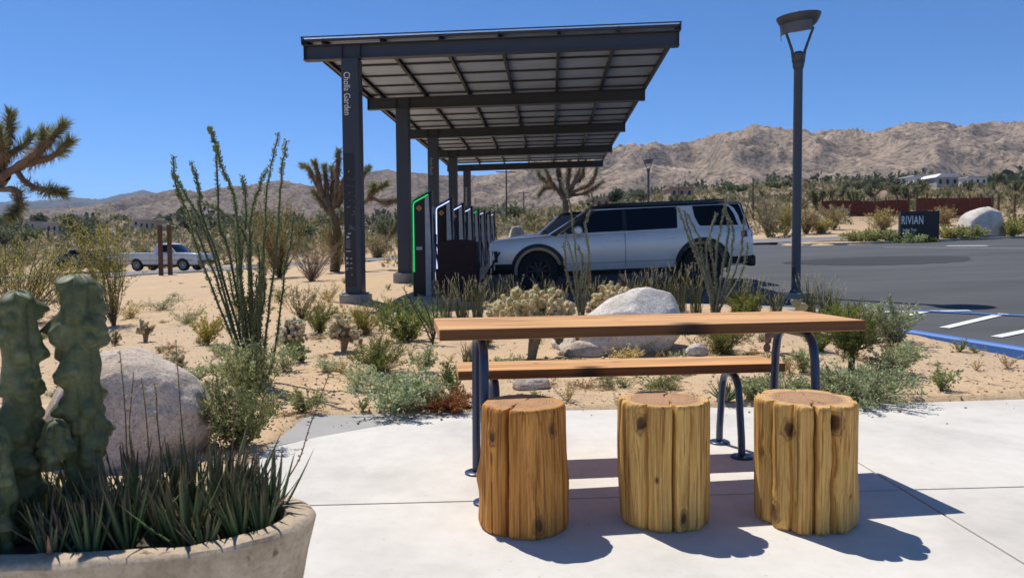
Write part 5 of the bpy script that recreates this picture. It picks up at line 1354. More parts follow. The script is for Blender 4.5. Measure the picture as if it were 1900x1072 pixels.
def grass(name, lab, P, Wd, Ht, seed, n=90, col=(0.20, 0.22, 0.09), col2=(0.42, 0.37, 0.22), heads=0.35, group=None, spread=0.55):
    rs = np.random.RandomState(seed); t = thing(name, lab, 'grass', tuple(P), 0, group); bl = AC(); hd = AC()
    for i in range(n):
        a = rs.uniform(0, 2*math.pi); r = math.sqrt(rs.rand())*Wd/2*0.35
        b = np.array([math.cos(a)*r, math.sin(a)*r, -0.01]); ln = Ht*rs.uniform(0.45, 1.05); a2 = a + rs.normal()*0.6
        out = Wd*0.5*spread*rs.uniform(0.2, 1.1)
        tip = b + np.array([math.cos(a2)*out, math.sin(a2)*out, ln]); mid = b*0.5+tip*0.5; mid[2] = b[2]+ln*0.58; mid[:2] -= (tip[:2]-b[:2])*0.18
        p = smooth_path([b, mid, tip], 3); c = jitcol(col if rs.rand() < 0.7 else col2, 1, rs, 0.3)[0]
        bl.tube(p, 0.0032, 0.0010, c, 3)
        if rs.rand() < heads:
            d = unit(p[-1]-p[-2]); m = 9; f = np.linspace(0, 1, m)[:, None]; q = p[-1] + d*(f-0.35)*0.10
            V, T, C = leaf_arrays(q, np.tile(d, (m, 1)) + rs.normal(size=(m, 3))*0.35, 0.022, 0.007, jitcol((0.50, 0.44, 0.27), m, rs, 0.2), rs); bl.add(V, T, C)
    bl.obj('blades', LEAF, t)
    return t
# capsule for cactus joints
def joint_arrays(p0, p1, r, col, n=7):
    p0, p1 = np.asarray(p0, float), np.asarray(p1, float)
    f = np.array([0.0, 0.10, 0.3, 0.6, 0.85, 0.97, 1.0]); rr = np.array([0.35, 0.8, 1.0, 1.05, 0.85, 0.45, 0.05])*r
    return p0 + (p1-p0)*f[:, None], rr, col
def cholla(lab, P, Wd, Ht, seed, njoint=200, jl=0.075, jr=0.018, spine=(0.95, 0.80, 0.50), body=(0.52, 0.42, 0.22), nsp=46, sl=0.022, trunk=0.25, group='cholla cacti in the garden', lobes=None, sw=0.0042):
    rs = np.random.RandomState(seed); t = thing('cholla_cactus', lab, 'cactus', tuple(P), 0, group); bd = AC(); sp = AC()
    tips = []
    nt = 4
    for k in range(nt):
        a = rs.uniform(0, 6.28); e = np.array([math.cos(a)*Wd*0.15, math.sin(a)*Wd*0.10, Ht*trunk])
        p = smooth_path([[0, 0, -0.03], e*np.array([0.5, 0.5, 0.6]), e], 4); bd.tube(p, jr*(2.0 if Wd > 0.6 else 1.4), jr*1.2, np.array((0.30, 0.22, 0.13)), 7)
        tips.append((e, unit(e + np.array([0, 0, 0.05]))))
    joints = []
    if lobes is None: lobes = [(0.0, Wd/2, Ht)]
    wts = np.array([w_*hh for _, w_, hh in lobes]); wts = wts/wts.sum()
    for i in range(njoint):
        cx, w_, hh = lobes[rs.choice(len(lobes), p=wts)]
        d = unit(rs.normal(size=3)); d[2] = abs(d[2])*1.1 - 0.12; d = unit(d); k = rs.uniform(0.35, 1.0)**0.6
        zc = trunk*hh
        dep = min(w_*1.25, Wd*0.42)
        e = np.array([cx + d[0]*w_*k, d[1]*dep*k, zc + d[2]*(hh-zc)*k]); e[2] = max(e[2], 0.05*Ht)
        nd = unit(np.array([d[0], d[1], d[2]+0.25]) + rs.normal(size=3)*0.55); joints.append((e - nd*jl*rs.uniform(0.8, 1.25), e))
    for i in rs.choice(len(joints), min(len(joints), 34), replace=False):   # arms from the trunk to the crown
        x, e = joints[i]; tp = tips[rs.randint(len(tips))][0]; bd.tube(smooth_path([tp*0.8, (tp+x)/2 + rs.normal(size=3)*0.02*Wd, x], 3), jr*0.95, jr*0.85, jitcol((0.20, 0.16, 0.09), 1, rs, 0.2)[0], 6)
    for (x, e) in joints:
        r = jr*rs.uniform(0.85, 1.15); q, rr_, c = joint_arrays(x, e, r, None); old = e[2] < Ht*0.35
        cc = jitcol(body if not old else (0.22, 0.17, 0.09), 1, rs, 0.2)[0]
        bd.tube(q, rr_, None, cc, 6)
        n = nsp; f = rs.rand(n)*1.02; u = unit(rs.normal(size=(n, 3))); ax = unit(e-x); u = unit(u - ax*(u@ax)[:, None]); 
        S0 = x + (e-x)*f[:, None] + u*r*0.8*np.where(f > 0.9, 0.5, 1.0)[:, None]
        V, T, C = spike_arrays(S0, u + ax*rs.uniform(-0.2, 0.8, (n, 1)), sl*rs.uniform(0.6, 1.3, n), sw, jitcol(spine if not old else tuple(z*0.75 for z in spine), n, rs, 0.18, 0.05), rs); sp.add(V, T, C)
    bd.obj('joints', SKIN, t, smooth=True); sp.obj('spines', SPINE, t)
    return t
def ocotillo(lab, stems, seed, r0=0.013, leafn=330, group=None, P=None, leafc=(0.20, 0.25, 0.11), barkc=(0.10, 0.105, 0.065)):
    """stems: list of 3D polylines in the world"""
    rs = np.random.RandomState(seed); t = thing('ocotillo', lab, 'ocotillo', tuple(P), 0, group); P = np.array(P)
    for s in stems:
        p = smooth_path(np.array(s) - P, 6); ln = np.linalg.norm(np.diff(p, axis=0), axis=1).sum()
        p = p + 0.006*rs.normal(size=p.shape)*np.linspace(0, 1, len(p))[:, None]
        a = AC(); c = jitcol(barkc, len(p), rs, 0.25, 0.08); a.tube(p, r0, r0*0.5, c, 6); a.obj('stem', SKIN, t, smooth=True)
        n = int(leafn*ln); f = rs.uniform(0.06, 1, n)*(len(p)-1); k = np.minimum(f.astype(int), len(p)-2); q = p[k]+(p[k+1]-p[k])*(f-k)[:, None]
        ax = unit(p[k+1]-p[k]); u = unit(rs.normal(size=(n, 3))); u = unit(u-ax*(u*ax).sum(1, keepdims=True))
        l_ = AC(); V, T, C = leaf_arrays(q+u*r0*0.6, u+ax*0.8, 0.024*rs.uniform(0.6, 1.3, n), 0.010, jitcol(leafc, n, rs, 0.3, 0.12), rs); l_.add(V, T, C)
        # short pale thorns
        V, T, C = spike_arrays(q[::3]+u[::3]*r0*0.6, u[::3], 0.02, 0.002, jitcol((0.40, 0.34, 0.25), len(q[::3]), rs, 0.2), rs); l_.add(V, T, C)
        l_.obj('stem_leaves', LEAF, t)
    return t
def pxline(pts, D0, D1, P=None):
    k = len(pts); return [tuple(pt(a, b, D0 + (D1-D0)*i/(k-1))) for i, (a, b) in enumerate(pts)]
def prickly(lab, P, seed, pad=0.07, n=16, col=(0.20, 0.24, 0.14), edge=None, ht=1.0, group=None, name='prickly_pear'):
    rs = np.random.RandomState(seed); t = thing(name, lab, 'cactus', tuple(P), 0, group); a = AC(); sp = AC()
    pads = [(np.array([0, 0, -0.01]), np.array([0, 0, 1.0]), rs.uniform(0, 3.1))]; out = []
    while pads and len(out) < n:
        x, d, yaw = pads.pop(0); s = pad*rs.uniform(0.75, 1.15); out.append((x, d, yaw, s))
        for k in range(rs.randint(2, 4)):
            nd = unit(d + rs.normal(size=3)*0.6 + np.array([0, 0, 0.2])); pads.append((x + d*s*1.35*ht, nd, yaw + rs.normal()*0.6))
    for (x, d, yaw, s) in out:
        w_ = unit(np.cross(d, [math.cos(yaw), math.sin(yaw), 0.1])); nrm = np.cross(d, w_)
        ph = np.linspace(0, math.pi, 8); th = np.linspace(0, 2*math.pi, 12, endpoint=False)
        PH, TH = np.meshgrid(ph, th, indexing='ij')
        c = x + d*s*0.7*ht
        V = c + (-np.cos(PH))[..., None]*d*s*0.75*ht + (np.sin(PH)*np.cos(TH))[..., None]*w_*s*0.55 + (np.sin(PH)*np.sin(TH))[..., None]*nrm*s*0.14
        i = np.arange(7)[:, None]*12; j = np.arange(12)[None, :]; T = np.stack([i+j, i+(j+1) % 12, i+12+(j+1) % 12, i+12+j], -1).reshape(-1, 4)
        cc = jitcol(col, 1, rs, 0.2)[0]; C = np.tile(cc, (96, 1))
        a.add(V.reshape(-1, 3), T, C)
        m = 26; q = V.reshape(-1, 3)[rs.randint(12, 84, m)]; V2, T2, C2 = spike_arrays(q, q-c, 0.018, 0.002, jitcol((0.55, 0.48, 0.36), m, rs, 0.2), rs); sp.add(V2, T2, C2)
    a.obj('pads', SKIN, t, smooth=True); sp.obj('spines', SPINE, t); return t
def rosette(name, lab, P, seed, n=26, L=0.16, W=0.022, col=(0.10, 0.15, 0.07), tipc=(0.3, 0.16, 0.1), spread=0.9, group=None, cat='succulent', dead=0.1, curl=0.3, parent_t=True):
    """stiff pointed leaves from one base"""
    rs = np.random.RandomState(seed); a = AC()
    for i in range(n):
        az = i*2.39996 + rs.normal()*0.25; q = (i/n)
        el = math.radians(88 - 62*spread*q + rs.normal()*6); ln = L*rs.uniform(0.75, 1.1)*(0.8+0.2*q); k = 5
        h = np.array([math.cos(az), math.sin(az), 0]); side = np.array([-math.sin(az), math.cos(az), 0])
        f = np.linspace(0, 1, k+1); el_ = el + curl*f*(0.4 if q > 0.5 else 0.1)
        step = ln/k; p = [np.array([0, 0, 0.0]) + h*0.008]
        for j in range(k): p.append(p[-1] + step*(h*math.cos(el_[j]) + np.array([0, 0, 1])*math.sin(el_[j])))
        p = np.array(p); w_ = W*(1-f**1.6)*0.5 + 0.0006; w_[0] *= 0.9
        up = np.cross(side, unit(np.gradient(p, axis=0)));
        c0 = jitcol(col, 1, rs, 0.22, 0.10)[0] if rs.rand() > dead else jitcol((0.30, 0.20, 0.12), 1, rs, 0.25)[0]
        cols = c0[None, :]*(1-f[:, None]**4) + np.array(tipc)[None, :]*f[:, None]**4
        V = np.stack([p - side*w_[:, None] - up*w_[:, None]*0.35*-1, p - up*w_[:, None]*0.30, p + side*w_[:, None] + up*w_[:, None]*0.35], 1).reshape(-1, 3)
        V2 = np.stack([p], 1)
        i0 = np.arange(k)[:, None]*3; j = np.arange(3)[None, :]; T = np.stack([i0+j, i0+(j+1) % 3, i0+3+(j+1) % 3, i0+3+j], -1).reshape(-1, 4)
        a.add(V, T, np.repeat(cols, 3, 0))
    o = a.obj(name, SKIN, loc=tuple(P)); return tag(o, lab, cat, group)
# ------------------------------------------------------------------ garden plants, where the photo has them
OLIVE = (0.15, 0.165, 0.06); GREYG = (0.26, 0.30, 0.20); SILV = (0.36, 0.40, 0.31); GRN = (0.085, 0.135, 0.04); YGRN = (0.24, 0.23, 0.055); STRAW = (0.46, 0.38, 0.21)
def shp(name, lab, px, py, w, h, seed, **k):
    P = base_at(px, py); return shrub(name, lab, P, size_px(P, w), size_px(P, h), seed, **k)
# big ocotillo
B = base_at(478, 712)
lines = [([(449,666),(400,515),(344,387),(327,350),(322,290)], -.1), ([(455,680),(385,442),(339,355),(326,324)], .1), ([(462,700),(415,588),(376,491),(359,438),(349,389)], -.2), ([(468,690),(424,467),(407,418),(402,297),(398,258),(388,236)], .15),
         ([(470,690),(449,540),(439,394),(427,345),(410,307),(402,268)], -.1), ([(464,690),(407,491),(373,394),(371,355),(356,303)], .25), ([(474,690),(444,612),(456,394),(450,327)], .2), ([(478,690),(468,612),(463,467),(468,389),(482,345),(496,316)], -.15),
         ([(484,690),(482,612),(487,491),(497,345),(516,246)], .1), ([(492,690),(492,636),(512,467),(521,336),(531,263)], -.2), ([(500,690),(512,636),(531,491),(548,394)], .3), ([(470,690),(462,500),(453,433),(415,394),(378,377)], .1)]
rs = np.random.RandomState(3)
for k in range(14):
    x1 = rs.uniform(415, 525); y1 = rs.uniform(395, 560); lines.append(([(476+rs.uniform(-18, 18), 695), (470+(x1-470)*0.45+rs.uniform(-6, 6), 600+rs.uniform(-15, 15)), (470+(x1-470)*0.8+rs.uniform(-5, 5), (y1+600)/2), (x1, y1)], rs.uniform(-.3, .3)))
stems = []
for pts, dd in lines:
    l0 = pxline(pts, B.y, B.y + dd)
    stems.append([tuple(B + Vector((rs.normal()*0.02, rs.normal()*0.02, -0.02)))] + l0)
ocotillo('tall many-stemmed ocotillo rising above the big granite boulder', stems, 4, 0.0125, 380, 'ocotillos in the garden', B)
for (px, py, lab, ls) in ((1078, 585, 'ocotillo with close grey stems before the silver vehicle front door', [[(1070,540),(1062,480),(1048,430)], [(1078,540),(1080,480),(1072,455)], [(1084,540),(1092,480),(1086,420),(1096,390)], [(1066,550),(1050,500),(1046,450)], [(1075,550),(1070,500),(1060,390),(1040,330)], [(1088,550),(1094,500),(1090,440)], [(1072,555),(1084,510),(1078,470)]]),
                          (1325, 590, 'ocotillo with grey stems before the silver vehicle rear wheel', [[(1315,540),(1290,470),(1270,420),(1258,385)], [(1318,540),(1300,480),(1280,430),(1268,390)], [(1322,540),(1310,470),(1322,420),(1330,395)], [(1328,540),(1330,460),(1340,410),(1346,375)], [(1334,540),(1345,470),(1352,420),(1345,385)], [(1340,545),(1356,480),(1360,430),(1350,400)], [(1345,550),(1372,480),(1380,420),(1392,350)], [(1318,545),(1308,500),(1296,440),(1275,395)], [(1330,550),(1322,490),(1316,440)], [(1350,550),(1378,500),(1388,450)]])):
    P = base_at(px, py); rs = np.random.RandomState(px)
    ocotillo(lab, [[tuple(P + Vector((rs.normal()*0.02, rs.normal()*0.02, -0.02)))] + pxline(l_, P.y + rs.uniform(-.1, .1), P.y + rs.uniform(-.25, .25)) for l_ in ls], px, 0.014, 260, 'ocotillos in the garden', P, (0.22, 0.25, 0.15), (0.17, 0.165, 0.12))
# young ocotillo wands by the table's left end
P = base_at(803, 640)
ocotillo('thin dark young ocotillo wands beside the left end of the table', [[tuple(P)] + pxline(l_, P.y, P.y+.1) for l_ in ([(790,610),(762,560),(748,532)], [(800,600),(786,560),(778,545)], [(806,600),(802,560),(800,520)], [(797,610),(775,575),(757,548)], [(810,600),(812,560),(815,530)])], 71, 0.008, 60, 'ocotillos in the garden', P, (0.12, 0.15, 0.07), (0.07, 0.075, 0.045))

# chollas
P = base_at(985, 668); s_ = size_px(P, 1.0)
cholla('widest pale cholla cactus, its crown above the wooden table', P, 188*s_, 150*s_, 5, 400, 0.066, 0.019, nsp=52, sl=0.021, trunk=0.42, lobes=[(-54*s_, 42*s_, 128*s_), (0, 40*s_, 148*s_), (40*s_, 36*s_, 140*s_), (70*s_, 28*s_, 112*s_), (-20*s_, 30*s_, 142*s_)])
P = base_at(1140, 592); s_ = size_px(P, 1.0)
cholla('rounded pale cholla cactus behind the boulder, beneath the silver vehicle', P, 112*s_, 72*s_, 9, 260, 0.07, 0.022, nsp=46, sl=0.026, trunk=0.15)
P = base_at(637, 652); s_ = size_px(P, 1.0)
cholla('branched cholla cactus with bare lower arms, nearest the first canopy post', P, 74*s_, 72*s_, 13, 75, 0.062, 0.018, nsp=48, sl=0.018, trunk=0.35, spine=(0.74, 0.67, 0.47))
P = base_at(545, 650); s_ = size_px(P, 1.0)
cholla('grey cholla cactus just right of the tall ocotillo', P, 62*s_, 66*s_, 17, 80, 0.055, 0.016, nsp=46, sl=0.018, trunk=0.3, spine=(0.76, 0.72, 0.60))
P = base_at(270, 634); s_ = size_px(P, 1.0)
cholla('small sparse cholla cactus standing on bare sand near the yellowish bush', P, 42*s_, 46*s_, 21, 22, 0.06, 0.014, nsp=40, sl=0.014, trunk=0.4, spine=(0.58, 0.49, 0.34))
P = base_at(322, 682); s_ = size_px(P, 1.0)
cholla('low spreading cholla cactus behind the big granite boulder', P, 62*s_, 32*s_, 25, 36, 0.055, 0.014, nsp=40, sl=0.014, trunk=0.2, spine=(0.74, 0.68, 0.52))
# other cacti
P = base_at(1423, 652); prickly('purple prickly pear cactus between the table leg and feathery green bush', P, 3, size_px(P, 13), 16, (0.20, 0.13, 0.13), ht=0.9)
P = base_at(1478, 600); prickly('pale prickly pear cactus at the foot of the street lamp', P, 5, size_px(P, 13), 9, (0.33, 0.33, 0.22))
P = base_at(1606, 634)
t = thing('dried_cactus', 'tan dried columnar cactus stumps beside the right end of the table', 'cactus', tuple(P))
for k, (dx, h, r) in enumerate(((-0.075, 0.24, 0.035), (0.0, 0.33, 0.038), (0.07, 0.36, 0.036), (0.035, 0.22, 0.03))):
    V, T = totem(50+k, h, r); o = fast_mesh('column', V, T, simple('dried_cactus_skin', (0.36, 0.25, 0.16), 0.9) if k == 0 else bpy.data.materials['dried_cactus_skin'], parent=t, smooth=True); o.location = (dx, 0.02*(k % 2), -0.02)

# bushes
shp('green_bush', 'leafy green bush right of the first canopy post base', 752, 634, 130, 80, 101, leaf=(0.13, 0.19, 0.06), leaf2=(0.26, 0.27, 0.11), nst=30, nlf=3600, L=0.035, Wl=0.012)
shp('green_bush', 'yellow-green feathery bush covering the first canopy post base', 672, 620, 104, 60, 102, leaf=(0.17, 0.17, 0.035), leaf2=(0.26, 0.22, 0.06), nst=36, nlf=3600, L=0.03, Wl=0.006)
shp('green_bush', 'dull green bush between the grey cholla and first canopy post', 592, 618, 80, 56, 103, leaf=(0.14, 0.16, 0.055), nst=26, nlf=2200, L=0.03, Wl=0.009)
shp('brown_shrub', 'dark brownish shrub behind the tall ocotillo', 560, 592, 90, 70, 104, leaf=(0.15, 0.14, 0.075), twig=(0.10, 0.07, 0.05), nst=30, nlf=1400, L=0.03, Wl=0.009, form='upright')
shp('low_green_shrub', 'bright green low feathery shrub before the branched cholla', 702, 692, 150, 66, 105, leaf=(0.115, 0.155, 0.04), leaf2=(0.19, 0.19, 0.055), nst=46, nlf=5200, L=0.028, Wl=0.005, form='dome')
shp('brittlebush', 'silvery brittlebush sprawling at the back edge of the patio', 735, 766, 210, 108, 106, leaf=(0.27, 0.33, 0.24), leaf2=(0.40, 0.44, 0.34), twig=(0.20, 0.16, 0.10), nst=34, nlf=2600, L=0.030, Wl=0.013, form='sprawl', bare=0.35)
shp('brittlebush', 'thin silvery twigs of brittlebush left of the red groundcover', 800, 762, 110, 80, 107, leaf=(0.30, 0.35, 0.25), nst=18, nlf=700, L=0.026, Wl=0.010, form='sprawl', bare=0.3)
shp('green_bush', 'upright green weed growing out of the red groundcover', 838, 735, 50, 72, 108, leaf=(0.14, 0.19, 0.07), nst=16, nlf=700, L=0.03, Wl=0.009, form='upright')
shp('red_groundcover', 'rusty red groundcover plant touching the patio edge', 845, 764, 140, 44, 109, leaf=(0.26, 0.075, 0.035), leaf2=(0.18, 0.13, 0.06), twig=(0.18, 0.06, 0.03), nst=44, nlf=3600, L=0.016, Wl=0.008, form='sprawl', bare=0.15)
shp('brittlebush', 'leafy pale bush growing around the foot of the tall ocotillo', 470, 745, 150, 120, 110, leaf=(0.25, 0.28, 0.165), leaf2=(0.34, 0.37, 0.25), nst=34, nlf=2900, L=0.030, Wl=0.011, form='upright', bare=0.3)
shp('brittlebush', 'dense green bush between the big granite boulder and patio corner', 445, 830, 190, 130, 111, leaf=(0.115, 0.135, 0.055), leaf2=(0.27, 0.29, 0.18), nst=46, nlf=5200, L=0.022, Wl=0.008, form='dome', bare=0.25)
shp('brittlebush', 'loose grey-green bush reaching along the patio corner', 520, 800, 90, 70, 112, leaf=(0.24, 0.26, 0.15), nst=20, nlf=1100, L=0.022, Wl=0.008, form='sprawl')
shp('yellow_bush', 'small yellowish-green bush on open sand left of the ocotillo', 386, 640, 66, 58, 113, leaf=(0.33, 0.27, 0.055), leaf2=(0.24, 0.24, 0.07), nst=22, nlf=1200, L=0.028, Wl=0.012, form='vase')
shp('creosote_bush', 'wide creosote bush behind the left cactus column', 40, 600, 260, 165, 114, leaf=(0.235, 0.22, 0.07), leaf2=(0.36, 0.34, 0.14), twig=(0.15, 0.12, 0.085), nst=52, nlf=5200, L=0.034, Wl=0.015, form='vase', bare=0.35)
shp('creosote_bush', 'tall airy creosote bush in front of the white pickup bed', 212, 604, 130, 222, 115, leaf=(0.215, 0.21, 0.065), leaf2=(0.33, 0.32, 0.13), twig=(0.15, 0.115, 0.08), nst=40, nlf=4200, L=0.034, Wl=0.014, form='vase', bare=0.4)
shp('creosote_bush', 'small creosote bush between the two larger creosote bushes', 120, 585, 90, 110, 116, leaf=(0.25, 0.235, 0.08), nst=26, nlf=1700, L=0.03, Wl=0.013, form='vase', bare=0.35)
shp('bare_shrub', 'leafless grey-brown twiggy shrub behind the ocotillo stems', 578, 522, 110, 84, 117, leaf=(0.30, 0.235, 0.165), twig=(0.27, 0.205, 0.155), nst=70, nlf=500, L=0.03, Wl=0.004, form='vase', bare=0.5)
shp('creosote_bush', 'tall olive bush under the joshua tree by the first post', 520, 515, 150, 150, 118, leaf=(0.20, 0.18, 0.07), leaf2=(0.29, 0.25, 0.12), nst=60, nlf=5200, L=0.06, Wl=0.022, form='vase', bare=0.35)
shp('creosote_bush', 'olive bush right of the joshua tree trunk', 628, 505, 80, 120, 119, leaf=(0.20, 0.185, 0.075), nst=34, nlf=2600, L=0.06, Wl=0.022, form='vase', bare=0.35)
# right of the table
shp('feathery_bush', 'feathery green bush behind the right half of the bench', 1340, 654, 150, 72, 121, leaf=(0.135, 0.155, 0.05), leaf2=(0.22, 0.22, 0.09), nst=44, nlf=4200, L=0.028, Wl=0.006)
shp('round_bush', 'dark green bush with a bare leaning trunk at the table end', 1580, 690, 138, 122, 122, leaf=(0.075, 0.105, 0.03), leaf2=(0.15, 0.17, 0.06), twig=(0.12, 0.075, 0.05), nst=44, nlf=5200, L=0.024, Wl=0.008, trunk=0.35)
shp('green_bush', 'bright green bush behind the right corner of the table', 1570, 606, 90, 52, 123, leaf=(0.155, 0.205, 0.05), leaf2=(0.26, 0.29, 0.10), nst=36, nlf=2800, L=0.035, Wl=0.008)
shp('green_bush', 'small green bush seen between the right table legs and dark bush', 1516, 652, 74, 44, 124, leaf=(0.125, 0.165, 0.045), nst=26, nlf=1800, L=0.026, Wl=0.007)
shp('silver_shrub', 'silver-leaved shrub at the right of the dark green bush', 1656, 640, 120, 92, 125, leaf=(0.31, 0.36, 0.29), leaf2=(0.22, 0.26, 0.18), nst=30, nlf=2100, L=0.034, Wl=0.016, bare=0.35)
shp('silver_groundcover', 'wide silvery groundcover spilling over the patio edge', 1590, 742, 250, 86, 126, leaf=(0.30, 0.35, 0.25), leaf2=(0.20, 0.24, 0.14), twig=(0.22, 0.18, 0.12), nst=54, nlf=5200, L=0.022, Wl=0.010, form='sprawl', bare=0.2)
shp('silver_groundcover', 'silvery groundcover behind the widest log stool', 1450, 742, 170, 66, 127, leaf=(0.27, 0.31, 0.20), leaf2=(0.18, 0.21, 0.12), nst=40, nlf=3200, L=0.022, Wl=0.010, form='sprawl', bare=0.2)
shp('silver_groundcover', 'silvery groundcover rising toward the silver-leaved shrub', 1660, 694, 120, 80, 128, leaf=(0.30, 0.35, 0.25), leaf2=(0.20, 0.24, 0.14), nst=32, nlf=2200, L=0.022, Wl=0.010, form='sprawl', bare=0.2)
shp('low_green_shrub', 'sparse green plant under the middle of the bench', 1220, 722, 130, 44, 129, leaf=(0.18, 0.22, 0.10), leaf2=(0.26, 0.29, 0.16), nst=20, nlf=700, L=0.022, Wl=0.008, form='sprawl')
shp('small_weed', 'single pale green weed alone on the sand near the blue curb', 1745, 725, 60, 50, 130, leaf=(0.25, 0.30, 0.17), leaf2=(0.18, 0.22, 0.10), nst=16, nlf=500, L=0.024, Wl=0.010, form='upright')
shp('green_bush', 'yellow-green bush at the foot of the rear ocotillo', 1385, 590, 90, 54, 131, leaf=(0.20, 0.22, 0.055), leaf2=(0.29, 0.29, 0.10), nst=34, nlf=2200, L=0.03, Wl=0.009)
shp('low_green_shrub', 'green tuft under the left half of the table', 905, 642, 60, 40, 132, leaf=(0.13, 0.18, 0.05), nst=18, nlf=900, L=0.03, Wl=0.008)
P = base_at(1352, 750); rosette('agave', 'small spiky green agave touching the patio behind the bench leg', P, 41, 44, size_px(P, 52), 0.020, (0.11, 0.19, 0.085), (0.3, 0.22, 0.1), 1.0, cat='agave')
P = base_at(210, 636)
# dark rounded weed blotches near the boulder
shp('small_weed', 'dark round weed above the big granite boulder', 214, 640, 34, 26, 133, leaf=(0.10, 0.085, 0.05), leaf2=(0.34, 0.31, 0.2), nst=18, nlf=500, L=0.02, Wl=0.01)
# further plants filling the garden
FILL = ((300, 575, 110, 40, SILV, 'dusty silver low shrub on the sand behind the small sparse cholla'), (245, 590, 80, 34, STRAW, 'dry straw-brown low shrub left of the yellowish bush'), (345, 600, 90, 36, GREYG, 'grey-green low shrub behind the yellowish bush'), (410, 660, 60, 34, GREYG, 'grey-green low shrub at the left foot of the ocotillo'), (352, 716, 90, 44, GREYG, 'grey-green low shrub right of the big granite boulder crest'), (395, 745, 110, 60, SILV, 'silvery loose shrub between granite boulder and ocotillo foot'),
 (430, 700, 90, 56, GREYG, 'loose grey-green shrub left of the ocotillo stems'), (525, 690, 90, 56, GREYG, 'loose grey-green shrub right of the ocotillo stems'), (560, 672, 60, 40, GRN, 'small green shrub under the grey cholla'), (612, 690, 60, 36, SILV, 'small silvery shrub before the branched cholla trunk'), (660, 726, 90, 56, SILV, 'silvery shrub left of the sprawling brittlebush'), (785, 690, 60, 50, GREYG, 'grey-green shrub left of the table legs'), (635, 600, 60, 44, YGRN, 'yellowish shrub left of the first post base'),
 (715, 592, 70, 44, GRN, 'green shrub hiding the right side of the first post base'), (800, 612, 80, 60, GRN, 'green shrub before the nearest charging station'), (520, 560, 60, 44, OLIVE, 'olive shrub just behind the ocotillo stems'), (610, 560, 70, 40, STRAW, 'straw-coloured low shrub left of the first post'), (450, 590, 60, 36, STRAW, 'straw-coloured tuft left of the ocotillo'), (180, 690, 60, 44, OLIVE, 'olive shrub left of the boulder crest'), (330, 800, 60, 40, GREYG, 'grey-green plant at the right foot of the granite boulder'),
 (940, 690, 70, 36, GREYG, 'grey-green plant under the left end of the bench'), (1060, 690, 80, 34, STRAW, 'dry plant at the foot of the low grey stone'), (1130, 700, 70, 34, GREYG, 'low plant under the bench, left of its middle'), (1260, 690, 60, 40, GREYG, 'low plant under the white stone'), (1160, 668, 90, 30, STRAW, 'straw-coloured low plant at the front of the pale boulder'), (1490, 690, 60, 50, GREYG, 'grey-green sprig left of the bare leaning trunk'), (1540, 720, 70, 44, SILV, 'silvery sprig before the bare leaning trunk'), (1690, 660, 50, 40, SILV, 'silvery sprig at the sandy side of the silver shrub'), (1395, 740, 70, 50, GREYG, 'grey-green plant right of the agave'), (1640, 590, 40, 36, GREYG, 'grey sprig by the start of the blue curb'))
for k, (px, py, w_, h_, c1, lab) in enumerate(FILL):
    shp('garden_shrub', lab, px, py, w_, h_, 1500+k, leaf=c1, leaf2=tuple(min(1, q*1.35) for q in c1), nst=18, nlf=800, L=0.024, Wl=0.009, form=('sprawl', 'dome', 'upright')[k % 3], bare=0.25)
# grass clumps by the curb
gk = [(828, 588, 62, 62), (858, 590, 66, 74), (886, 588, 56, 66), (920, 574, 60, 58), (952, 572, 56, 54), (1010, 572, 60, 56), (1040, 580, 50, 50), (1102, 578, 50, 56), (1170, 570, 60, 58), (1200, 572, 64, 66), (1232, 572, 70, 74), (1262, 578, 70, 80), (1292, 582, 60, 84), (1368, 584, 60, 74), (1400, 584, 60, 66), (1440, 588, 56, 58), (1500, 588, 64, 78), (1530, 592, 60, 74), (1545, 590, 50, 60)]
where = ['just left of the maroon cabinet', 'in front of the maroon cabinet', 'at the right edge of the maroon cabinet', 'below the silver vehicle nose', 'before the silver vehicle front wheel', 'behind the widest cholla crown', 'left of the front-door ocotillo', 'right of the front-door ocotillo', 'behind the rounded cholla',
         'just behind the pale boulder peak', 'above the pale boulder right shoulder', 'right of the pale boulder', 'left of the rear-wheel ocotillo', 'right of the rear-wheel ocotillo', 'in the canopy shadow by the curb', 'left of the street lamp base', 'right of the street lamp base', 'behind the table right corner', 'beside the bright green corner bush']
for k, ((px, py, w_, h_), wh) in enumerate(zip(gk, where)):
    P = base_at(px, py); grass('grass_clump', 'tall grass clump with pale seed heads ' + wh, P, size_px(P, w_), size_px(P, h_), 200+k, 80, (0.19, 0.22, 0.085), (0.44, 0.39, 0.24), 0.42, 'grass clumps along the curb')
P = base_at(868, 672); grass('grass_clump', 'dry grey grass tuft under the left end of the table', P, size_px(P, 50), size_px(P, 42), 230, 60, (0.36, 0.34, 0.25), (0.42, 0.36, 0.24), 0.0)
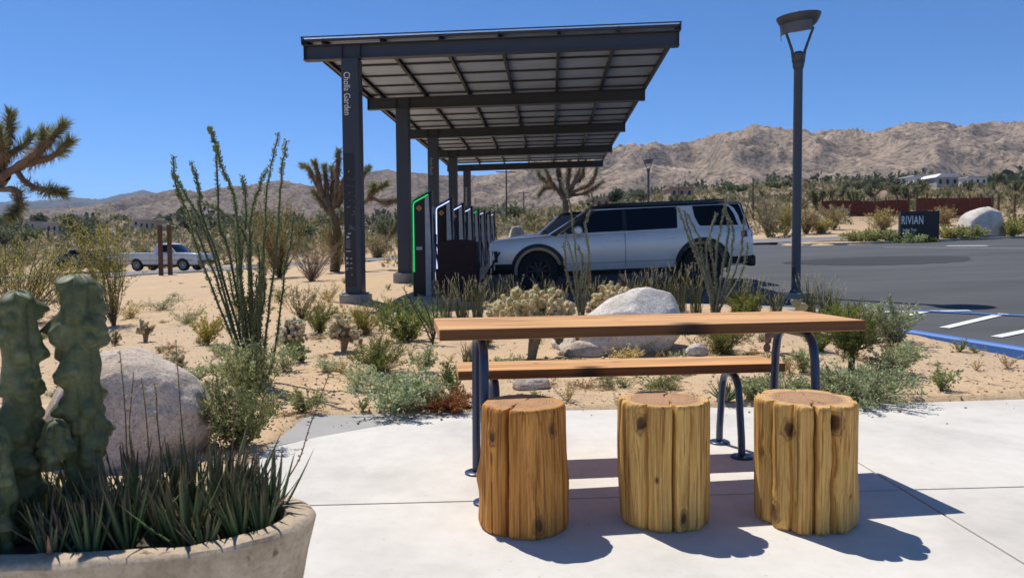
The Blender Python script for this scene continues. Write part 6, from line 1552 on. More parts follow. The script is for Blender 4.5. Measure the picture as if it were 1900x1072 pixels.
# little desert plants dotted over the sand: several kinds, copied about
rs = np.random.RandomState(77); protos = []
for k, (lf_, tw_, fm, w_, h_, nl) in enumerate((((0.25, 0.28, 0.17), (0.22, 0.17, 0.11), 'sprawl', 0.26, 0.10, 260), ((0.42, 0.34, 0.19), (0.34, 0.25, 0.15), 'vase', 0.20, 0.13, 160), ((0.17, 0.21, 0.09), (0.2, 0.16, 0.1), 'upright', 0.16, 0.13, 200), ((0.30, 0.22, 0.13), (0.24, 0.17, 0.11), 'sprawl', 0.30, 0.06, 240))):
    nm = ('silver_weed', 'dry_straw_weed', 'green_weed', 'brown_litter_weed')[k]
    protos.append(shrub(nm, ('tiny silver-green weed on the garden sand', 'tiny straw-coloured dry weed on the garden sand', 'tiny upright green weed on the garden sand', 'flat brown withered weed on the garden sand')[k], Vector((0, 0, 0)), w_, h_, 300+k, leaf=lf_, twig=tw_, nst=14, nlf=nl, L=0.016, Wl=0.007, form=fm, group=('silver weeds on the sand', 'straw weeds on the sand', 'green weeds on the sand', 'withered weeds on the sand')[k], cat='weed'))
used = [False]*4; cnt = 0
def in_garden(x, y):
    if poly_sd(np.array([x]), np.array([y]), LOT)[0] > -0.15 or poly_sd(np.array([x]), np.array([y]), PATIO)[0] > -0.05: return False
    return True
while cnt < 170:
    px, py = rs.uniform(-20, 1890), rs.uniform(510, 775)
    if px > 900 and py < 610: continue
    P = gsoft(px, py)
    if not in_garden(P.x, P.y) or P.y > 30: continue
    if px > 1640 and rs.rand() < 0.65: continue
    k = rs.choice(4, p=[0.30, 0.22, 0.22, 0.26])
    sc = rs.uniform(0.5, 1.25)
    r_ = protos[k] if not used[k] else dup(protos[k]); used[k] = True
    r_.location = (P.x, P.y, gz(P.x, P.y)); r_.rotation_euler = (0, 0, rs.uniform(0, 6.28)); r_.scale = (sc, sc, sc*rs.uniform(0.8, 1.2)); cnt += 1
# gravel, dead twigs and leaf bits lying on the sand
n = 9000; px = rs.uniform(-60, 1950, n); D = 4.4 + 11.5*rs.rand(n)**1.7; xx = (px-950)/1400*D; sdp = poly_sd(xx, D, PATIO); ok = (poly_sd(xx, D, LOT) < -0.12) & ((sdp < -0.02) | ((sdp < 0.35) & (rs.rand(n) < 0.10)) | (rs.rand(n) < 0.004))
xx, D = xx[ok], D[ok]; n = len(xx); zz = np.where(poly_sd(xx, D, PATIO) > 0, 0.001, ground_h(xx, D)); sz = 0.004 + 0.012*rs.rand(n)**4
b_ = np.array([[1,0,0],[0,1,0],[-1,0,0],[0,-1,0],[0,0,.8],[0,0,-.8]]); tf = np.array([[0,1,4],[1,2,4],[2,3,4],[3,0,4],[1,0,5],[2,1,5],[3,2,5],[0,3,5]])
V = np.stack([xx, D, zz+sz*0.3], 1)[:, None, :] + b_[None]*sz[:, None, None]*rs.uniform(0.6, 1.4, (n, 6, 1))
T = (np.arange(n)[:, None, None]*6 + tf[None]).reshape(-1, 3)
kind(fast_mesh('gravel', V.reshape(-1, 3), T, SKIN, np.repeat(jitcol((0.44, 0.33, 0.23), n, rs, 0.4, 0.08), 6, 0)), 'stuff')
lit = AC(); n = 3600; px = rs.uniform(-60, 1950, n); D = 4.95 + 12*rs.rand(n)**1.5; xx = (px-950)/1400*D; ok = (poly_sd(xx, D, LOT) < -0.12) & (poly_sd(xx, D, PATIO) < -0.01)
ok &= (fbm(xx*1.1, D*1.1, 4.0, 3) > -0.05) | (rs.rand(n) < 0.25)
xx, D = xx[ok], D[ok]; n = len(xx); Pp = np.stack([xx, D, ground_h(xx, D)+0.006], 1); dd = rs.normal(size=(n, 3))*np.array([1, 1, 0.12])
V, T, C = leaf_arrays(Pp, dd, rs.uniform(0.02, 0.11, n), rs.uniform(0.003, 0.010, n), jitcol((0.20, 0.145, 0.095), n, rs, 0.5, 0.12), rs); lit.add(V, T, C)
kind(lit.obj('leaf_litter', TWIG), 'stuff')

# ------------------------------------------------------------------ planter plants
rs = np.random.RandomState(11); al = []
k = 0
while k < 64:
    a = rs.uniform(0, 2*math.pi); r = math.sqrt(rs.rand()); x, y = PC.x + 0.41*r*math.cos(a), PC.y + 0.175*r*math.sin(a)
    if any(math.hypot(x-c.x, y-c.y) < 0.064 for c in (P1, P2, P3)): continue
    if any(math.hypot(x-q[0], y-q[1]) < 0.036 for q in al): continue
    al.append((x, y)); k += 1
pro = [rosette('aloe', 'spiky dark green aloe crowded into the stone planter', (0, 0, 0), 500+q, 18, L_, 0.0125, c_, (0.22, 0.15, 0.09), sp_, 'aloes crowded in the planter', 'aloe', dd) for q, (L_, c_, sp_, dd) in enumerate(((0.155, (0.105, 0.155, 0.065), 0.50, 0.08), (0.125, (0.145, 0.195, 0.09), 0.70, 0.08), (0.175, (0.09, 0.135, 0.06), 0.40, 0.12), (0.11, (0.19, 0.14, 0.09), 0.8, 0.35)))]
us = [False]*4
for (x, y) in al:
    q = rs.choice(4, p=[0.35, 0.27, 0.26, 0.12]); o = pro[q] if not us[q] else pro[q].copy()
    if us[q]: COL.objects.link(o)
    us[q] = True; o.location = (x, y, 0.443); s_ = rs.uniform(0.8, 1.2); o.scale = (s_, s_, s_); o.rotation_euler = (rs.normal()*0.12, rs.normal()*0.12, rs.uniform(0, 6.28))
for q in range(4):
    if not us[q]: bpy.data.objects.remove(pro[q])
stk = [([(236,880),(232,760),(222,650)], 1.70, 'leftmost dried flower stalk in the planter, beside the tall cactus'), ([(278,870),(270,760),(262,700)], 1.68, 'short dried flower stalk second from the tall cactus'), ([(302,880),(292,780),(290,735),(286,712)], 1.72, 'dried flower stalk with pale pods before the boulder middle'), ([(345,870),(335,760),(326,630)], 1.72, 'tallest upright dried flower stalk, before the boulder right side'),
       ([(385,865),(392,780),(394,700)], 1.72, 'thin dried flower stalk right of the tallest one'), ([(430,860),(434,780),(428,720)], 1.70, 'dried flower stalk rising over the dense green bush'), ([(527,905),(556,850),(575,790),(612,690)], 1.7, 'reddish dried flower stalk leaning out past the planter rim'), ([(205,880),(190,800),(186,720)], 1.7, 'dried flower stalk in the shade of the tall cactus'), ([(250,880),(240,800),(248,690)], 1.74, 'dried flower stalk at the back of the planter')]
for pts, D, lab in stk:
    rs2 = np.random.RandomState(int(pts[0][0])); p = np.array(pxline(pts, D, D+0.03)); b0 = np.array([p[0][0], D, 0.44]); p = np.concatenate([[b0], p]); q = smooth_path(p, 5) - b0
    t = thing('flower_stalk', lab, 'flower stalk', tuple(b0), 0, 'dried flower stalks in the planter')
    a = AC(); a.tube(q, 0.0022, 0.0010, jitcol((0.20, 0.12, 0.08), len(q), rs2, 0.2), 5); a.obj('stalk', TWIG, t)
    a = AC(); n = 30; f = rs2.uniform(0.45, 1, n)*(len(q)-1); i = np.minimum(f.astype(int), len(q)-2); Q = q[i]+(q[i+1]-q[i])*(f-i)[:, None]
    V, T, C = leaf_arrays(Q, rs2.normal(size=(n, 3))+np.array([0, 0, 0.5]), 0.010*rs2.uniform(0.6, 1.3, n), 0.004, jitcol((0.42, 0.33, 0.15) if pts[0][0] < 500 else (0.25, 0.14, 0.1), n, rs2, 0.3), rs2); a.add(V, T, C); a.obj('pods', LEAF, t)
# ------------------------------------------------------------------ joshua trees
BARKC = (0.17, 0.125, 0.085); YUC = (0.25, 0.26, 0.115); THATCH = (0.27, 0.20, 0.125)
def joshua(lab, P, branches, seed, r0=0.2, tuft=0.42, leafL=0.26, nleaf=200, group='joshua trees', trunk=None, nthatch=170, lw=0.016, yuc=YUC):
    """branches: world polylines, each ending in a leafy head; trunk: polyline"""
    rs = np.random.RandomState(seed); P = np.array(P); t = thing('joshua_tree', lab, 'tree', tuple(P), 0, group)
    wd = AC(); cr = AC()
    def limb(p, ra, rb):
        p = np.asarray(p); k = len(p); c = jitcol(BARKC, k, rs, 0.3, 0.06); wd.tube(p + rs.normal(size=p.shape)*ra*0.08, ra*0.72, rb*0.72, c, 8)
    if trunk is not None: limb(smooth_path(np.array(trunk)-P, 5), r0, r0*0.72)
    for b in branches:
        p = smooth_path(np.array(b[0])-P, 5); ra = b[1] if len(b) > 1 else r0*0.55; limb(p, ra, ra*0.62)
        seg = np.linalg.norm(np.diff(p, axis=0), axis=1); cum = np.concatenate([[0], np.cumsum(seg)]); L = cum[-1]
        tl = min(L*0.85, tuft*rs.uniform(0.8, 1.25)); th = min(L*0.95, tl + tuft*rs.uniform(0.8, 2.0))
        def at(s):
            i = np.clip(np.searchsorted(cum, s)-1, 0, len(seg)-1); f = (s-cum[i])/(seg[i]+1e-9); q = p[i]+(p[i+1]-p[i])*f[:, None]; return q, unit(p[i+1]-p[i])
        s = L - tl*rs.rand(nleaf)**1.3*1.0; q, ax = at(s); u = unit(rs.normal(size=(nleaf, 3))); u = unit(u-ax*(u*ax).sum(1, keepdims=True))
        fw = 0.15 + 1.3*((s-(L-tl))/tl)[:, None]
        V, T, C = spike_arrays(q, u+ax*fw, leafL*rs.uniform(0.7, 1.1, nleaf), lw, jitcol(yuc, nleaf, rs, 0.3, 0.1), rs); cr.add(V, T, C)
        n2 = nthatch; s = L - tl*0.8 - (th-tl*0.8)*rs.rand(n2); s = np.maximum(s, 0.01); q, ax = at(s); u = unit(rs.normal(size=(n2, 3))); u = unit(u-ax*(u*ax).sum(1, keepdims=True))
        V, T, C = spike_arrays(q+u*ra*0.4, u*0.8-ax*rs.uniform(0.3, 1.0, (n2, 1))+np.array([0, 0, -0.25]), leafL*rs.uniform(0.5, 0.95, n2), lw*1.1, jitcol(THATCH, n2, rs, 0.3, 0.08), rs); cr.add(V, T, C)
    wd.obj('trunk', TWIG, t, smooth=True); cr.obj('crown', LEAF, t); return t
def pl(pts, D, dd=0.0): return pxline(pts, D, D+dd)
# left, partly outside the frame
D = 19.5; P = pt(-62, 470, D); P.z = gz(P.x, D)
joshua('joshua tree with drooping limbs at the left edge, cut off by the frame', P, [
    (pl([(-20, 352), (0, 310), (14, 265), (20, 212)], D, .3), .16), (pl([(-20, 345), (20, 318), (60, 290), (92, 262), (118, 232)], D, -.5), .15), (pl([(30, 312), (60, 302), (98, 290), (130, 262)], D, -.4), .13), (pl([(0, 320), (14, 290), (46, 270), (58, 252)], D, .6), .12),
    (pl([(28, 316), (48, 338), (72, 350), (116, 358)], D, -.7), .11), (pl([(0, 352), (30, 352), (36, 380), (22, 402)], D, -1.0), .11), (pl([(-20, 360), (-60, 330), (-90, 290)], D, .8), .15), (pl([(-10, 320), (-20, 270), (-30, 230)], D, 1.0), .14), (pl([(60, 290), (78, 268), (84, 246)], D, -.2), .10), (pl([(0, 312), (4, 280), (-4, 240)], D, -.5), .13)],
    5, 0.33, 0.50, 0.31, 420, trunk=[tuple(P)] + pl([(-50, 430), (-38, 392), (-20, 350), (10, 322)], D), nthatch=170, lw=0.022)
# behind the first canopy post
D = 27.0; P = pt(622, 478, D); P.z = gz(P.x, D)
joshua('many-headed joshua tree behind the first canopy post', P, [
    (pl([(612, 392), (598, 360), (584, 335), (572, 312), (562, 308)], D, .4), .15), (pl([(598, 366), (592, 335), (588, 316), (584, 302)], D, -.3), .13), (pl([(612, 385), (606, 350), (604, 330), (602, 310)], D, .5), .14), (pl([(620, 385), (624, 350), (626, 325), (628, 282)], D, 0), .14), (pl([(624, 380), (634, 350), (640, 330), (652, 318)], D, -.6), .13),
    (pl([(618, 388), (616, 355), (618, 330), (616, 312)], D, .7), .12), (pl([(626, 385), (640, 355), (662, 335), (684, 312)], D, .5), .12), (pl([(608, 392), (594, 372), (586, 360), (582, 356)], D, .2), .10),
    (pl([(628, 410), (650, 388), (680, 372), (690, 358), (716, 342)], D, -.7), .12), (pl([(628, 410), (660, 385), (690, 370), (712, 376), (740, 372)], D, -.9), .11), (pl([(686, 366), (688, 352), (694, 344)], D, -.8), .09), (pl([(630, 372), (646, 352), (650, 338)], D, .2), .11)],
    8, 0.24, 0.32, 0.24, 260, trunk=[tuple(P)] + pl([(624, 440), (622, 412), (614, 388)], D), nthatch=130, lw=0.026)
# beyond the silver vehicle
D = 39.0; P = pt(1050, 440, D); P.z = gz(P.x, D)
joshua('joshua tree with pale seed heads rising behind the silver vehicle', P, [
    (pl([(1048, 372), (1034, 352), (1020, 340), (1004, 330), (998, 318)], D, .6), .17), (pl([(1030, 348), (1014, 346), (1004, 356), (1000, 362)], D, -.4), .14), (pl([(1050, 372), (1040, 340), (1036, 315), (1030, 302)], D, .4), .16), (pl([(1052, 368), (1054, 335), (1056, 300), (1056, 285)], D, 0), .17), (pl([(1056, 366), (1066, 335), (1080, 310), (1088, 292)], D, .6), .16),
    (pl([(1058, 358), (1078, 350), (1094, 342), (1104, 325), (1108, 308)], D, -.6), .15), (pl([(1060, 362), (1080, 360), (1100, 350), (1118, 338)], D, .7), .13), (pl([(1054, 350), (1078, 330), (1084, 305)], D, -.9), .12), (pl([(1046, 366), (1024, 340), (1012, 312)], D, -.8), .14)],
    14, 0.30, 0.50, 0.26, 190, trunk=[tuple(P)] + pl([(1050, 400), (1050, 372)], D), nthatch=230, lw=0.034, yuc=(0.30, 0.29, 0.16))
def josh_random(P, H, seed):
    rs = np.random.RandomState(seed); P = np.array(P); top = P + np.array([rs.normal()*0.1*H, 0, H*rs.uniform(0.35, 0.5)]); br = []
    for k in range(rs.randint(5, 10)):
        a = rs.uniform(0, 6.28); q = rs.uniform(0.15, 0.42)*H; e = top + np.array([math.cos(a)*q, math.sin(a)*q, H*rs.uniform(0.22, 0.55)]); m = (top+e)/2 + np.array([math.cos(a)*q*0.25, math.sin(a)*q*0.25, -0.03*H])
        br.append(([tuple(top), tuple(m), tuple(e)], 0.045*H))
    return br, [tuple(P), tuple((P+top)/2 + rs.normal(size=3)*0.02*H), tuple(top)]
for k, (px, ty, D, H) in enumerate(((1519, 372, 72, 4.0), (1535, 362, 84, 5.2), (1556, 368, 95, 5.0), (1584, 366, 74, 4.4), (1618, 358, 88, 5.4), (1662, 352, 92, 6.2), (1680, 352, 78, 5.4), (1792, 345, 120, 6.5), (1880, 352, 110, 5.4), (1845, 358, 130, 6.0), (1700, 372, 100, 3.8), (1140, 384, 90, 3.6), (1165, 380, 80, 3.5), (1250, 378, 95, 3.6), (1310, 372, 85, 4.2), (716, 400, 60, 2.8), (742, 396, 70, 3.2))):
    P = pt(px, 400, D); z = pt(px, ty, D).z - H; gg = gz(P.x, D); H2 = max(2.2, min(H*1.5, z + H - gg)); P.z = gg
    br, tr = josh_random(P, H2, 900+k)
    lab = ('slender joshua tree before the left end of the red fence', 'joshua tree just right of the street lamp pole, behind the red fence', 'far joshua tree between two nearer ones, left of the sign', 'joshua tree with splayed pale crown midway along the red fence', 'joshua tree left of the leafy dark trees', 'tall joshua tree above the left edge of the entrance sign', 'joshua tree standing over the entrance sign', 'joshua tree amid the white houses', 'joshua tree above the pale roadside boulder right side', 'distant joshua tree left of the farthest fence post', 'short joshua tree below the leftmost white house', 'small joshua tree in scrub left of the far street lamp', 'small joshua tree just left of the far street lamp pole', 'small joshua tree above the silver vehicle roof middle', 'joshua tree above the silver vehicle rear roof', 'small joshua tree seen between first and second canopy posts', 'small joshua tree hugging the second canopy post')[k]
    joshua(lab, P, br, 950+k, 0.05*H2, 0.8, 0.42, 120, trunk=tr, nthatch=50, lw=0.085, yuc=(0.22, 0.23, 0.125))

# ------------------------------------------------------------------ broadleaf trees and houses of the valley
def crown_tree(lab, P, Wd, Ht, seed, col, col2, name='dark_tree', group='trees across the valley', trunk=0.22, n=1500, ls=0.5, cat='tree'):
    rs = np.random.RandomState(seed); t = thing(name, lab, cat, tuple(P), 0, group); wd = AC(); cr = AC()
    nl = rs.randint(9, 16); cen = []
    for k in range(nl):
        a = rs.uniform(0, 6.28); q = math.sqrt(rs.rand())*Wd*0.36; c = np.array([math.cos(a)*q, math.sin(a)*q, Ht*(trunk + (0.86-trunk)*rs.uniform(0.25, 1)*(1-0.5*(2*q/Wd)**2))]); cen.append((c, rs.uniform(0.16, 0.27)*min(Wd, Ht*1.3)))
        wd.tube(smooth_path([[0, 0, -0.3], [c[0]*0.2, c[1]*0.2, Ht*trunk], c], 3), 0.045*Ht*0.8, 0.012*Ht, jitcol((0.10, 0.075, 0.055), 1, rs)[0], 5)
    idx = rs.randint(nl, size=n); d = unit(rs.normal(size=(n, 3))); R = np.array([c[1] for c in cen])[idx]; C0 = np.array([c[0] for c in cen])[idx]
    Q = C0 + d*(R*rs.uniform(0.55, 1.08, n))[:, None]*np.array([1.1, 1.1, 0.85]); Q[:, 2] = np.maximum(Q[:, 2], 0.12*Ht)
    Cc = jitcol(col, n, rs, 0.3, 0.1); m = rs.rand(n) < 0.3; Cc[m] = jitcol(col2, int(m.sum()), rs, 0.25)
    V, T, C = leaf_arrays(Q, d + rs.normal(size=(n, 3))*0.6, ls*rs.uniform(0.6, 1.3, n), ls*0.6, Cc, rs); cr.add(V, T, C)
    wd.obj('trunk', TWIG, t); cr.obj('crown', LEAF, t); return t
DKG = (0.07, 0.088, 0.048); DKG2 = (0.13, 0.145, 0.08); GG = (0.12, 0.145, 0.065)
def far_base(px, D):
    P = pt(px, 400, D); P.z = gz(P.x, D) - 0.1; return P
for k, (px, ty, w_, D, c1, lab) in enumerate(((150, 396, 105, 95, DKG, 'broad dark tree above the two road vehicles'), (128, 388, 40, 170, DKG, 'round dark tree rising behind the broad dark tree'), (1640, 330, 120, 190, DKG, 'big dark tree mass behind the joshua trees and red fence'), (1590, 345, 90, 200, DKG2, 'grey-green tree left of the big dark tree mass'), (1700, 340, 60, 230, DKG2, 'tree above the leftmost white house'),
      (1146, 348, 30, 200, DKG, 'single round tree above the silver vehicle windshield'), (1185, 352, 40, 240, DKG2, 'low tree between round tree and far street lamp'), (1360, 345, 90, 240, GG, 'pale green tree row left of the bare pole'), (1450, 352, 80, 230, GG, 'bright green tree left of the street lamp pole'), (1780, 330, 70, 260, DKG, 'dark tree behind the long white house'),
      (1862, 322, 40, 300, DKG, 'dark tall tree group near the right edge'), (1886, 322, 36, 290, DKG, 'dark tree at the far right edge'), (1838, 328, 20, 310, DKG, 'narrow dark tree standing left of the right-edge trees'), (36, 420, 70, 120, GG, 'green tree under the left joshua tree'), (4, 415, 60, 110, DKG2, 'green tree at the left frame edge'), (560, 400, 60, 110, GG, 'green tree behind the tall ocotillo tips'),
      (500, 402, 70, 130, DKG2, 'green-grey tree left of the joshua tree heads'), (712, 398, 46, 100, DKG2, 'green tree between the first two canopy posts'), (900, 380, 60, 220, DKG2, 'pale green tree above the far charging stations'), (958, 385, 50, 200, GG, 'green tree beside the tall crossarm pole'), (440, 400, 50, 150, DKG2, 'tree behind the ocotillo left stems'), (350, 398, 40, 190, DKG, 'dark tree among the far houses'), (75, 395, 30, 260, DKG, 'small dark tree among the far left houses'))):
    P = far_base(px, D); H = max(2.0, pt(px, ty, D).z - P.z); crown_tree(lab, P, w_/1400*D, H, 700+k, c1, tuple(min(1, z*1.9) for z in c1), n=1300, ls=max(0.25, D*0.0028))
def house(lab, px, ty, w_, D, col, h=3.2, roof=(0.35, 0.27, 0.21), dep=8, flat=True, rz=0.0, win=3):
    P = far_base(px, D); wd = w_/1400*D; t = thing('house', lab, 'house', (P.x, D, P.z), rz, 'houses of the valley'); z1 = h+0.6
    wm = simple('house_wall', col, 0.85, 0, 0.06, 1); rm = simple('house_roof', roof, 0.8, 0, 0.1, 1)
    mb = MB(); mb.box((0, dep/2, (z1-0.5)/2-0.5), (wd, dep, z1+0.5)); mb.obj('wall', wm, t)
    mb = MB()
    if flat: mb.box((0, dep/2, z1-0.28), (wd+0.8, dep+0.8, 0.35))
    else: mb.prism([(-wd/2-0.5, z1-0.5), (wd/2+0.5, z1-0.5), (wd/2-1.2, z1+0.6), (-wd/2+1.2, z1+0.6)], -0.5, dep+0.5, 'y')
    mb.obj('roof', rm, t)
    for k in range(win):
        mb = MB(); mb.box((-wd/2 + wd*(k+0.5)/win, -0.03, z1*0.5), (wd/win*0.35, 0.08, z1*0.35)); mb.obj('window', GLASS, t)
for a in ((1712, 340, 34, 240, (0.72, 0.70, 0.66), 3.4, (0.6, 0.58, 0.55), 9, True, 0, 2, 'white house with flat pale roof left of the other white houses'), (1757, 347, 40, 225, (0.40, 0.38, 0.37), 3, (0.72, 0.70, 0.68), 9, False, 0, 3, 'low house with bright white roof in the middle of the white houses'), (1813, 346, 34, 250, (0.66, 0.63, 0.60), 3, (0.5, 0.47, 0.44), 9, True, 0, 3, 'pale grey house right of the bright white roof'),
          (1112, 369, 40, 230, (0.42, 0.27, 0.20), 2.6, (0.48, 0.33, 0.25), 8, True, 0, 3, 'low pinkish house above the silver vehicle windshield'), (1265, 358, 42, 190, (0.45, 0.30, 0.22), 2.8, (0.42, 0.28, 0.21), 8, True, 0, 3, 'tan house behind the silver vehicle, beside the slender pole'), 
          (100, 420, 32, 190, (0.5, 0.45, 0.38), 2.6, (0.55, 0.50, 0.44), 8, True, 0, 3, 'pale flat-roofed house left of the broad dark tree'), (55, 412, 18, 240, (0.52, 0.47, 0.42), 2.8, (0.42, 0.38, 0.34), 8, True, 0, 2, 'small pale house at the far left of the valley'), (272, 408, 30, 220, (0.48, 0.40, 0.32), 3, (0.44, 0.38, 0.33), 8, True, 0, 3, 'wide tan house beyond the tall airy creosote'), (258, 398, 26, 300, (0.58, 0.53, 0.47), 3, (0.5, 0.45, 0.4), 8, True, 0, 2, 'pale house behind the wide tan house'), (176, 402, 24, 330, (0.52, 0.46, 0.4), 3, (0.45, 0.4, 0.36), 8, True, 0, 2, 'tan far house right of the round dark tree'), (890, 380, 40, 210, (0.62, 0.55, 0.45), 2.6, (0.55, 0.47, 0.38), 8, True, 0, 2, 'sandy house above the farthest charging stations')):
    house(a[-1], a[0], a[1], a[2], a[3], a[4], a[5], a[6], a[7], a[8], a[9], a[10])

# ------------------------------------------------------------------ scrub of the open desert
rs = np.random.RandomState(42)
def scrub_shapes(kind_):
    n = {'olive': 150, 'straw': 110, 'grey': 120, 'green': 150}[kind_]
    d = unit(rs.normal(size=(n, 3))); d[:, 2] = np.abs(d[:, 2]); Q = d*rs.uniform(0.45, 1.0, (n, 1))*np.array([0.5, 0.5, 0.9])
    c = {'olive': (0.22, 0.195, 0.085), 'straw': (0.42, 0.33, 0.18), 'grey': (0.31, 0.27, 0.18), 'green': (0.165, 0.18, 0.07)}[kind_]
    V, T, C = leaf_arrays(Q, d+rs.normal(size=(n, 3))*0.5+np.array([0, 0, 0.5]), rs.uniform(0.14, 0.34, n), 0.085, jitcol(c, n, rs, 0.35, 0.1), rs); return V, T, C
base = {k: scrub_shapes(k) for k in ('olive', 'straw', 'grey', 'green')}
def excluded(x, y):
    return (poly_sd(x, y, LOT) > -0.6) | ((np.abs(y-road_mid(x)) < 4.6) & (x < 47))
def place(n, y0, y1, pw, smin, smax, sd, dens=None):
    r = np.random.RandomState(sd); y = y0 + (y1-y0)*r.rand(n)**pw; x = (r.rand(n)*2-1)*0.78*y
    ok = ~excluded(x, y)
    if dens is not None: ok &= dens(x, y, r)
    x, y = x[ok], y[ok]; return x, y, ground_h(x, y), r.uniform(smin, smax, len(x)), r
# nearer shrubs one can tell apart: each an object
kinds_ = [('scrub_bush', 'olive'), ('dry_bush', 'straw'), ('grey_bush', 'grey'), ('green_scrub_bush', 'green')]
lab_ = {'olive': 'olive-brown desert bush growing wild beyond the asphalt', 'straw': 'straw-coloured dry bush growing wild beyond the asphalt', 'grey': 'greyish twiggy bush growing wild beyond the asphalt', 'green': 'dull green desert bush growing wild beyond the asphalt'}
protoS = {}
for nm, kd in kinds_:
    V, T, C = base[kd]; o = fast_mesh(nm, V, T, LEAF, C); tag(o, lab_[kd], 'bush', kd + ' desert bushes'); protoS[kd] = [o, False]
x, y, z, s, r = place(330, 24, 80, 1.1, 0.8, 1.9, 5, lambda x, y, r: ((y > 36) & ~((x/y < -0.36) & (x/y > -0.66) & (y < 50))) | ((x < -3) & ~((x/y < -0.36) & (x/y > -0.66)) & (r.rand(len(x)) < 0.22) & (y > 26)))
for i in range(len(x)):
    if 0.36 < x[i]/y[i] < 0.70 and y[i] < 66: s[i] *= 0.45
    kd = ('olive', 'straw', 'grey', 'green')[r.choice(4, p=[.36, .26, .2, .18])]; o, u = protoS[kd]
    if u: o = o.copy(); COL.objects.link(o)
    protoS[kd][1] = True; o.location = (x[i], y[i], z[i]-0.05); o.scale = (s[i], s[i], s[i]*r.uniform(0.6, 0.95)); o.rotation_euler = (0, 0, r.uniform(0, 6.28))
# strip by the sign: low green plants
for k, (px, D, w_, h_, c1, lab) in enumerate(((1690, 32.1, 1.3, 0.75, (0.24, 0.29, 0.17), 'grey-green bush under the white sign lettering'), (1722, 32.2, 0.8, 0.5, (0.27, 0.25, 0.09), 'yellowish bush under the right half of the sign'), (1620, 33.4, 1.8, 0.5, (0.22, 0.24, 0.12), 'low green bush left of the entrance sign'), (1585, 34.0, 1.6, 0.45, (0.25, 0.26, 0.15), 'low grey-green bush at the left end of the sign strip'), (1765, 33.2, 1.5, 0.6, (0.26, 0.25, 0.10), 'yellow-green bush between sign and pale boulder'), (1800, 33.0, 1.8, 0.5, (0.24, 0.26, 0.14), 'low bush before the pale roadside boulder'), (1650, 33.0, 1.2, 0.45, (0.27, 0.28, 0.17), 'small pale bush next to the left sign edge'), (1890, 34.5, 1.6, 1.1, (0.18, 0.19, 0.08), 'dark green bush right of the pale roadside boulder'), (1880, 33.2, 1.2, 0.7, (0.25, 0.25, 0.10), 'yellow-green bush at the right frame edge by the boulder'))):
    P = far_base(px, D); P.z += 0.1; shrub('roadside_bush', lab, P, w_, h_, 1200+k, leaf=c1, leaf2=tuple(q*1.35 for q in c1), nst=26, nlf=1100, L=0.10, Wl=0.05, group='bushes on the sign strip')
for k, (px, D, w_, h_, c1, nm, lab) in enumerate(((1425, 46, 2.6, 3.0, (0.22, 0.19, 0.12), 'bare_shrub', 'bare twiggy tree-like shrub left of the street lamp pole'), (1460, 47, 1.6, 2.0, (0.25, 0.23, 0.09), 'creosote_bush', 'olive bush touching the street lamp pole beyond the road'), (1496, 47, 1.5, 1.5, (0.22, 0.17, 0.11), 'brown_shrub', 'brown cholla-like shrub just right of the lamp pole'), (1525, 47, 2.0, 1.1, (0.30, 0.27, 0.11), 'yellow_bush', 'yellowish mound of a bush beyond the road'), (1548, 50, 2.2, 1.7, (0.25, 0.21, 0.14), 'brown_shrub', 'grey-brown shrub before the red fence'), (1640, 48, 2.6, 1.5, (0.30, 0.25, 0.12), 'yellow_bush', 'straw yellow bush left of the sign, beyond the road'), (1755, 50, 2.6, 1.3, (0.28, 0.22, 0.13), 'brown_shrub', 'brown bush right of the sign, below the red fence'), (800, 60, 5, 2.4, (0.26, 0.22, 0.10), 'creosote_bush', 'olive bush glimpsed behind the charging stations'), (700, 46, 2.4, 1.8, (0.24, 0.19, 0.10), 'brown_shrub', 'brown bush seen between first and second post, past the road'))):
    P = far_base(px, D); P.z += 0.1; shrub(nm, lab, P, w_, h_, 1300+k, leaf=c1, leaf2=tuple(q*1.3 for q in c1), twig=(0.2, 0.16, 0.12), nst=46, nlf=500 if nm == 'bare_shrub' else 1500, L=0.10, Wl=0.03 if nm == 'bare_shrub' else 0.06, form='vase' if h_ > 1.6 else 'dome')
# everything farther: one mass
VV, TT, CC = [], [], []; off = 0
def mass(x, y, z, s, r, hs):
    global off
    for kd, pr in (('olive', .40), ('straw', .22), ('grey', .16), ('green', .22)):
        pass
    ch = r.choice(4, len(x), p=[.34, .32, .18, .16])
    for ci, kd in enumerate(('olive', 'straw', 'grey', 'green')):
        m = np.where(ch == ci)[0]; V, T, C = base[kd]
        if len(m) == 0: continue
        # fewer, larger leaves with distance
        keep = r.choice(len(T), max(24, int(len(T)*hs)), replace=False); Tk = T[keep]; vi = Tk.ravel(); Vk = V[vi]; Ck = C[vi]; nv = len(Vk)
        cen = Vk.reshape(-1, 4, 3).mean(1, keepdims=True); Vk = (cen + (Vk.reshape(-1, 4, 3)-cen)*(1/math.sqrt(hs))).reshape(-1, 3)
        a = r.uniform(0, 6.28, len(m)); ca, sa = np.cos(a)[:, None], np.sin(a)[:, None]; S_ = s[m][:, None]
        W = np.stack([x[m][:, None] + S_*(Vk[None, :, 0]*ca - Vk[None, :, 1]*sa), y[m][:, None] + S_*(Vk[None, :, 0]*sa + Vk[None, :, 1]*ca), z[m][:, None] - 0.05 + S_*0.8*Vk[None, :, 2]], -1).reshape(-1, 3)
        VV.append(W); TT.append(np.arange(len(m)*nv).reshape(-1, 4) + off); off += len(m)*nv
        CC.append((Ck[None]*r.uniform(0.75, 1.2, (len(m), 1, 1))).reshape(-1, 3))
a = place(1150, 62, 130, 1.0, 0.55, 1.5, 6); mass(*a, 0.5)
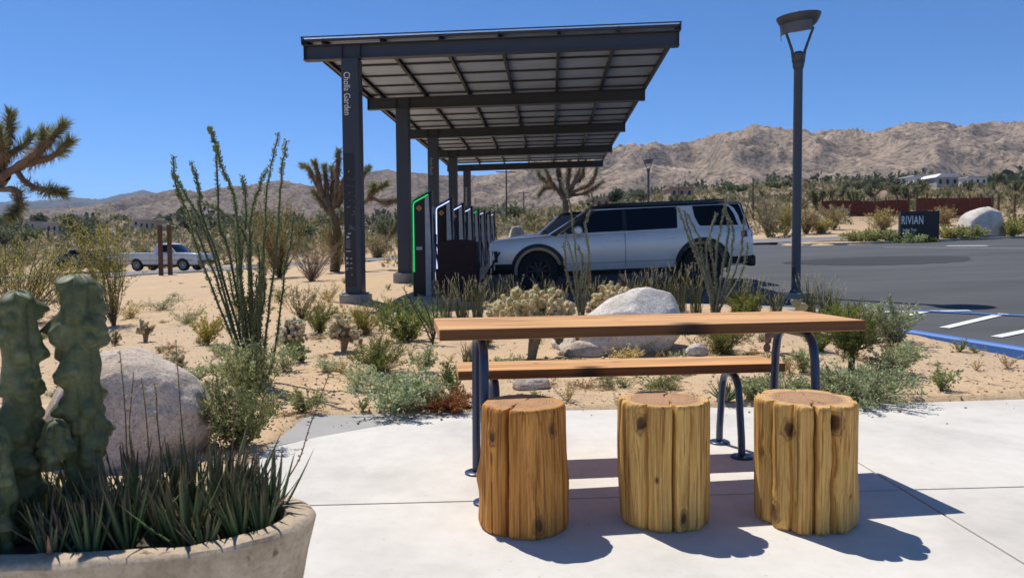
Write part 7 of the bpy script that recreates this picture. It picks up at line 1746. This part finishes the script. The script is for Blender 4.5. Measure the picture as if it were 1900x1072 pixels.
a = place(1500, 115, 330, 1.2, 0.8, 2.3, 7); mass(*a, 0.28)
a = place(2000, 300, 1300, 1.6, 1.5, 3.6, 8); mass(*a, 0.2)
kind(fast_mesh('desert_scrub', np.concatenate(VV), np.concatenate(TT), LEAF, np.concatenate(CC)), 'stuff')
# far tree belts along the valley floor
VV, TT, CC = [], [], []; off = 0
r = np.random.RandomState(91)
for (n, y0, y1, s0, s1) in ((150, 210, 420, 3.5, 7.5), (240, 420, 1400, 5, 10)):
    y = y0 + (y1-y0)*r.rand(n)**1.3; x = (r.rand(n)*2-1)*0.75*y
    m = (fbm(x*0.006, y*0.004, 2.0, 3) > -0.05) ; x, y = x[m], y[m]; s = r.uniform(s0, s1, len(x)); z = ground_h(x, y)
    for i in range(len(x)):
        k = 46; d = unit(r.normal(size=(k, 3))); d[:, 2] = np.abs(d[:, 2]); Q = np.array([x[i], y[i], z[i]+0.1*s[i]]) + d*r.uniform(0.4, 1, (k, 1))*np.array([0.6, 0.6, 0.75])*s[i]
        V, T, C = leaf_arrays(Q, d+r.normal(size=(k, 3)), 0.36*s[i]*r.uniform(0.6, 1.2, k), 0.24*s[i], jitcol((0.085, 0.10, 0.062) if r.rand() < 0.6 else (0.15, 0.16, 0.095), k, r, 0.3), r)
        VV.append(V); TT.append(T+off); CC.append(C); off += len(V)
kind(fast_mesh('far_woods', np.concatenate(VV), np.concatenate(TT), LEAF, np.concatenate(CC)), 'stuff')

# ------------------------------------------------------------------ air
m = bpy.data.materials.new('haze_air'); m.use_nodes = True; n = m.node_tree.nodes; n.remove(n['Principled BSDF'])
pv = n.new('ShaderNodeVolumePrincipled'); pv.inputs['Color'].default_value = (0.55, 0.74, 1.0, 1); pv.inputs['Density'].default_value = 4.8e-5; pv.inputs['Anisotropy'].default_value = 0.0
m.node_tree.links.new(pv.outputs[0], n['Material Output'].inputs['Volume'])
mb = MB(); zlo = float(Z.min()) - 50
mb.box((0, 3500, (zlo + 1000)/2), (32000, 25000, 1000 - zlo)); kind(mb.obj('haze', m), 'stuff')
